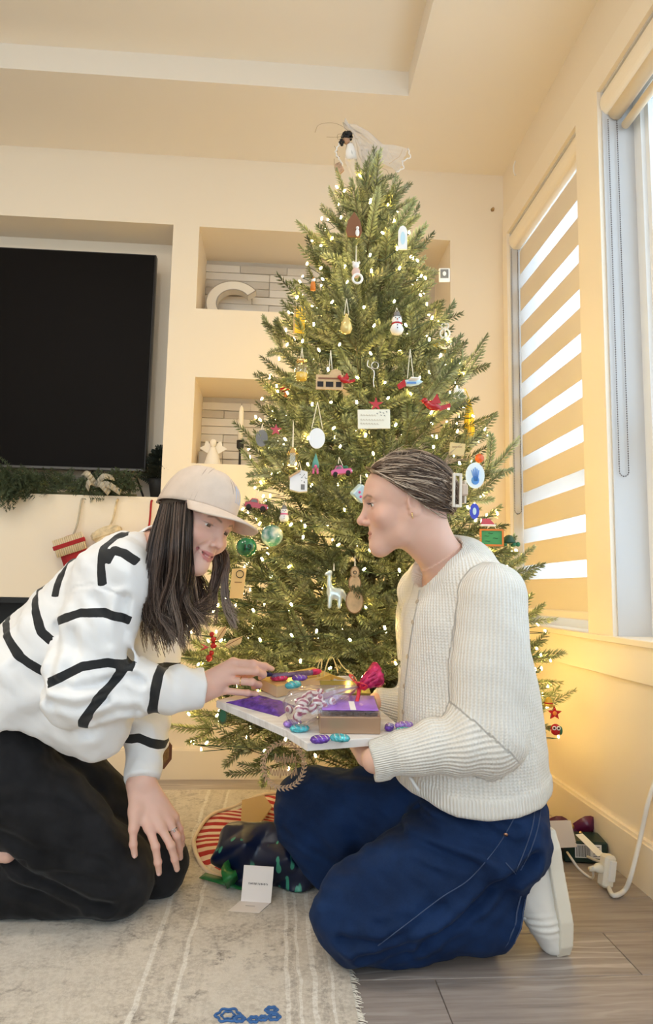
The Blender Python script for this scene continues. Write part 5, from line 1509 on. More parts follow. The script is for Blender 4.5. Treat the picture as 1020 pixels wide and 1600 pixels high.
# button placket and buttons
def snap(p, fn, it=6):
    p = P_(p).copy()
    for _ in range(it):
        e = 1e-4; d = fn(p[None])[0]; g = np.array([fn((p+e*v)[None])[0]-d for v in np.eye(3)])/e; p = p-g*d/(g@g+1e-9)
    return p, g/np.linalg.norm(g)
fr_pts = [(655, 922), (651, 945), (646, 970), (642, 995), (638, 1022), (635, 1050), (632, 1080), (630, 1110), (629, 1138)]
pl = [cast(cd, x, y, .9, .0008) for x, y in np.array(spline([(x, y, 0) for x, y in fr_pts], 26))[:, :2]]
MB().tube(pl, .0015, 5).build('placket_edge', mat('knit_edge', (.46, .42, .36), .9), card, True)
MT['horn'] = mat('horn_button', (.50, .42, .33), .3)
for x, y in ((652, 940), (645, 972), (637, 1026), (632, 1072), (630, 1112)):
    q = cast(cd, x, y); n_ = snap(q, cd, 2)[1]; MB().lathe([(0, -.001), (.0052, -.001), (.0058, .001), (.0045, .0024), (.0030, .0018), (0, .0018)], q, 14, frame(np.cross(n_, [0, 0, 1]), n_)).build('button', MT['horn'], card, True)
# neckband: a rolled rib around the opening
nk = MB(); pts = []
both = lambda p: np.minimum(bodyB(p), cd(p))
for x, y in np.array(spline([(x, y, 0) for x, y, _ in npts], 40))[:, :2]: pts.append(cast(both, x, y, .9, .0012))
nk.tube(pts, .0011, 5); nk.build('necklace', MT['ring_gold'], pb, True); bpy.data.objects['necklace'].location = tuple(-PB0)
# ---- jeans
knB = at(566, 1440, 1.435); knB[2] = .098
anB = P_((.52, 1.465, .082))
kfB = at(492, 1298, 1.74); kfB[2] = .198
hipn, hipf = P_((.470, 1.490, .228)), P_((.47, 1.62, .235))
jn = SDF().add(ell((.470, 1.545, .225), (.132, .150, .128)))
jn.add(chain([hipn, lerp(hipn, knB, .5), knB], [.116, .112, .090]), .05)
jn.add(chain([knB, lerp(knB, anB, .5), anB], [.090, .080, .076]), .04)
jn.add(chain([hipf, lerp(hipf, kfB, .5), kfB], [.125, .114, .092]), .05)
kff = P_((kfB[0]+.06, 1.745, .085))
jn.add(chain([kfB, kff, P_((.42, 1.70, .085))], [.096, .085, .08]), .05)
jn.add(loft([(.462, 1.555, .25), (.462, 1.555, .315)], [.132, .130], [.128, .126], (0, 1, 0)), .03)
CREASE = [([at(x, y, 1.36) for x, y in pts], dp, w_) for pts, dp, w_ in (
    ([(640, 1266), (700, 1274), (770, 1296)], .007, .009), ([(628, 1292), (700, 1306), (775, 1336)], .007, .010), ([(606, 1318), (680, 1336), (745, 1356)], .006, .010),
    ([(690, 1252), (760, 1272), (812, 1302)], .006, .008), ([(560, 1330), (650, 1352), (700, 1372)], .004, .010), ([(700, 1240), (745, 1252)], .005, .008),
    ([(536, 1468), (590, 1462), (640, 1446), (688, 1412)], .010, .010), ([(560, 1490), (620, 1478), (668, 1456)], .008, .009), ([(586, 1440), (640, 1428), (672, 1404)], .007, .009),
    ([(664, 1474), (722, 1440), (780, 1392), (842, 1352)], .016, .012), ([(700, 1480), (760, 1440), (806, 1400)], .006, .010), ([(610, 1500), (660, 1486)], .005, .008))]
def foldsJ(p):
    d = .007*gnoise(p, 12., 6.)+.005*gnoise(p*P_((1, 1, 1.6)), 25., 2.)+.0012*gnoise(p, 70., 2.)
    b = np.exp(-(np.linalg.norm(p-lerp(hipn, knB, .15)-P_((0, -.10, .06)), axis=1)/.13)**2); d += b*.010*np.sin(62*(p[:, 2]+.35*p[:, 0])+1.5*np.sin(16*p[:, 0]))
    b = np.exp(-(np.linalg.norm(p-knB-P_((.09, -.07, -.03)), axis=1)/.09)**2); d += b*.014*np.sin(58*(p[:, 2]*.85-.45*p[:, 0])+1.2*np.sin(22*p[:, 0]))
    b = np.exp(-(np.linalg.norm(p-kfB-P_((.06, -.08, .0)), axis=1)/.10)**2); d += b*.010*np.sin(50*(p[:, 0]+.4*p[:, 2]))
    return d+grooves(p, CREASE, 1.52)
jn.warp(foldsJ)
an_dir = P_((1, .10, 0)); jn.sub(rc(anB+P_((-.03, 0, 0)), anB+P_((.2, .02, 0)), .058, .062), .004)
jn.cut(lambda p: (p-P_((.545, 1.46, .1)))@P_((.97, 0, -.25)) if False else np.where((p[:, 2] < .17) & (p[:, 1] < 1.60), p[:, 0]-(.470+.33*p[:, 2]), -1.)*1.0, 0)
jn.cut(lambda p: .004-p[:, 2], .01)
V, Q = nets(jn, (-.06, 1.28, -.01), (.78, 1.92, .40), .0052)
m = bpy.data.materials.new('blue_denim'); m.use_nodes = True; N = NT(m); p = bsdf(m)
c = N.ramp(N.noise(10, 4), [(.3, (.0028, .011, .042)), (.7, (.007, .027, .098))])
c = N.mix(N.math('MULTIPLY', N.noise(300, 3, .7), .12), c, (.06, .12, .28))
p.inputs['Specular IOR Level'].default_value = .12; N.link(c, p.inputs['Base Color']); p.inputs['Roughness'].default_value = .75; p.inputs['Sheen Weight'].default_value = .02
N.link(N.bump(N.noise(900, 2, .7), .3, .001), p.inputs['Normal']); MT['denim'] = m
jeans = ploc(qmesh('jeans', V, Q, [MT['denim']]), 'jeans', pb, PB0)
print('B jeans', len(V))
MT['thread'] = mat('denim_thread', (.055, .085, .17), .8); MT['copper'] = mat('copper_rivet', (.70, .36, .22), .3, 1.)
def seam(pxs, Y, r=.0012, name='seam', mt='thread', n=40, off=.0006):
    out = [cast(jn, x, y, .9, off) for x, y in np.array(spline([(x, y, 0) for x, y in pxs], n))[:, :2]]
    return MB().tube(out, r, 4).build(name, MT[mt], jeans, True)
seam([(846, 1252), (841, 1290), (829, 1328), (813, 1360)], 1.42)
seam([(850, 1249), (830, 1244)], 1.42)
seam([(836, 1250), (832, 1290), (819, 1330), (806, 1362)], 1.42)
seam([(812, 1262), (780, 1318), (735, 1372), (690, 1402), (640, 1440), (590, 1478)], 1.36, .0010)
seam([(806, 1366), (790, 1348)], 1.42)
q = at(805, 1246, 1.395); 
for x, y in ((806, 1252), (790, 1304)):
    q = cast(jn, x, y); n_ = snap(q, jn, 2)[1]; MB().lathe([(0, 0), (.0045, 0), (.0040, .0016), (0, .002)], q, 12, frame(np.cross(n_, [0, 0, 1]), n_)).build('rivet', MT['copper'], jeans, True)
hm_ = MB()
for o_ in (0., .014):
    pts = []
    for a in np.linspace(0, 2*PI, 33):
        q, n_ = snap((.490-o_, 1.465+.078*math.cos(a), .082+.076*math.sin(a)), jn, 3); q[0] = .466-o_+.33*q[2]; pts.append(q)
    hm_.tube(pts, .0016, 4, cap=False)
hm_.build('hem_stitching', MT['thread'], jeans, True)
# drawstring tip hanging below the cardigan
MB().tube(spline([at(640, 1214, 1.44), at(648, 1226, 1.435), at(655, 1236, 1.43)], 8), .0036, 6).build('drawstring', MT['knit'] if 0 else MT['white'], pb, True, loc=tuple(-PB0))
# ---- white trainer, toes on the floor, sole upright
MT['leather'] = mat('white_leather', (.83, .81, .77), .38, spec=.5, bump=.08, bscale=160, bdist=.001)
MT['sole'] = mat('cream_rubber', (.80, .75, .64), .55)
shc = P_((.566, 1.47, .120))
sx, sz = P_((.97, .05, .10)), P_((-.13, .0, 1.)); fr = frame(sz, sx)     # local x: toe->heel (up), z: through the sole, y: across
fr = np.stack([-fr[:, 0], fr[:, 1], fr[:, 2]], 1) if False else fr
def loc_(f): return local(f, shc, fr)
W_ = lambda x: np.interp(x, [-.125, -.10, -.05, 0, .05, .09, .118], [.020, .036, .044, .040, .034, .034, .020])
def sole_f(p):
    h = np.abs(p[:, 0]+.0)-.122; w = np.abs(p[:, 1])-W_(p[:, 0]); z = np.abs(p[:, 2]-.030-.006*ss(-p[:, 0], .06, .125)*-1.)-.013
    return np.maximum(np.maximum(h, w), z)-.002
up_ = SDF().add(loft([(-.098, 0, .010), (-.06, 0, .0), (-.01, 0, -.014), (.05, 0, -.022), (.094, 0, -.016)], [.034, .041, .038, .034, .031], [.028, .036, .048, .056, .048], (0, 1, 0)))
up_.add(chain([(.055, 0, -.058), (.098, 0, -.060)], [.034, .028]), .03)
up_.sub(rc((.048, 0, -.045), (.055, 0, -.14), .026, .032), .006)
up_.cut(lambda p: p[:, 2]-.022, .002)
def up_w(p): return .0016*gnoise(p, 45., 2.)+.0025*np.exp(-((p[:, 0]+.055)/.02)**2)*np.sin(p[:, 0]*420)
up_.warp(up_w)
V, Q = nets(loc_(up_), shc-.17, shc+.17, .0030)
shoe = ploc(qmesh('shoe', V, Q, [MT['leather']]), 'shoe', pb, PB0)
V, Q = nets(loc_(sole_f), shc-.17, shc+.17, .0026); ploc(qmesh('sole', V, Q, [MT['sole']]), 'sole', shoe, PB0)
mb = MB()
for (a, b, c) in (((.10, -.030, .006), (.05, -.036, -.012), (.02, -.040, .014)), ((-.02, -.042, .012), (-.03, -.034, -.016), (-.038, -.018, -.030)), ((-.075, -.038, .014), (-.082, -.03, -.008), (-.08, -.01, -.018))):
    g = spline([a, b, c], 14); out = []
    for q in g:
        q2, n_ = snap(q, up_, 4); out.append(shc+fr@(q2+n_*.0004))
    mb.tube(out, .0011, 4)
mb.build('stitch_line', MT['sole'], shoe, True)
lc = MB()
for k in range(4):
    x = .012-.018*k; lc.tube([shc+fr@(snap(P_((x, y, -.05)), up_, 5)[0]+P_((0, 0, -.0018))) for y in np.linspace(-.022, .022, 7)], .0028, 5)
lc.build('laces', MT['white'], shoe, True)
fs = SDF().add(chain([(.02, 0, -.02), (.055, 0, -.05), (.055, 0, -.13)], [.028, .029, .034])); V, Q = nets(loc_(fs), shc-.2, shc+.2, .004)
ploc(qmesh('ankle_sock', V, Q, [mat('pale_sock', (.80, .74, .70), .9)]), 'ankle_sock', pb, PB0)

# ---------------------------------------------------------------- serving board with sweets
# the board is held a little tilted: its far side higher than the front
TN = P_((0, -.19, 1)); TN /= np.linalg.norm(TN); TP = P_((0, 1.40, .440))
def tz(px, py, dz=0.):
    d = ray(px, py); return P_((0, 0, CAM_H))+d*((TP+TN*dz-P_((0, 0, CAM_H)))@TN)/(d@TN)
def onp(x, y, dz=0.): return P_((x, y, TP[2]+.19*(y-TP[1])))+TN*dz
def pframe(e):
    e = P_(e)-TN*(P_(e)@TN); e /= np.linalg.norm(e); return np.stack([e, np.cross(TN, e), TN], 1)
m = bpy.data.materials.new('whitewashed_wood'); m.use_nodes = True; N = NT(m); p = bsdf(m)
N.link(N.ramp(N.noise(9, 5, .6, stretch=(1, 9, 1)), [(.3, (.62, .57, .54)), (.6, (.80, .77, .75))]), p.inputs['Base Color']); p.inputs['Roughness'].default_value = .6
N.link(N.bump(N.noise(40, 4, .6, stretch=(1, 9, 1)), .2, .001), p.inputs['Normal']); MT['board'] = m
b0, b1, l0, l1 = tz(480, 1161), tz(677, 1146), tz(448, 1141), tz(338, 1094)
ex = (b1-b0)/np.linalg.norm(b1-b0); ey = np.cross(TN, ex)
Bpoly = [b0, b1, onp(.262, b1[1]+.055), onp(.235, 1.58), onp(.225, 1.70), onp(.17, 1.745), onp(l1[0]+.06, l1[1]+.05), l1, l0]
bo = onp(.05, 1.55, -.017)
brd = empty('serving_board', tuple(bo), label='whitewashed wooden board with cut corners and hand slots, loaded with sweets', cat='tray')
def inset(poly, d):
    c = np.mean(poly, 0); return [c+(q-c)*(1-d/np.linalg.norm(q-c)) for q in poly]
mb = MB(); n = len(Bpoly)
V = [q-TN*.0015 for q in Bpoly]+[q-TN*.0165 for q in Bpoly]+[q for q in inset(Bpoly, .0015)]
mb.add(V, [tuple(range(2*n, 3*n)), tuple(range(2*n-1, n-1, -1))]+[(i, (i+1) % n, (i+1) % n+n, i+n) for i in range(n)]+[(i, (i+1) % n, (i+1) % n+2*n, i+2*n) for i in range(n)])
mb.build('board', MT['board'], brd, loc=-bo)
sc_ = b1-ex*.030-TN*.009; fr = np.stack([ex, ey, TN], 1)
MB().box(sc_-ey*.0004, (.030, .0016, .0085), fr, .0006).build('hand_slot', mat('slot_grey', (.30, .32, .40), .6), brd, loc=-bo)
# things on the board
MT['kraft'] = mat('gold_card', (.62, .40, .18), .35, .35); MT['cardside'] = mat('wood_card', (.70, .50, .30), .55)
MT['goldtop'] = mat('gold_lid', (.78, .56, .22), .3, .4); MT['foil_p'] = mat('purple_foil', (.16, .07, .42), .25, .35, vary=.5, vscale=60, bump=.5, bscale=130, bdist=.003)
MT['foil_v'] = mat('violet_foil', (.34, .20, .62), .25, .35, vary=.4, vscale=120, bump=.4, bscale=160, bdist=.002)
MT['foil_t'] = mat('teal_foil', (.10, .48, .55), .25, .35, vary=.4, vscale=120, bump=.4, bscale=160, bdist=.002)
MT['foil_r'] = mat('magenta_foil', (.55, .03, .12), .22, .3, vary=.4, vscale=80, bump=.6, bscale=120, bdist=.003)
MT['foil_n'] = mat('navy_foil', (.03, .03, .09), .2, .4, vary=.4, vscale=120, bump=.4, bscale=160, bdist=.002)
MT['silverfoil'] = mat('silver_foil', (.75, .74, .78), .25, .7)
MT['cello'] = glassy('cellophane', (.97, .96, .97), .45, .08, .10, (.9, .86, .9))
B1h = .028
A, B = tz(407, 1060.6, B1h), tz(432.6, 1073, B1h)
d1 = (A-B)/np.linalg.norm(A-B); e1 = np.cross(d1, TN)
wA = min(np.linalg.norm(A-B), .10); A = B+d1*wA; L1 = .165
g = empty('gold_box', tuple((A+B)/2+e1*L1/2-TN*B1h), label='long gold gift box under the scattered sweets at the left of the board', cat='box')
cB = (A+B)/2+e1*L1/2-TN*B1h; frb = pframe(e1)
MB().box(cB+TN*.0145, (L1, wA, .027), frb, .001).build('box_body', MT['cardside'], g, loc=lp(g))
MB().box(cB+TN*.0285, (L1+.001, wA+.001, .003), frb, .0008).build('lid', MT['goldtop'], g, loc=lp(g))
# purple sleeve lying beneath it
pk = [tz(353, 1094, .006), tz(436, 1116, .006), tz(462, 1100, .006), tz(404, 1084, .006)]
mb = MB(); nn = 12; V = []; rr = random.Random(2)
for j in range(nn+1):
    for i in range(nn+1):
        u, v = i/nn, j/nn; q = lerp(lerp(pk[0], pk[1], u), lerp(pk[3], pk[2], u), v); ed = min(u, 1-u, v, 1-v)
        V.append(q+TN*(-.005+.010*min(1, ed*5)+rr.uniform(-.0012, .0012)*(ed > 0)))
mb.add(V, [(j*(nn+1)+i, j*(nn+1)+i+1, (j+1)*(nn+1)+i+1, (j+1)*(nn+1)+i) for j in range(nn) for i in range(nn)])
o = mb.build('sweet_packet', MT['foil_p'], None, False); tag(o, 'flat glossy purple sweet packet sticking out under the gold box', 'packet')
md = o.modifiers.new('t', 'SOLIDIFY'); md.thickness = .001
# clear-topped box with a violet label
c2 = [tz(499, 1147), tz(594, 1148)]; e2 = c2[1]-c2[0]; L2 = np.linalg.norm(e2); e2 /= L2; fr2 = pframe(e2); f2 = fr2[:, 1]
cb = (c2[0]+c2[1])/2+f2*.052
g = empty('chocolate_box', tuple(cb), label='copper box of chocolates with violet label, nearest the front of the board', cat='box')
MB().box(cb+TN*.0185, (L2, .104, .036), fr2, .0015).build('tray_base', mat('copper_card', (.50, .33, .22), .35, .5), g, loc=lp(g))
MB().box(cb+TN*.0420, (L2-.002, .102, .010), fr2, .001).build('clear_lid', MT['cello'], g, loc=lp(g))
MB().box(cb+TN*.0485, (L2*.93, .09, .0016), fr2, .0006).build('label', mat('violet_label', (.36, .18, .68), .3, vary=.2, vscale=40), g, loc=lp(g))
ch = MB()
for i in range(5):
    for j in range(4): ch.ball(cb+fr2@P_((-.05+.025*i if L2 > .11 else -.04+.02*i, -.036+.024*j, .038)), (.009, .009, .005), 8, 5)
o = ch.build('chocolates', mat('chocolate', (.10, .05, .03), .35), g, True, loc=lp(g)); o['kind'] = 'stuff'
MB().box(cb+fr2@P_((.006, -.02, .0496)), (.012, .05, .0008), fr2).build('label_strip', MT['paper'], g, loc=lp(g))
cb3 = cb+f2*.108+e2*.0; g = empty('chocolate_box', tuple(cb3), label='second gold box of chocolates, behind the violet-labelled one', cat='box')
MB().box(cb3+TN*.0225, (.11, .085, .044), fr2, .0015).build('box_body', mat('olive_gold', (.48, .38, .14), .3, .5), g, loc=lp(g))
MB().box(cb3+TN*.0455, (.112, .087, .003), fr2, .001).build('lid', mat('gold_film', (.62, .50, .16), .2, .6), g, loc=lp(g))
# cellophane bag of striped sweets tied with magenta ribbon
q0, q1 = tz(453, 1112, .036), tz(561, 1072, .075); ax_ = (q1-q0)/np.linalg.norm(q1-q0); Lb = np.linalg.norm(q1-q0)
frc = frame(ax_, TN); g = empty('sweet_bag', tuple(q0-TN*.036), label='cellophane bag of pink striped sweets tied with a magenta ribbon', cat='bag')
nu, nv = 40, 26; V = []; rr = random.Random(8)
for j in range(nv+1):
    t = j/nv; R_ = np.interp(t, [0, .04, .10, .45, .85, 1], [.004, .032, .041, .038, .015, .005])
    for i in range(nu):
        a = 2*PI*i/nu; r_ = R_*(1+.10*math.sin(5*a+7*t)+.06*math.sin(11*a-13*t)+rr.uniform(-.03, .03))
        V.append(q0+frc@P_((-.01+(Lb+.005)*t, r_*math.cos(a), r_*math.sin(a)*.85)))
mb = MB(); mb.add(V, [(j*nu+i, j*nu+(i+1) % nu, (j+1)*nu+(i+1) % nu, (j+1)*nu+i) for j in range(nv) for i in range(nu)]); mb.build('cellophane', MT['cello'], g, True, loc=lp(g))
m = bpy.data.materials.new('striped_sweet'); m.use_nodes = True; N = NT(m); p = bsdf(m)
wv = N.node('ShaderNodeTexWave', bands_direction='DIAGONAL', i_Scale=38., i_Distortion=2.); tc = N.node('ShaderNodeTexCoord'); N.link(tc.outputs['Object'], wv.inputs[0])
N.link(N.ramp(wv.outputs[0], [(.35, (.32, .03, .12)), (.5, (.75, .45, .55)), (.7, (.85, .80, .80))]), p.inputs['Base Color']); p.inputs['Roughness'].default_value = .3; MT['pinkstripe'] = m
sw_me = MB().ball((0, 0, 0), (.0125, .0085, .0085), 12, 8).mesh('sweet', MT['pinkstripe'], True)
for k in range(20):
    t = rr.uniform(.03, .42) if k < 13 else rr.uniform(.35, .62); R_ = .024*(1-.5*t); a = rr.uniform(0, 2*PI); q = q0+frc@P_((Lb*t, R_*math.cos(a), R_*math.sin(a)*.8))
    link('sweet', sw_me, g, tuple(q+lp(g)), (rr.uniform(0, 3), rr.uniform(0, 3), rr.uniform(0, 3)))
leaf = MB()
for k in range(5):
    y = -.012+.006*k; leaf.tube([q0+frc@P_((Lb*.35, y, .010)), q0+frc@P_((Lb*.7, y*.6, .006)), q0+frc@P_((Lb*.98, y*.2, 0))], [.004, .0035, .002], 5, flat=.3)
leaf.build('wrapped_sticks', mat('mauve_wrap', (.42, .32, .46), .3, .2), g, True, loc=lp(g))
tu = MB(); nt = 30
for k in range(7):                               # crumpled magenta tuft beyond the knot
    a0 = 2*PI*k/7; V = []
    for j in range(7):
        t = j/6
        for s in (-1, 0, 1):
            r_ = .004+.024*t**.8; a = a0+s*.5*(1+.5*t); w = .003*math.sin(9*t+5*k+2*s)
            V.append(q1+frc@P_((-.002+.052*t+w, r_*math.cos(a)+w, r_*math.sin(a)+.012*t)))
    tu.add(V, [(j*3+s, j*3+s+1, (j+1)*3+s+1, (j+1)*3+s) for j in range(6) for s in range(2)])
o = tu.build('tuft', MT['foil_r'], g, True, loc=lp(g)); md = o.modifiers.new('t', 'SOLIDIFY'); md.thickness = .0008
MT['ribbon_r'] = mat('red_ribbon', (.70, .03, .06), .35)
rbn = MB(); rbn.tube(torus(q1, ax_, .007, .002), .0028, 6, cap=False)
for s in (-1, 1):
    lp_ = [q1, q1+frc@P_((-.008, s*.022, .018)), q1+frc@P_((.004, s*.034, .012)), q1+frc@P_((.004, s*.016, -.002)), q1]
    rbn.tube(spline(lp_, 16), .0042, 6, flat=.25); rbn.tube(spline([q1, q1+frc@P_((-.01, s*.012, -.012)), q1+frc@P_((-.022, s*.022, -.024))], 10), .0042, 6, flat=.25)
rbn.build('ribbon_bow', MT['ribbon_r'], g, True, loc=lp(g))
# loose foil-wrapped sweets
def candy(px, py, dz, m_, lab, ang=0., s=1., L=.021, zo=0., twist=True):
    q = tz(px, py, zo+.0068*s); fr_ = pframe((math.cos(ang), math.sin(ang), 0)); g = empty('wrapped_sweet', tuple(q), Matrix(fr_.tolist()).to_euler(), lab, 'sweet', 'foil sweets on the board')
    rr = random.Random(px*7+py); b = MB(); V = []; nu, nv = 14, 12
    for j in range(nv+1):
        t = j/nv; x = -L+2*L*t; R_ = .0095*s*max(.0, 1-abs(2*t-1)**2.6)**.5+.0008
        for i in range(nu):
            a = 2*PI*i/nu; r_ = R_*(1+rr.uniform(-.09, .09)); V.append((x, r_*math.cos(a)*1.05, r_*math.sin(a)*.74))
    b.add(V, [(j*nu+i, j*nu+(i+1) % nu, (j+1)*nu+(i+1) % nu, (j+1)*nu+i) for j in range(nv) for i in range(nu)])
    b.build('wrapper', m_, g, False); st_ = MB()
    for k in range(3):
        x = (-.5+.5*k)*L; r_ = .0098*s*max(.2, 1-abs(x/L)**2.6)**.5
        st_.tube([(x+.002*math.sin(a*3), r_*math.cos(a)*1.05, r_*math.sin(a)*.78) for a in np.linspace(.3, PI-.3, 9)], .0009, 4)
    st_.build('printed_band', MT['silverfoil'], g, True)
    return g
candy(457, 1130, 0, MT['foil_v'], 'lilac foil sweet lying behind a teal one, below the cellophane bag', .3)
candy(468, 1138, 0, MT['foil_t'], 'teal foil sweet at the left cut corner of the board', .15)
candy(500, 1155, 0, MT['foil_p'], 'dark purple speckled sweet at the front edge of the board', .25, 1.05)
candy(531, 1153, 0, MT['foil_t'], 'teal foil sweet in front of the copper chocolate box', -.2, 1.05)
candy(608, 1136, 0, MT['foil_p'], 'small dark purple sweet touching the copper box on its right', 1.2, .9, .014)
candy(631, 1133, 0, MT['foil_v'], 'violet foil sweet behind the teal one near the cardigan sleeve', .2)
candy(632, 1142, 0, MT['foil_t'], 'teal foil sweet nearest the cardigan sleeve', .1, 1., .020)
zb = .030
candy(436, 1059, 0, MT['foil_r'], 'red foil sweet on the gold box beside the pinching fingers', .1, 1., .022, zb)
candy(468, 1059, 0, MT['foil_p'], 'purple foil sweet on the gold box behind the teal one', .25, 1., .020, zb)
candy(458, 1070, 0, MT['foil_t'], 'teal foil sweet at the front edge of the gold box', .6, 1.15, .022, zb)
q = lerp(FR_TIP_A, FR_TIP_B, .5) if 'FR_TIP_A' in globals() else at(416, 1053, 1.655)
g = empty('wrapped_sweet', tuple(q), (0, .1, .2), 'navy foil sweet held between thumb and finger over the gold box', 'sweet', 'foil sweets on the board')
MB().ball((0, 0, 0), (.017, .008, .007), 12, 8).build('wrapper', MT['foil_n'], g, False)
pn = [at(424, 1055, 1.70), at(470, 1051, 1.72), at(502, 1047, 1.735)]
pn = [tz(424, 1056, zb+.013), tz(468, 1053, zb+.012), tz(500, 1049, zb+.012)]
g = empty('candy_stick', tuple(pn[1]-TN*.012), label='long candy stick in dark and red wrapper lying across the gold box', cat='sweet')
MB().tube(spline(pn, 10), [.006, .007, .007, .007, .007, .007, .007, .007, .0065, .004], 8).build('wrapper', mat('smoke_wrap', (.18, .12, .20), .2, .3, vary=.5, vscale=80), g, True, loc=lp(g))
MB().tube(spline([pn[1]*.4+pn[2]*.6, lerp(pn[1], pn[2], .85), pn[2]+(pn[2]-pn[1])*.05], 6), [.0078, .008, .008, .0078, .006, .004], 8).build('red_end', MT['foil_r'], g, True, loc=lp(g))
yl = MB(); yq = tz(512, 1056, .045)
V = [yq+P_((-.03, 0, -.01)), yq+P_((.005, -.01, .006)), yq+P_((.045, 0, -.008)), yq+P_((.01, .03, -.012))]
yl.add(V, [(0, 1, 3), (1, 2, 3)]); o = yl.build('tissue_paper', mat('yellow_tissue', (.80, .55, .10), .5)); tag(o, 'scrap of golden tissue paper on the board behind the sweet bag', 'paper'); md = o.modifiers.new('t', 'SOLIDIFY'); md.thickness = .001
tgq = tz(536, 1062, .03); o = MB().box(tgq, (.05, .002, .022), rotm('Z', .2)@rotm('X', .5), .0006).build('gift_tag', MT['paper']); tag(o, 'blank white gift tag standing at the back of the board', 'tag')
MT['raffia'] = mat('raffia', (.62, .50, .24), .8)
rf = MB()
for pts in ([(496, 1058), (497, 1040), (503, 1030), (500, 1056)], [(505, 1058), (512, 1034), (520, 1028), (528, 1052)], [(528, 1030), (536, 1042), (552, 1056), (560, 1068)]):
    rf.tube(spline([at(x, y, 1.73-.0012*(y-1030)) for x, y in pts], 14), .0014, 5)
o = rf.build('twine_loops', MT['raffia'], None, True); tag(o, 'thin loops of raffia twine rising behind the sweet bag', 'twine')

# ---------------------------------------------------------------- on the floor
m = bpy.data.materials.new('peppermint_skirt'); m.use_nodes = True; N = NT(m); p = bsdf(m)
sk_ = N.attr('swirl').outputs['Fac']; N.link(N.mix(N.math('LESS_THAN', N.math('SINE', sk_), .05), (.80, .62, .52), (.42, .02, .025)), p.inputs['Base Color']); p.inputs['Roughness'].default_value = .9; MT['peppermint'] = m
sk = empty('tree_skirt', (TCX, TCY, 0), label='red and white striped tree skirt spread under the fir', cat='tree skirt')
V = []; nr, na = 14, 180; sw_ = []
for j in range(nr+1):
    r_ = .09+.43*j/nr
    for i in range(na):
        a = 2*PI*i/na; gq_ = 1-.42*math.exp(-(((a-4.85+PI) % (2*PI)-PI)/.85)**4)*j/nr; V.append((r_*gq_*math.cos(a), r_*gq_*math.sin(a)*.96, .0135+.008*(j/nr)*math.sin(9*a)*math.sin(3*a+1)+.009*(j/nr)*max(0, math.sin(5*a))+(-.004 if j == nr else 0)))
        sw_.append(64*a+ .8*math.sin(r_*20))
mb = MB(); mb.add(V, [(j*na+i, j*na+(i+1) % na, (j+1)*na+(i+1) % na, (j+1)*na+i) for j in range(nr) for i in range(na)])
me = mb.mesh('cloth', MT['peppermint'], True); at_ = me.attributes.new('swirl', 'FLOAT', 'POINT'); at_.data.foreach_set('value', np.array(sw_, np.float32)); o = link('cloth', me, sk); md = o.modifiers.new('t', 'SOLIDIFY'); md.thickness = .002; md.offset = 1
gf_ = lambda a: 1-.42*math.exp(-(((a-4.85+PI) % (2*PI)-PI)/.85)**4)
MB().tube([(.523*gf_(a)*math.cos(a), .523*gf_(a)*.96*math.sin(a), .0135+.008*math.sin(9*a)*math.sin(3*a+1)+.009*max(0, math.sin(5*a))) for a in np.linspace(0, 2*PI, 181)], .006, 6, cap=False).build('piping', mat('cream_piping', (.80, .68, .56), .9), sk, True)
lt = MB(); tq = [atz(378, 1252, .034), atz(412, 1244, .034), atz(425, 1262, .034), atz(405, 1290, .034), atz(376, 1288, .034)]
lt.add(tq, [tuple(range(5))]); o = lt.build('folded_lining', mat('tan_lining', (.50, .36, .20), .9), sk, loc=lp(sk)); md = o.modifiers.new('t', 'SOLIDIFY'); md.thickness = .004
# crumpled navy wrapping paper with green flecks
m = bpy.data.materials.new('navy_wrap'); m.use_nodes = True; N = NT(m); p = bsdf(m)
tc = N.node('ShaderNodeTexCoord'); mp = N.node('ShaderNodeMapping'); mp.inputs['Rotation'].default_value = (.3, .5, .5); mp.inputs['Scale'].default_value = (46, 46, 13); N.link(tc.outputs['Object'], mp.inputs[0])
vo = N.node('ShaderNodeTexVoronoi', i_Scale=1.); N.link(mp.outputs[0], vo.inputs[0])
fl = N.ramp(vo.outputs['Distance'], [(.27, (1, 1, 1)), (.31, (0, 0, 0))]); gate = N.ramp(N.noise(9, 1), [(.45, (0, 0, 0)), (.48, (1, 1, 1))])
N.link(N.mix(N.math('MULTIPLY', fl, gate), (.003, .008, .034), (.05, .30, .20)), p.inputs['Base Color']); p.inputs['Roughness'].default_value = .32; MT['navywrap'] = m
wr_ = SDF().add(ell((-.035, 1.810, .062), (.105, .060, .080))).add(ell((.09, 1.785, .055), (.115, .060, .062)), .05).add(ell((.03, 1.80, .095), (.08, .045, .05)), .04).add(ell((-.075, 1.83, .10), (.05, .05, .030)), .03)
def crum(p):
    def tri(x): return np.abs(((x/PI) % 2)-1)*2-1
    a = tri(p@P_((38, 22, 30))+2*np.sin(p[:, 2]*20)); b_ = tri(p@P_((-30, 40, 42))+1.5*np.sin(p[:, 0]*17)); c_ = tri(p@P_((52, 18, -46)))
    return .013*a*b_+.008*c_
wr_.warp(crum); wr_.cut(lambda p: .0105-p[:, 2], .004)
V, Q = nets(wr_, (-.20, 1.68, .0), (.25, 1.94, .20), .0052)
me = qmesh('crumpled_wrapping_paper', V, Q, [MT['navywrap']], smooth=False); o = link('crumpled_wrapping_paper', me); tag(o, 'crumpled navy wrapping paper with green flecks heaped on the rug by the jeans', 'wrapping paper')
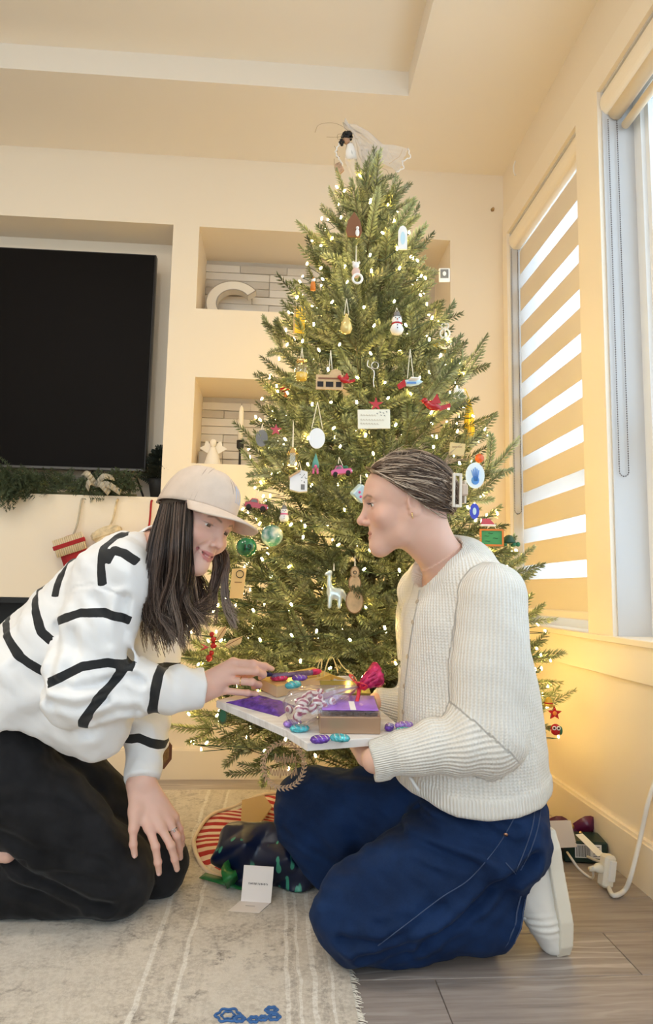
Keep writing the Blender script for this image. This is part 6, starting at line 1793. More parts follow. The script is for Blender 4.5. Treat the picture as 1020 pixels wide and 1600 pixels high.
# green ribbon curl
MT['ribbon_g'] = mat('green_ribbon', (.015, .14, .035), .35)
def ribbon(mb, pts, w, up, n=20):
    g = spline(pts, n); up = P_(up)
    t = np.gradient(g, axis=0); V = []
    for q, d in zip(g, t):
        s = np.cross(d, up); s /= np.linalg.norm(s)+1e-9; V += [q-s*w, q+s*w]
    mb.add(V, [(2*i, 2*i+1, 2*i+3, 2*i+2) for i in range(n-1)])
rm = MB(); ribbon(rm, [atz(316, 1368, .016), atz(345, 1376, .022), atz(372, 1384, .014), atz(392, 1388, .016)], .011, (0, -.4, 1))
ribbon(rm, [atz(364, 1382, .016), atz(360, 1372, .05), atz(357, 1356, .06), atz(376, 1350, .045)], .017, (.2, -1, .2))
o = rm.build('green_ribbon', MT['ribbon_g'], None, True); tag(o, 'curl of shiny green ribbon on the rug beside the folded card', 'ribbon'); md = o.modifiers.new('t', 'SOLIDIFY'); md.thickness = .0012
# folded white card
f0, f1 = atz(374.9, 1407.6, .0105), atz(422, 1410.8, .0105); fx = (f1-f0)/np.linalg.norm(f1-f0); hC = .078
u0 = f0+P_((0, .012, hC)); 
cdv = empty('folded_card', tuple((f0+f1)/2), label='small white folded card standing open on the rug with a printed line', cat='card')
fy = P_((-fx[1], fx[0], 0)); wC = np.linalg.norm(f1-f0); upd = P_((fx[0]*.06, .10, 1)); upd /= np.linalg.norm(upd)
mC = mat('card_stock', (.84, .77, .73), .75)
frU = np.stack([fx, -np.cross(fx, upd), upd], 1)
MB().box((f0+f1)/2+upd*hC/2+fx*.002, (wC, .0007, hC), frU).build('upright_leaf', mC, cdv, loc=lp(cdv))
lowd = -fy*.95-fx*.28; lo = MB(); lo.add([f0, f1, f1+lowd*.055, f0+lowd*.055], [(0, 1, 2, 3)]); o = lo.build('lower_leaf', mC, cdv, loc=lp(cdv)); md = o.modifiers.new('t', 'SOLIDIFY'); md.thickness = .0007
MT['ink'] = mat('black_ink', (.02, .015, .015), .7); MT['ink_soft'] = mat('grey_ink', (.42, .37, .35), .8)
ink = MB(); rr = random.Random(12); nrm_ = frU[:, 1]*(-1 if frU[1, 1] > 0 else 1)
xs = -.021
for wlen in (1, 3, 3, 2, 7):
    for k in range(wlen):
        cc_ = (f0+f1)/2+upd*(hC*.50)+fx*(xs+.002)+nrm_*.0006
        ink.box(cc_, (.0006, .0003, .0040), frU); 
        if rr.random() < .75: ink.box(cc_+fx*.0009+upd*rr.choice((-.0016, 0, .0016)), (.0014, .0003, .0008), frU)
        if rr.random() < .6: ink.box(cc_+fx*.0016, (.0006, .0003, .0040), frU)
        xs += .0026
    xs += .0014
ink.build('printed_line', MT['ink'], cdv, loc=lp(cdv))
cc_ = (f0+f1)/2+lowd*.024+P_((0, 0, .0007)); MB().box(cc_, (.022, .0022, .0003), np.stack([fx, fy, P_((0, 0, 1))], 1)).build('faint_line', MT['ink_soft'], cdv, loc=lp(cdv))
# the corner by the window wall: bow, carton, box, plug and flex
MT['plum'] = mat('plum_satin', (.10, .008, .045), .3, spec=.6)
bq = atz(890, 1325, .02); g = empty('satin_bow', tuple(np.r_[bq[:2], 0]), label='plum satin bow with gold trim on the floor behind the trainer', cat='bow')
bb_ = MB(); c0_ = at(893, 1302, 2.02)
for s in (-1, 1):
    for kk, hh in ((.07, .035), (.055, -.012)):
        ribbon(bb_, [c0_, c0_+P_((s*kk*.6, -.02, hh)), c0_+P_((s*kk, -.005, hh*.4)), c0_+P_((s*kk*.5, .01, -.01)), c0_], .020, (.1, -1, .3), 18)
ribbon(bb_, [c0_, c0_+P_((.035, -.03, -.03)), c0_+P_((.045, -.05, -.055))], .016, (.6, -.6, .4), 10); ribbon(bb_, [c0_, c0_+P_((-.05, -.02, -.02)), c0_+P_((-.09, -.03, -.05))], .016, (.2, -1, .4), 10)
o = bb_.build('loops', MT['plum'], g, True, loc=lp(g)); md = o.modifiers.new('t', 'SOLIDIFY'); md.thickness = .0015
kb = MB().ball(c0_+P_((0, -.008, 0)), (.016, .014, .016), 10, 8); kb.build('knot', MT['plum'], g, True, loc=lp(g))
gt = MB()
for x, y in ((866, 1291), (894, 1292), (893, 1316), (907, 1303)): gt.ball(at(x, y, 1.985), (.006, .003, .008), 8, 6)
gt.build('gold_studs', MT['gold'], g, True, loc=lp(g))
bxq = atz(905, 1352, 0); o_ = empty('green_carton', tuple(np.r_[bxq[:2], 0]+P_((.03, .05, 0))), label='dark green carton with a striped code label, lying near the white plug', cat='box')
frg = rotm('Z', -.15); cgc = P_(o_.location)+P_((0, 0, .030))
MB().box(cgc, (.12, .085, .058), frg, .004).build('carton', mat('bottle_green', (.008, .030, .024), .35), o_, loc=lp(o_))
lbm = MB().box(cgc+frg@P_((.006, -.043, .004)), (.072, .001, .036), frg); lbm.build('label', MT['paper'], o_, loc=lp(o_))
br_ = MB()
for k in range(15): br_.box(cgc+frg@P_((-.026+.0026*k, -.0438, .004)), (.0009+.0006*(k % 3 == 0), .0006, .030), frg)
for k in range(5): br_.box(cgc+frg@P_((.028, -.0438, -.008+.006*k)), (.018, .0006, .0016), frg)
br_.build('bars', MT['ink'], o_, loc=lp(o_))
gq = at(872, 1318, 1.93); o = MB().box(P_((gq[0], gq[1], .075)), (.095, .004, .07), rotm('Z', .1)@rotm('X', -.5), .001).build('grey_card', mat('grey_card', (.62, .56, .54), .6)); tag(o, 'pale grey card leaning against the plum bow behind the trainer', 'card')
s0, s1 = at(905, 1322, 1.90), at(940, 1360, 1.80); s1[2] = .065; s0[2] = .085; frs = frame(s1-s0, (0, -.5, 1)); o = MB().box((s0+s1)/2, (np.linalg.norm(s1-s0), .022, .0012), frs).build('paper_strip', MT['paper']); tag(o, 'narrow white paper strip lying over the green carton', 'paper')
MT['ivory'] = mat('ivory_plastic', (.80, .74, .62), .4); MT['flex'] = mat('white_flex', (.80, .76, .70), .45)
pq = atz(952, 1392, 0); g = empty('power_plug', tuple(pq), label='ivory plug block with its thick white flex on the floor by the baseboard', cat='plug')
frp = rotm('Z', .25)@rotm('Y', .18); pc = P_(g.location)+P_((.0, .012, .044))
MB().box(pc, (.034, .030, .078), frp, .006).build('plug_body', MT['ivory'], g, loc=lp(g)); MB().box(pc+frp@P_((.004, -.016, .004)), (.020, .006, .050), frp, .002).build('socket_face', MT['flex'], g, loc=lp(g))
MB().lathe([(.012, 0), (.012, .012), (.007, .02), (.006, .034)], pc+frp@P_((-.016, 0, .006)), 12, frame((0, 1, 0), (-1, 0, -.1))).build('strain_relief', MT['ivory'], g, True, loc=lp(g))
cq = spline([pc+P_((.0, -.006, -.036)), atz(958, 1399, .010), atz(975, 1392, .012), atz(985, 1370, .05), at(1000, 1310, 1.72), at(1012, 1255, 1.70), at(1030, 1200, 1.69), P_((.935, 1.60, .40)), P_((WX-.012, 1.56, .42))], 40)
MB().tube(cq, .0058, 8).build('flex', MT['flex'], g, True, loc=lp(g))
MB().box((WX-.004, 1.56, .42), (.006, .075, .115), None, .002).build('socket_plate', MT['flex'], g, loc=lp(g))
cq = spline([pc+frp@P_((-.045, 0, .006)), atz(925, 1372, .01), atz(905, 1358, .02), atz(893, 1342, .045), at(885, 1330, 1.94)], 20); MB().tube(cq, .0032, 6).build('thin_flex', MT['flex'], g, True, loc=lp(g))
cq = spline([at(910, 1308, 2.05), at(930, 1322, 2.02), atz(948, 1335, .012), atz(950, 1347, .008), atz(930, 1344, .02), at(905, 1332, 1.95)], 24); o = MB().tube(cq, .0036, 6).build('loose_cord', MT['ivory'], None, True); tag(o, 'loop of cream cord on the floor between the bow and the baseboard', 'cord')

# ---------------------------------------------------------------- ornaments on the fir
def trunk_x(z): return TCX-.025*z
def face(px, py, out=.015):
    """point on the front of the fir's foliage along a sight line"""
    Y = 1.7
    for _ in range(12):
        q = at(px, py, Y); R = tree_r(q[2], -PI/2)*.98+out; dx = q[0]-trunk_x(q[2])
        Y = TCY-math.sqrt(max(R*R-dx*dx, .0009))
    return at(px, py, Y)
def orn(name, px, py, label, cat='ornament', Y=None, out=.015, hang=None):
    q = face(px, py, out) if Y is None else at(px, py, Y)
    g = empty(name, tuple(q), (0, 0, math.atan2(q[0], q[1])*-.5), label, cat)
    if hang is not None:
        h = MB(); s = hang[2] if len(hang) > 2 else .006
        for sg in ((-1, 1) if s else (0,)): h.tube([(sg*s, 0, hang[0]), (sg*s*.5, .004, (hang[0]+hang[1])*.5), (0, .010, hang[1])], .0009, 4)
        h.build('hanging_string', MT['string'], g)
    return g
MT['string'] = mat('white_string', (.82, .78, .66), .8); MT['pearl'] = mat('pearl_white', (.86, .86, .86), .3, spec=.6)
MT['gloss_red'] = mat('gloss_red', (.45, .015, .02), .15, coat=.5); MT['wood'] = mat('maple_wood', (.62, .42, .22), .6, vary=.15, vscale=60); MT['bark_rim'] = mat('bark_rim', (.26, .15, .08), .9)
MT['pine'] = mat('painted_green', (.03, .18, .09), .4); MT['orange'] = mat('painted_orange', (.65, .20, .03), .5); MT['yellow'] = mat('yellow_paper', (.85, .58, .04), .6)
MT['slate'] = mat('slate_grey', (.20, .20, .20), .6); MT['pinkp'] = mat('pink_paint', (.72, .10, .28), .3, coat=.4); MT['bluep'] = mat('blue_paint', (.10, .30, .75), .4); MT['brown'] = mat('brown_paint', (.22, .09, .04), .6)
MT['jar'] = glassy('jar_glass', (.98, .95, .85), .3, .03, .08, (.9, .85, .6)); MT['paleblue'] = mat('pale_blue', (.55, .75, .85), .4); MT['darkink'] = MT['ink']
def lozenge(g, name, rx, rz, m_, th=.003, n=28, c=(0, 0, 0)):
    a = np.linspace(0, 2*PI, n, endpoint=False); return MB().prism([(rx*math.cos(t), rz*math.sin(t)) for t in a], -th/2, th/2, org=c).build(name, m_, g)
def sphere(g, name, r, m_, c=(0, 0, 0), n=16): return MB().ball(c, r, n, max(6, n*2//3)).build(name, m_, g, True)
def star(g, name, R, r, m_, th=.006, n=5, c=(0, 0, 0), rot=PI/2):
    return MB().prism([((R if k % 2 == 0 else r)*math.cos(rot+PI*k/n), (R if k % 2 == 0 else r)*math.sin(rot+PI*k/n)) for k in range(2*n)], -th/2, th/2, org=c).build(name, m_, g)
def text(g, name, s, size, m_, c, depth=.0004):
    cu = bpy.data.curves.new(name, 'FONT'); cu.body = s; cu.size = size; cu.extrude = depth; cu.align_x = 'CENTER'; cu.align_y = 'CENTER'; cu.materials.append(m_)
    t_ = bpy.data.objects.new(name, cu); me = bpy.data.meshes.new_from_object(t_); bpy.data.objects.remove(t_); return link(name, me, g, c, (PI/2, 0, 0))
def snowman(px, py, lab, s=1., scarf='gloss_red', **k):
    g = orn('snowman_ornament', px, py, lab, hang=(.028*s, .05*s), **k)
    MB().lathe([(0, -.030*s), (.014*s, -.028*s), (.019*s, -.016*s), (.013*s, -.003*s), (.0115*s, .001*s), (.0145*s, .010*s), (.010*s, .021*s), (0, .024*s)], n=16).build('body', MT['pearl'], g, True)
    MB().lathe([(.013*s, .018*s), (.013*s, .020*s), (.009*s, .021*s), (.008*s, .032*s), (0, .033*s)], n=14).build('hat', MT['slate'], g, True)
    MB().tube(torus((0, 0, -.001*s), (0, 0, 1), .0125*s, .003*s), .0028*s, 6, cap=False).build('scarf', MT[scarf], g, True)
    f = MB()
    for x, z in ((-.005, .012), (.005, .012), (0, -.010), (0, -.018)): f.ball((x*s, -.0145*s if z > 0 else -.0185*s, z*s), .0016*s, 6, 4)
    f.build('coal_dots', MT['ink'], g, True); MB().lathe([(.0018*s, 0), (0, .009*s)], (0, -.014*s, .008*s), 6, frame((1, 0, 0), (0, -1, 0))).build('carrot_nose', MT['orange'], g, True)
    return g
def bird(px, py, lab, m_, s=1., **k):
    g = orn('bird_ornament', px, py, lab, **k)
    MB().lathe([(0, -.026*s), (.006*s, -.02*s), (.013*s, -.004*s), (.012*s, .010*s), (.005*s, .021*s), (0, .023*s)], rot=frame((0, 1, 0), (-1, 0, .35)), n=14).build('body', m_, g, True)
    sphere(g, 'head', .0085*s, m_, (-.021*s, 0, .013*s), 12); MB().lathe([(.0025*s, 0), (0, .008*s)], (-.028*s, 0, .013*s), 6, frame((0, 1, 0), (-1, 0, 0))).build('beak', MT['orange'], g, True)
    MB().prism([(.012*s, -.004*s), (.045*s, .006*s), (.046*s, -.004*s), (.018*s, -.014*s)], -.004*s, .004*s).build('tail', m_, g)
    MB().prism([(-.008*s, .002*s), (.010*s, .030*s), (.020*s, .004*s)], -.012*s, -.008*s).build('wing', m_, g); return g
def car(px, py, lab, m_, s=1., tree_load=False, tilt=0., **k):
    g = orn('toy_car_ornament', px, py, lab, hang=(.025*s, .065*s), **k); g.rotation_euler[1] = tilt
    MB().prism([(-.042*s, -.010*s), (-.042*s, .006*s), (-.028*s, .009*s), (-.018*s, .024*s), (.004*s, .024*s), (.010*s, .008*s), (.042*s, .007*s), (.044*s, -.010*s)], -.016*s, .016*s).build('body', m_, g)
    MB().prism([(-.023*s, .010*s), (-.016*s, .0205*s), (.001*s, .0205*s), (.005*s, .010*s)], -.0165*s, .0165*s).build('windows', MT['slate'], g)
    wm = MB().lathe([(0, -.004*s), (.010*s, -.004*s), (.010*s, .004*s), (.004*s, .0045*s), (0, .0045*s)], n=14, rot=frame((1, 0, 0), (0, -1, 0))).mesh('wheel', MT['ink'], True)
    for x in (-.026, .027):
        for y in (-.015, .015): link('wheel', wm, g, (x*s, y*s, -.010*s))
    MB().box((.043*s, 0, -.004*s), (.004*s, .030*s, .006*s)).build('bumper', MT['silver'], g)
    if tree_load: MB().lathe([(.006*s, 0), (.011*s, .006*s), (.007*s, .016*s), (.009*s, .020*s), (0, .040*s)], (.030*s, 0, .012*s), 10, frame((0, 1, 0), (-1, 0, .2))).build('tiny_fir', MT['pine'], g, True)
    return g
# --- from the top downwards
g = orn('gingerbread_ornament', 553, 352, 'brown drop-shaped ornament with a pale figure, high on the fir', out=.02)
MB().prism([(0, .040), (-.018, .012), (-.024, -.018), (-.018, -.036), (.018, -.036), (.024, -.018), (.018, .012)], -.004, .004).build('board', MT['brown'], g)
sphere(g, 'figure', (.006, .004, .012), MT['pearl'], (.010, -.006, -.026), 10); sphere(g, 'figure_head', .005, MT['pearl'], (.010, -.007, -.012), 10)
g = orn('tag_ornament', 629, 372, 'tall pearly white arched ornament near the top right of the fir', out=.02)
MB().prism([(-.013, -.036), (-.013, .022), (-.008, .034), (0, .038), (.008, .034), (.013, .022), (.013, -.036)], -.003, .003).build('plate', MT['pearl'], g); lozenge(g, 'relief', .007, .02, MT['paleblue'], .001, c=(0, -.0036, -.002))
g = orn('teddy_ornament', 556, 428, 'pale teddy figure holding a white ring, upper left of the fir', hang=(.03, .09, .001))
sphere(g, 'body', (.012, .010, .016), mat('blush_fur', (.70, .50, .42), .8), (0, 0, .004)); sphere(g, 'head', .010, MT['pearl'], (-.001, -.003, .024))
for s in (-1, 1): sphere(g, 'ear', .004, MT['pearl'], (s*.008, -.002, .033), 8)
MB().tube(torus((.004, -.008, -.018), (0, 1, .1), .013, .003), .0035, 8, cap=False).build('ring', MT['pearl'], g, True)
g = orn('gnome_ornament', 489, 443, 'small orange figure at the upper left edge of the fir'); MB().lathe([(.008, -.020), (.007, 0), (.004, .008), (0, .022)], n=10).build('robe', MT['orange'], g, True); sphere(g, 'head', .005, MT['pearl'], (0, -.003, .008), 8)
g = orn('photo_ornament', 694, 430, 'grey framed photo ornament at the upper right edge of the fir', Y=2.06)
MB().box((0, 0, 0), (.036, .004, .048), None, .002).build('frame', MT['pearl'], g); MB().box((0, -.0026, .004), (.026, .001, .030)).build('picture', MT['slate'], g); sphere(g, 'face', (.006, .001, .008), MT['pearl'], (0, -.0034, .004), 10)
g = orn('paper_ornament', 469, 500, 'bright yellow paper sheet tucked at the left of the fir beside the niche', Y=2.0); MB().box((0, 0, 0), (.030, .002, .085), rotm('Y', .05), .0005).build('sheet', MT['yellow'], g); MB().box((-.018, .001, 0), (.006, .003, .085)).build('backing', MT['wood'], g)
g = orn('pear_ornament', 541, 508, 'golden glass pear ornament hanging left of centre, high up', hang=(.03, .08)); MB().lathe([(0, -.026), (.012, -.022), (.017, -.010), (.013, .006), (.007, .018), (.004, .027), (0, .029)], n=18).build('glass', mat('gold_glass', (.75, .60, .25), .15, .4), g, True); MB().lathe([(.004, .026), (.004, .032), (0, .033)], n=8).build('cap', MT['ring_gold'], g, True)
snowman(620, 506, 'white snowman ornament with grey hat, right of centre high up', 1.0)
g = orn('lace_ornament', 695, 522, 'white lacy snow figure hanging at the right edge of the fir', Y=1.98)
for z, r in ((.026, .011), (.002, .015), (-.028, .018)):
    MB().tube(torus((0, 0, z), (0, 1, 0), r, .003), .0028, 6, cap=False).build('ring', MT['pearl'], g, True)
MB().tube([(0, -.002, -.045), (0, -.002, .036)], .002, 5).build('spine', MT['pearl'], g)
g = orn('star_ornament', 688, 540, 'yellow paper star behind the white lacy figure', Y=2.02); star(g, 'star', .030, .014, MT['yellow'])
g = orn('jar_ornament', 471, 580, 'little clear jar with yellow filling at the left of the fir', hang=(.03, .07, .004)); MB().lathe([(0, -.026), (.016, -.026), (.018, -.020), (.018, .014), (.013, .020), (.013, .026)], n=18).build('glass', MT['jar'], g, True); MB().lathe([(0, -.024), (.014, -.024), (.015, -.006), (0, -.004)], n=14).build('filling', MT['yellow'], g, True); MB().lathe([(.015, .024), (.015, .031), (0, .031)], n=14).build('lid', MT['ring_gold'], g, True)
g = orn('house_plaque', 516, 594, 'wooden shopfront plaque with cut-out windows on a white ribbon', hang=(.030, .085, .004))
MB().prism([(-.038, -.026), (-.038, .014), (-.004, .014), (.002, .026), (.014, .031), (.026, .026), (.031, .014), (.034, .014), (.034, -.026)], -.002, .002).build('board', MT['wood'], g)
for k, (x, w) in enumerate(((-.026, .016), (-.002, .020), (.022, .014))): MB().box((x, -.0024, -.012), (w, .001, .014)).build('window', MT['ink'], g)
MB().box((-.002, -.0024, .004), (.06, .001, .004)).build('sign_band', MT['brown'], g)
bird(538, 594, 'small red bird beside the wooden shopfront plaque', MT['gloss_red'], .62)
g = orn('mushroom_ornament', 447, 609, 'dark red mushroom ornament at the left edge of the fir', Y=1.98); MB().lathe([(.006, -.022), (.004, 0)], n=10).build('stem', MT['brown'], g, True); MB().lathe([(0, .016), (.012, .012), (.020, .002), (.018, -.002), (0, 0)], n=16).build('cap', MT['gloss_red'], g, True)
g = orn('hook_ornament', 582, 588, 'thin silver hook and chain in the middle of the fir'); MB().tube(spline([(-.012, 0, .045), (-.014, 0, .028), (-.004, 0, .022), (.004, 0, .010), (.002, 0, -.012), (.004, 0, -.03)], 20), .0014, 5).build('hook', MT['silver'], g, True); MB().tube(torus((.006, 0, .030), (0, 1, 0), .009, .001), .001, 5, cap=False).build('link', MT['silver'], g, True)
g = orn('aeroplane_ornament', 641, 598, 'red and pale blue toy aeroplane on two white ribbons', hang=(.012, .095, .008))
MB().lathe([(0, -.030), (.006, -.024), (.010, 0), (.008, .020), (0, .034)], rot=frame((0, 1, 0), (1, 0, .1)), n=14).build('fuselage', MT['paleblue'], g, True); MB().prism([(-.036, -.010), (-.016, .006), (-.012, -.012), (-.030, -.022)], -.012, -.006).build('tail', MT['gloss_red'], g); MB().box((.004, -.006, .004), (.022, .05, .004), rotm('Z', .2), .001).build('wing', MT['pearl'], g)
MB().box((.002, -.011, -.004), (.024, .001, .004)).build('stripe', MT['bluep'], g)
g = orn('star_ornament', 587, 632, 'red starry sprig above the white plaque'); star(g, 'star', .020, .007, MT['gloss_red'], .005)
g = orn('plaque_ornament', 584, 655, 'rectangular white plaque with faint lettering and small leaves', hang=None, out=.03)
MB().box((0, 0, 0), (.082, .004, .050), rotm('Y', -.03), .001).build('plate', mat('cream_plaque', (.86, .82, .68), .5), g)
lf = MB()
for x, z in ((.008, .014), (.016, .018), (.024, .016), (.032, .019), (.018, .010), (.027, .009)): lf.box((x, -.0024, z), (.004, .0006, .0018), rotm('Y', .6))
lf.build('leaf_print', MT['slate'], g); wl = MB()
for k, z in enumerate((.008, -.004, -.014)):
    x = -.034
    while x < (.000, .022, .010)[k]:
        wl.tube(spline([(x, -.0024, z), (x+.002, -.0024, z+.004), (x+.003, -.0024, z-.001), (x+.005, -.0024, z+.001)], 6), .0005, 3); x += .0068
wl.build('faint_lettering', mat('faint_ink', (.58, .50, .38), .7), g)
bird(676, 634, 'glossy red bird ornament with raised wing, right of the plaque', MT['gloss_red'], 1.0)
g = orn('graduation_tassel', 733, 652, 'golden yellow tassel hanging at the right edge of the fir', Y=1.98)
ta = MB()
for k in range(40):
    a = 2*PI*k/40; r_ = .013*math.sqrt((k*.618) % 1); ta.tube([(r_*.35*math.cos(a), r_*.35*math.sin(a), .040), (r_*math.cos(a), r_*math.sin(a), .010), (r_*1.3*math.cos(a), r_*1.2*math.sin(a), -.066-.006*((k*.37) % 1))], .0022, 4)
ta.build('threads', MT['yellow'], g, True); MB().lathe([(.006, .030), (.008, .036), (.006, .046), (.003, .056), (0, .057)], n=12).build('knot', MT['yellow'], g, True); MB().tube(spline([(0, 0, .055), (-.006, 0, .075), (-.012, .01, .095)], 8), .0016, 5).build('cord', MT['yellow'], g, True)
g = orn('tag_ornament', 716, 620, 'white and grey layered tag above the yellow tassel', Y=1.95); MB().box((0, 0, .010), (.030, .003, .032), rotm('Y', .2), .001).build('plate', MT['pearl'], g); MB().box((.004, -.003, -.018), (.036, .003, .018), rotm('Y', -.15), .001).build('lower_plate', MT['slate'], g)
g = orn('star_ornament', 431, 672, 'tiny red star on a left-hand bough'); star(g, 'star', .017, .007, MT['gloss_red'], .006)
g = orn('tag_ornament', 409, 685, 'round dark grey tag hanging at the left edge of the fir', Y=1.86, hang=(.016, .045, .004)); lozenge(g, 'disc', .017, .024, MT['slate'])
g = orn('tag_ornament', 495, 685, 'shiny white oval disc on a long white string', hang=(.026, .10, .014)); lozenge(g, 'disc', .021, .027, MT['pearl'], .004)
g = orn('lantern_ornament', 457, 716, 'small glass lantern on the left, above the toy house', hang=(.03, .10, .001))
MB().lathe([(.012, -.024), (.014, -.020), (.014, .012), (.010, .018)], n=6).build('glass', MT['jar'], g); MB().lathe([(.016, -.026), (.016, -.023), (0, -.023)], n=6).build('base', MT['ring_gold'], g); MB().lathe([(.017, .012), (.008, .024), (.003, .028), (0, .03)], n=6).build('roof', MT['ring_gold'], g)
g = orn('gnome_ornament', 493, 725, 'tiny gnome with a teal hat and pink feet left of centre'); MB().lathe([(.010, -.010), (.008, .004), (0, .030)], n=12).build('hat', mat('teal_felt', (.12, .34, .30), .8), g, True); sphere(g, 'nose', .004, MT['pinkp'], (0, -.010, -.008), 8)
for s in (-1, 1): MB().tube([(s*.004, 0, -.010), (s*.006, -.002, -.026)], .0028, 6).build('leg', MT['pinkp'], g)
g = orn('birdhouse_ornament', 467, 753, 'little white house with dotted walls and brown roof side', hang=(.03, .055))
MB().prism([(-.024, -.022), (-.024, .014), (.004, .030), (.022, .026), (.022, -.026), (0, -.028)], -.012, .012).build('walls', MT['pearl'], g); MB().prism([(-.027, .012), (.003, .031), (.003, .025), (-.027, .006)], -.016, .016).build('roof', MT['wood'], g); MB().box((.010, -.0126, -.015), (.010, .001, .014)).build('door', MT['slate'], g)
dt = MB(); rr = random.Random(3)
for k in range(12): dt.ball((rr.uniform(.002, .02), -.0125, rr.uniform(-.005, .022)), (.0014, .0006, .0014), 5, 3)
dt.build('dots', MT['slate'], g)
car(533, 737, 'magenta toy pickup carrying a tiny fir tree', MT['pinkp'], .62, True, -.15)
g = orn('cube_ornament', 563, 771, 'pale blue cube with pink and purple spots, by the forehead', hang=(.026, .05, .001)); fr = rotm('Y', .75)@rotm('Z', .3)
MB().box((0, 0, 0), (.036, .036, .036), fr, .003).build('cube', MT['paleblue'], g); dt = MB()
for x, z in ((-.008, -.002), (.006, .006), (.002, -.008)): dt.ball(fr@P_((x, -.018, z)), (.0036, .0012, .0036), 8, 4, fr)
dt.build('spots', MT['pinkp'], g, True)
car(400, 790, 'glossy red toy car near the brim of the beige cap', MT['gloss_red'], .72, False, .12, Y=1.80)
snowman(444, 803, 'small white snowman between the red car and the glass bauble', .72, 'pinkp')
m = bpy.data.materials.new('sea_glass'); m.use_nodes = True; N = NT(m); p = bsdf(m)
N.link(N.ramp(N.noise(34, 4), [(.38, (.10, .32, .26)), (.5, (.36, .56, .58)), (.62, (.72, .78, .74))]), p.inputs['Base Color']); p.inputs['Roughness'].default_value = .08; p.inputs['Coat Weight'].default_value = .6; MT['seaglass'] = m
g = orn('bauble', 425, 837, 'marbled sea-green glass bauble between the two faces, left', 'bauble', hang=(.033, .055, .001)); sphere(g, 'globe', .0305, MT['seaglass'], n=28); MB().lathe([(.007, .029), (.007, .037), (0, .037)], n=12).build('cap', MT['ring_gold'], g, True)
m = mat('emerald_glass', (.010, .17, .065), .08, coat=.7, vary=.4, vscale=40); MT['emerald'] = m
g = orn('bauble', 385, 855, 'emerald bauble numbered 19, close to the cap wearer\'s chin', 'bauble', Y=1.80, hang=(.030, .05, .001)); sphere(g, 'globe', .0275, MT['emerald'], n=28); MB().lathe([(.006, .026), (.006, .034), (0, .034)], n=12).build('cap', MT['ring_gold'], g, True)
text(g, 'number', '19', .024, MT['ink'], (.003, -.0278, -.003))
g = orn('tag_ornament', 372, 912, 'parchment gift tag with a printed ring, beside the long brown hair', Y=1.86); MB().prism([(-.018, .040), (.022, .044), (.014, -.040), (-.022, -.040)], -.001, .001).build('sheet', mat('parchment', (.74, .55, .28), .7), g); MB().tube(torus((.004, -.002, .026), (0, 1, 0), .010, .001), .0010, 5, cap=False).build('printed_ring', MT['ink'], g); MB().box((0, -.0016, .004), (.020, .0005, .0020)).build('printed_line', MT['brown'], g)
# long-necked dinosaur, three wood slices
g = orn('dinosaur_ornament', 521, 926, 'pearly long-necked dinosaur hanging over the lower boughs', hang=(.056, .075, .001))
d = SDF().add(ell((.006, 0, -.004), (.020, .012, .016))).add(chain([(-.008, 0, .002), (-.012, 0, .028), (-.010, 0, .050)], [.009, .0058, .0048]), .012).add(rc((-.010, 0, .052), (-.020, 0, .047), .0058, .0040), .004).add(chain([(.020, 0, .0), (.030, 0, -.010), (.033, 0, -.024)], [.009, .005, .002]), .010)
for x in (-.009, .016):
    for y in (-.008, .008): d.add(rc((x, y, -.010), (x-.001, y, -.036), .0058, .0050), .006)
V, Q = nets(d, (-.05, -.04, -.06), (.06, .04, .08), .0018); link('body', qmesh('body', V, Q, [mat('iridescent', (.72, .80, .74), .15, .4, coat=.5)]), g)
g = orn('wood_slice_ornament', 554, 921, 'three joined wood slices forming a snowman, hanging on twine', hang=(.050, .085, .001))
for z, rx, rz in ((.043, .0095, .014), (.016, .014, .0195), (-.030, .0205, .029)):
    lozenge(g, 'slice', rx, rz, MT['wood'], .006, c=(0, 0, z)); a = np.linspace(0, 2*PI, 33); MB().tube([(rx*math.cos(t), 0, z+rz*math.sin(t)) for t in a], .0026, 5, cap=False).build('bark_edge', MT['bark_rim'], g, True)
MB().tube(torus((0, -.004, .043), (0, 1, 0), .004, .001), .0008, 4, cap=False).build('drawn_face', MT['ink'], g)
# right-hand side, behind the claw clip
g = orn('plate_ornament', 742, 743, 'round white plate with a blue hand print behind the claw clip', Y=1.80); lozenge(g, 'disc', .026, .036, mat('ice_blue', (.70, .82, .92), .3), .004); hp = MB()
for k in range(5): hp.tube([(-.002+.002*k, -.003, -.016), (-.010+.005*k, -.003, .004+.004*min(k, 4-k)+.010)], .0030, 6, flat=.4)
hp.ball((0, -.0025, -.014), (.011, .0015, .012), 10, 6); hp.build('hand_print', MT['bluep'], g, True)
g = orn('plate_ornament', 741, 799, 'small cobalt blue dish behind the low bun', Y=1.80); lozenge(g, 'disc', .013, .022, mat('cobalt', (.04, .06, .55), .2), .004); lozenge(g, 'centre', .005, .010, MT['paleblue'], .001, c=(0, -.0028, 0))
g = orn('chalkboard_ornament', 768, 840, 'tiny green chalkboard in an orange frame with scribbled lines', Y=1.84, hang=(.025, .05, .012))
fm = MB()
for x0, x1, z0, z1 in ((-.033, .033, .019, .024), (-.033, .033, -.024, -.019), (-.033, -.028, -.019, .019), (.028, .033, -.019, .019)): fm.box(((x0+x1)/2, 0, (z0+z1)/2), (x1-x0, .006, z1-z0))
fm.build('frame', MT['orange'], g); MB().box((0, .001, 0), (.058, .003, .040)).build('slate', mat('chalk_green', (.06, .28, .10), .7), g); sc = MB()
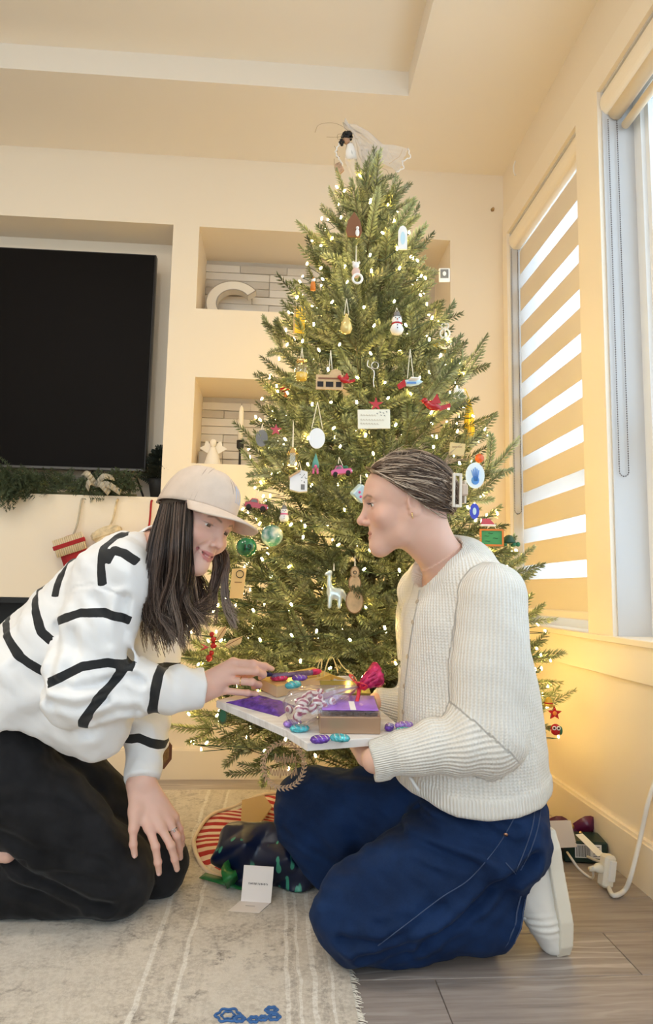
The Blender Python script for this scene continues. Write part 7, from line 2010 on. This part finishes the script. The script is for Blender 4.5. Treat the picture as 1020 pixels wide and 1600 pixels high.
for x, z in ((-.004, .012), (-.014, .004), (.010, -.002), (-.012, -.010)): sc.tube(spline([(x-.006, -.001, z), (x-.002, -.001, z+.001), (x+.002, -.001, z-.0008), (x+.007, -.001, z)], 6), .0006, 3)
sc.build('chalk_scribble', MT['ink'], g)
g = orn('cap_ornament', 762, 815, 'red knitted cap ornament perched on the chalkboard', Y=1.85); MB().prism([(-.020, -.010), (-.018, .008), (.004, .008), (.020, -.010)], -.006, .006).build('cap', MT['gloss_red'], g); MB().box((0, 0, -.011), (.044, .016, .005), None, .002).build('brim', MT['pearl'], g)
g = orn('turtle_ornament', 795, 846, 'dark green turtle ornament right of the chalkboard', Y=1.86)
MB().lathe([(.019, -.006), (.019, 0), (.015, .010), (.008, .017), (0, .019)], n=16).build('shell', mat('turtle_green', (.02, .07, .035), .4), g, True); sphere(g, 'head', .007, MT['pine'], (.024, -.004, -.008), 10)
for x, y in ((-.012, -.012), (.012, -.012), (-.012, .012), (.012, .012)): sphere(g, 'foot', (.006, .005, .005), MT['pine'], (x, y, -.010), 8)
g = orn('bauble', 749, 716, 'small red and amber bauble on a right-hand twig', 'bauble', Y=1.82); sphere(g, 'globe', .013, mat('amber_red', (.60, .10, .02), .15, coat=.6), n=18); MB().lathe([(.003, .012), (.003, .017), (0, .017)], n=8).build('cap', MT['ring_gold'], g, True)
g = orn('card_ornament', 714, 702, 'square cream card behind the top of the claw clip', Y=1.72); MB().box((0, 0, 0), (.040, .002, .034), rotm('Y', .12), .0005).build('sheet', mat('kraft_cream', (.72, .54, .26), .7), g); MB().box((0, -.0014, .006), (.026, .0005, .002)).build('printed_line', MT['brown'], g)
# low on the right, lower left
g = orn('owl_ornament', 868, 1140, 'red and green felt owl hanging low at the far right bough', Y=1.92); sphere(g, 'body', (.015, .012, .016), MT['gloss_red']); 
for s in (-1, 1): MB().tube(torus((s*.006, -.012, .006), (0, 1, 0), .0045, .001), .0014, 5, cap=False).build('eye_ring', MT['pearl'], g, True); sphere(g, 'pupil', .0024, MT['ink'], (s*.006, -.0125, .006), 6)
sphere(g, 'wing', (.006, .010, .012), MT['pine'], (.013, 0, -.002), 10)
g = orn('robin_ornament', 866, 1114, 'red star-shaped bow above the felt owl at the far right', Y=1.92); star(g, 'bow', .020, .009, MT['gloss_red'], .010); sphere(g, 'centre', .006, MT['orange'], (0, -.006, 0), 8)
g = orn('bell_ornament', 857, 1097, 'yellow bell with a red band at the far right, by the cardigan\'s back', Y=1.94); MB().lathe([(.015, -.012), (.012, -.004), (.009, .008), (.004, .014), (0, .015)], n=16).build('bell', mat('old_gold', (.60, .38, .06), .3, .5), g, True); MB().tube(torus((0, 0, -.002), (0, 0, 1), .0118, .002), .002, 5, cap=False).build('band', MT['gloss_red'], g, True)
g = orn('bead_string', 330, 1012, 'string of red wooden beads and a bow on the lowest left bough', Y=1.88); nb = 0
for z, r in ((.036, .007), (.022, .008), (.006, .009), (-.014, .007), (-.028, .010)): sphere(g, 'bead', r, MT['gloss_red'], (.006*math.sin(nb), 0, z), 10); nb += 1
MB().prism([(-.030, -.008), (-.018, .002), (-.030, .012), (-.012, .004), (-.006, .002), (-.012, -.002)], -.003, .003).build('bow', MT['gloss_red'], g)
g = orn('leaf_ornament', 346, 992, 'pale wooden leaf on the lowest left bough', Y=1.88); MB().prism([(-.014, -.012), (-.010, .008), (.002, .020), (.012, .024), (.011, .006), (.002, -.010), (-.010, -.018)], -.0015, .0015).build('leaf', mat('pale_wood', (.66, .50, .30), .7), g); MB().tube([(-.012, -.002, -.014), (.011, -.002, .022)], .0008, 4).build('vein', MT['brown'], g)
g = orn('leaf_ornament', 366, 1004, 'larger pale wooden leaf just right of the small one, low left', Y=1.86); MB().prism([(-.026, -.010), (-.014, .006), (.004, .012), (.022, .018), (.018, .0), (.004, -.014), (-.014, -.016)], -.0015, .0015).build('leaf', bpy.data.materials['pale_wood'], g); MB().tube([(-.024, -.002, -.010), (.020, -.002, .015)], .0008, 4).build('vein', MT['brown'], g)
g = orn('picture_ornament', 250, 1176, 'dark eight-sided picture ornament behind the resting hand\'s cuff', Y=1.92)
a8 = [PI/8+k*PI/4 for k in range(8)]; MB().prism([(.034*math.cos(a), .046*math.sin(a)) for a in a8], -.003, .003).build('board', MT['brown'], g); MB().prism([(.026*math.cos(a), .036*math.sin(a)) for a in a8], -.0045, -.0032).build('picture', mat('dusk_print', (.30, .16, .05), .5, vary=.8, vscale=50), g)
g = orn('disc_ornament', 348, 1118, 'flat green disc hanging under the lowest left bough', Y=1.80); lozenge(g, 'disc', .012, .022, mat('dull_green', (.10, .14, .05), .5), .004); lozenge(g, 'rim', .008, .016, MT['pine'], .001, c=(0, -.0028, 0))
# laser-cut wreath with script
g = orn('wreath_ornament', 443, 1196, 'pale laser-cut wreath with script, hanging below the board', Y=1.665)
MT['plywood'] = mat('plywood', (.52, .36, .24), .7); lv = MB(); R_ = .049
for k in range(34):
    a = 2*PI*k/34
    for s in (-1, 1):
        c_ = P_((R_*math.cos(a), 0, R_*1.06*math.sin(a))); t_ = P_((-math.sin(a), 0, math.cos(a))); n_ = P_((math.cos(a), 0, math.sin(a))); e_ = t_*.80+n_*s*.6
        w_ = np.cross(e_, [0, 1, 0])*.0022; lv.add([c_, c_+e_*.006+w_, c_+e_*.0125, c_+e_*.006-w_]+[q+P_((0, .0016, 0)) for q in (c_, c_+e_*.006+w_, c_+e_*.0125, c_+e_*.006-w_)], [(0, 1, 2, 3), (7, 6, 5, 4), (0, 4, 5, 1), (1, 5, 6, 2), (2, 6, 7, 3), (3, 7, 4, 0)])
lv.build('leaves', MT['plywood'], g); MB().tube([(R_*math.cos(a), 0, R_*1.06*math.sin(a)) for a in np.linspace(0, 2*PI, 49)], .0011, 5, cap=False).build('ring', MT['plywood'], g)
s1_ = MB()
for row, (z0, xa, xb, hgt) in enumerate(((.014, -.022, .026, .016), (-.016, -.032, .030, .015))):
    x = xa; k = 0; pts = []
    while x < xb:
        pts += [(x, 0, z0-hgt*.4), (x+.002, 0, z0+hgt*(.9 if k % 3 == 0 else .4)), (x+.004, 0, z0+hgt*.1), (x+.0048, 0, z0-hgt*(.9 if k % 4 == 3 else .4))]; x += .0066; k += 1
    s1_.tube(spline(pts, len(pts)*3), .0011, 4)
s1_.tube([(-.05, 0, .0), (-.03, 0, -.012)], .001, 4).tube([(.05, 0, .0), (.026, 0, .012)], .001, 4)
s1_.build('script', MT['plywood'], g)
# extra lamps' glow shapes: a translucent amber drop and a red bauble fill near the trunk are left to the string lights
# ---------------------------------------------------------------- angel on the top
ag = empty('angel_topper', tuple(at(552, 250, TCY-.03)), label='white tulle angel with dark curls leaning off the top of the fir', cat='tree topper')
MT['tulle'] = glassy('tulle', (.96, .94, .92), .1, .5, .60, (.92, .89, .86)); MT['lace'] = mat('lace', (.86, .83, .80), .9)
def apt(px, py, dy=0.): return at(px, py, TCY-.03+dy)
def sheet(name, rows, m_, ruf=.006, n=18):
    V = []; rr = random.Random(len(rows)*7)
    for j, (a, b) in enumerate(rows):
        for i in range(n+1):
            t = i/n; q = lerp(apt(*a), apt(*b), t); V.append(q+P_((0, ruf*math.sin(9*t+2*j)+ruf*.6*math.sin(21*t-j), ruf*.5*math.sin(13*t+j))))
    mb = MB(); mb.add(V, [(j*(n+1)+i, j*(n+1)+i+1, (j+1)*(n+1)+i+1, (j+1)*(n+1)+i) for j in range(len(rows)-1) for i in range(n)]); o = mb.build(name, m_, ag, True, loc=lp(ag)); return o
sheet('gown', [((541, 220), (562, 216)), ((540, 240), (572, 240)), ((538, 258), (590, 262)), ((548, 275), (600, 280)), ((556, 290), (596, 294))], MT['tulle'], .010)
sheet('wing', [((535, 190), (541, 191)), ((538, 202), (556, 198)), ((550, 212), (578, 210)), ((560, 232), (604, 228)), ((566, 258), (612, 250))], MT['tulle'], .010)
sheet('wing', [((562, 226), (566, 246)), ((590, 226), (594, 256)), ((615, 230), (612, 262)), ((637, 233), (622, 270))], MT['tulle'])
sl_ = MB().lathe([(.020, 0), (.017, .03), (.010, .055), (0, .06)], apt(549, 250), 14, frame((1, 0, .1), (-.15, 0, 1)), 1, .7); sl_.build('sleeve', MT['lace'], ag, True, loc=lp(ag))
MB().ball(apt(541, 219), (.012, .012, .014), 14, 10).build('head', mat('doll_skin', (.42, .24, .15), .5), ag, True, loc=lp(ag))
cu_ = MB(); rr = random.Random(6)
for k in range(38):
    a = rr.uniform(0, 2*PI); b_ = rr.uniform(-.5, 1.4); cu_.ball(apt(542, 214)+.0135*P_((math.cos(a)*math.cos(b_)*1.15, math.sin(a)*math.cos(b_), math.sin(b_))), .0056, 7, 5)
for x, y in ((533, 219), (531, 223), (536, 222), (534, 226), (548, 209), (546, 207)): cu_.ball(apt(x, y, -.006), .0055, 7, 5)
cu_.build('curls', mat('black_curls', (.012, .010, .010), .6), ag, True, loc=lp(ag))
wi = MB()
for pts in ([(540, 209), (528, 210), (528, 218), (535, 216), (548, 216), (560, 217)], [(492, 207), (497, 196), (511, 192), (528, 194), (545, 206), (530, 214), (510, 214)], [(522, 228), (527, 236), (526, 246), (531, 244)], [(608, 256), (616, 250), (624, 244), (629, 233)], [(522, 248), (523, 264), (530, 280), (545, 292)], [(597, 263), (604, 266), (607, 272)]):
    wi.tube(spline([apt(x, y, -.01) for x, y in pts], 18), .0008, 4)
wi.build('gold_wire', mat('dull_gold_wire', (.50, .40, .28), .4, .8), ag, True, loc=lp(ag))
tr_ = MB()
for pts in ([(529, 225), (524, 238), (530, 250), (535, 258)], [(637, 233), (640, 246), (628, 252), (630, 262), (620, 268)]):
    g_ = spline([apt(x, y, -.012) for x, y in pts], 22)
    tr_.tube([q+P_((.003*math.sin(i*1.7), 0, .003*math.cos(i*1.7))) for i, q in enumerate(g_)], .0022, 5)
tr_.build('lace_trim', MT['lace'], ag, True, loc=lp(ag))
MB().prism([(0, .018), (-.014, .010), (-.012, -.012), (.004, -.022), (.016, -.008)], -.004, .004, org=apt(530, 262, -.012)).build('song_sheet', mat('antique_print', (.46, .30, .20), .7, vary=.4, vscale=80), ag, loc=lp(ag))
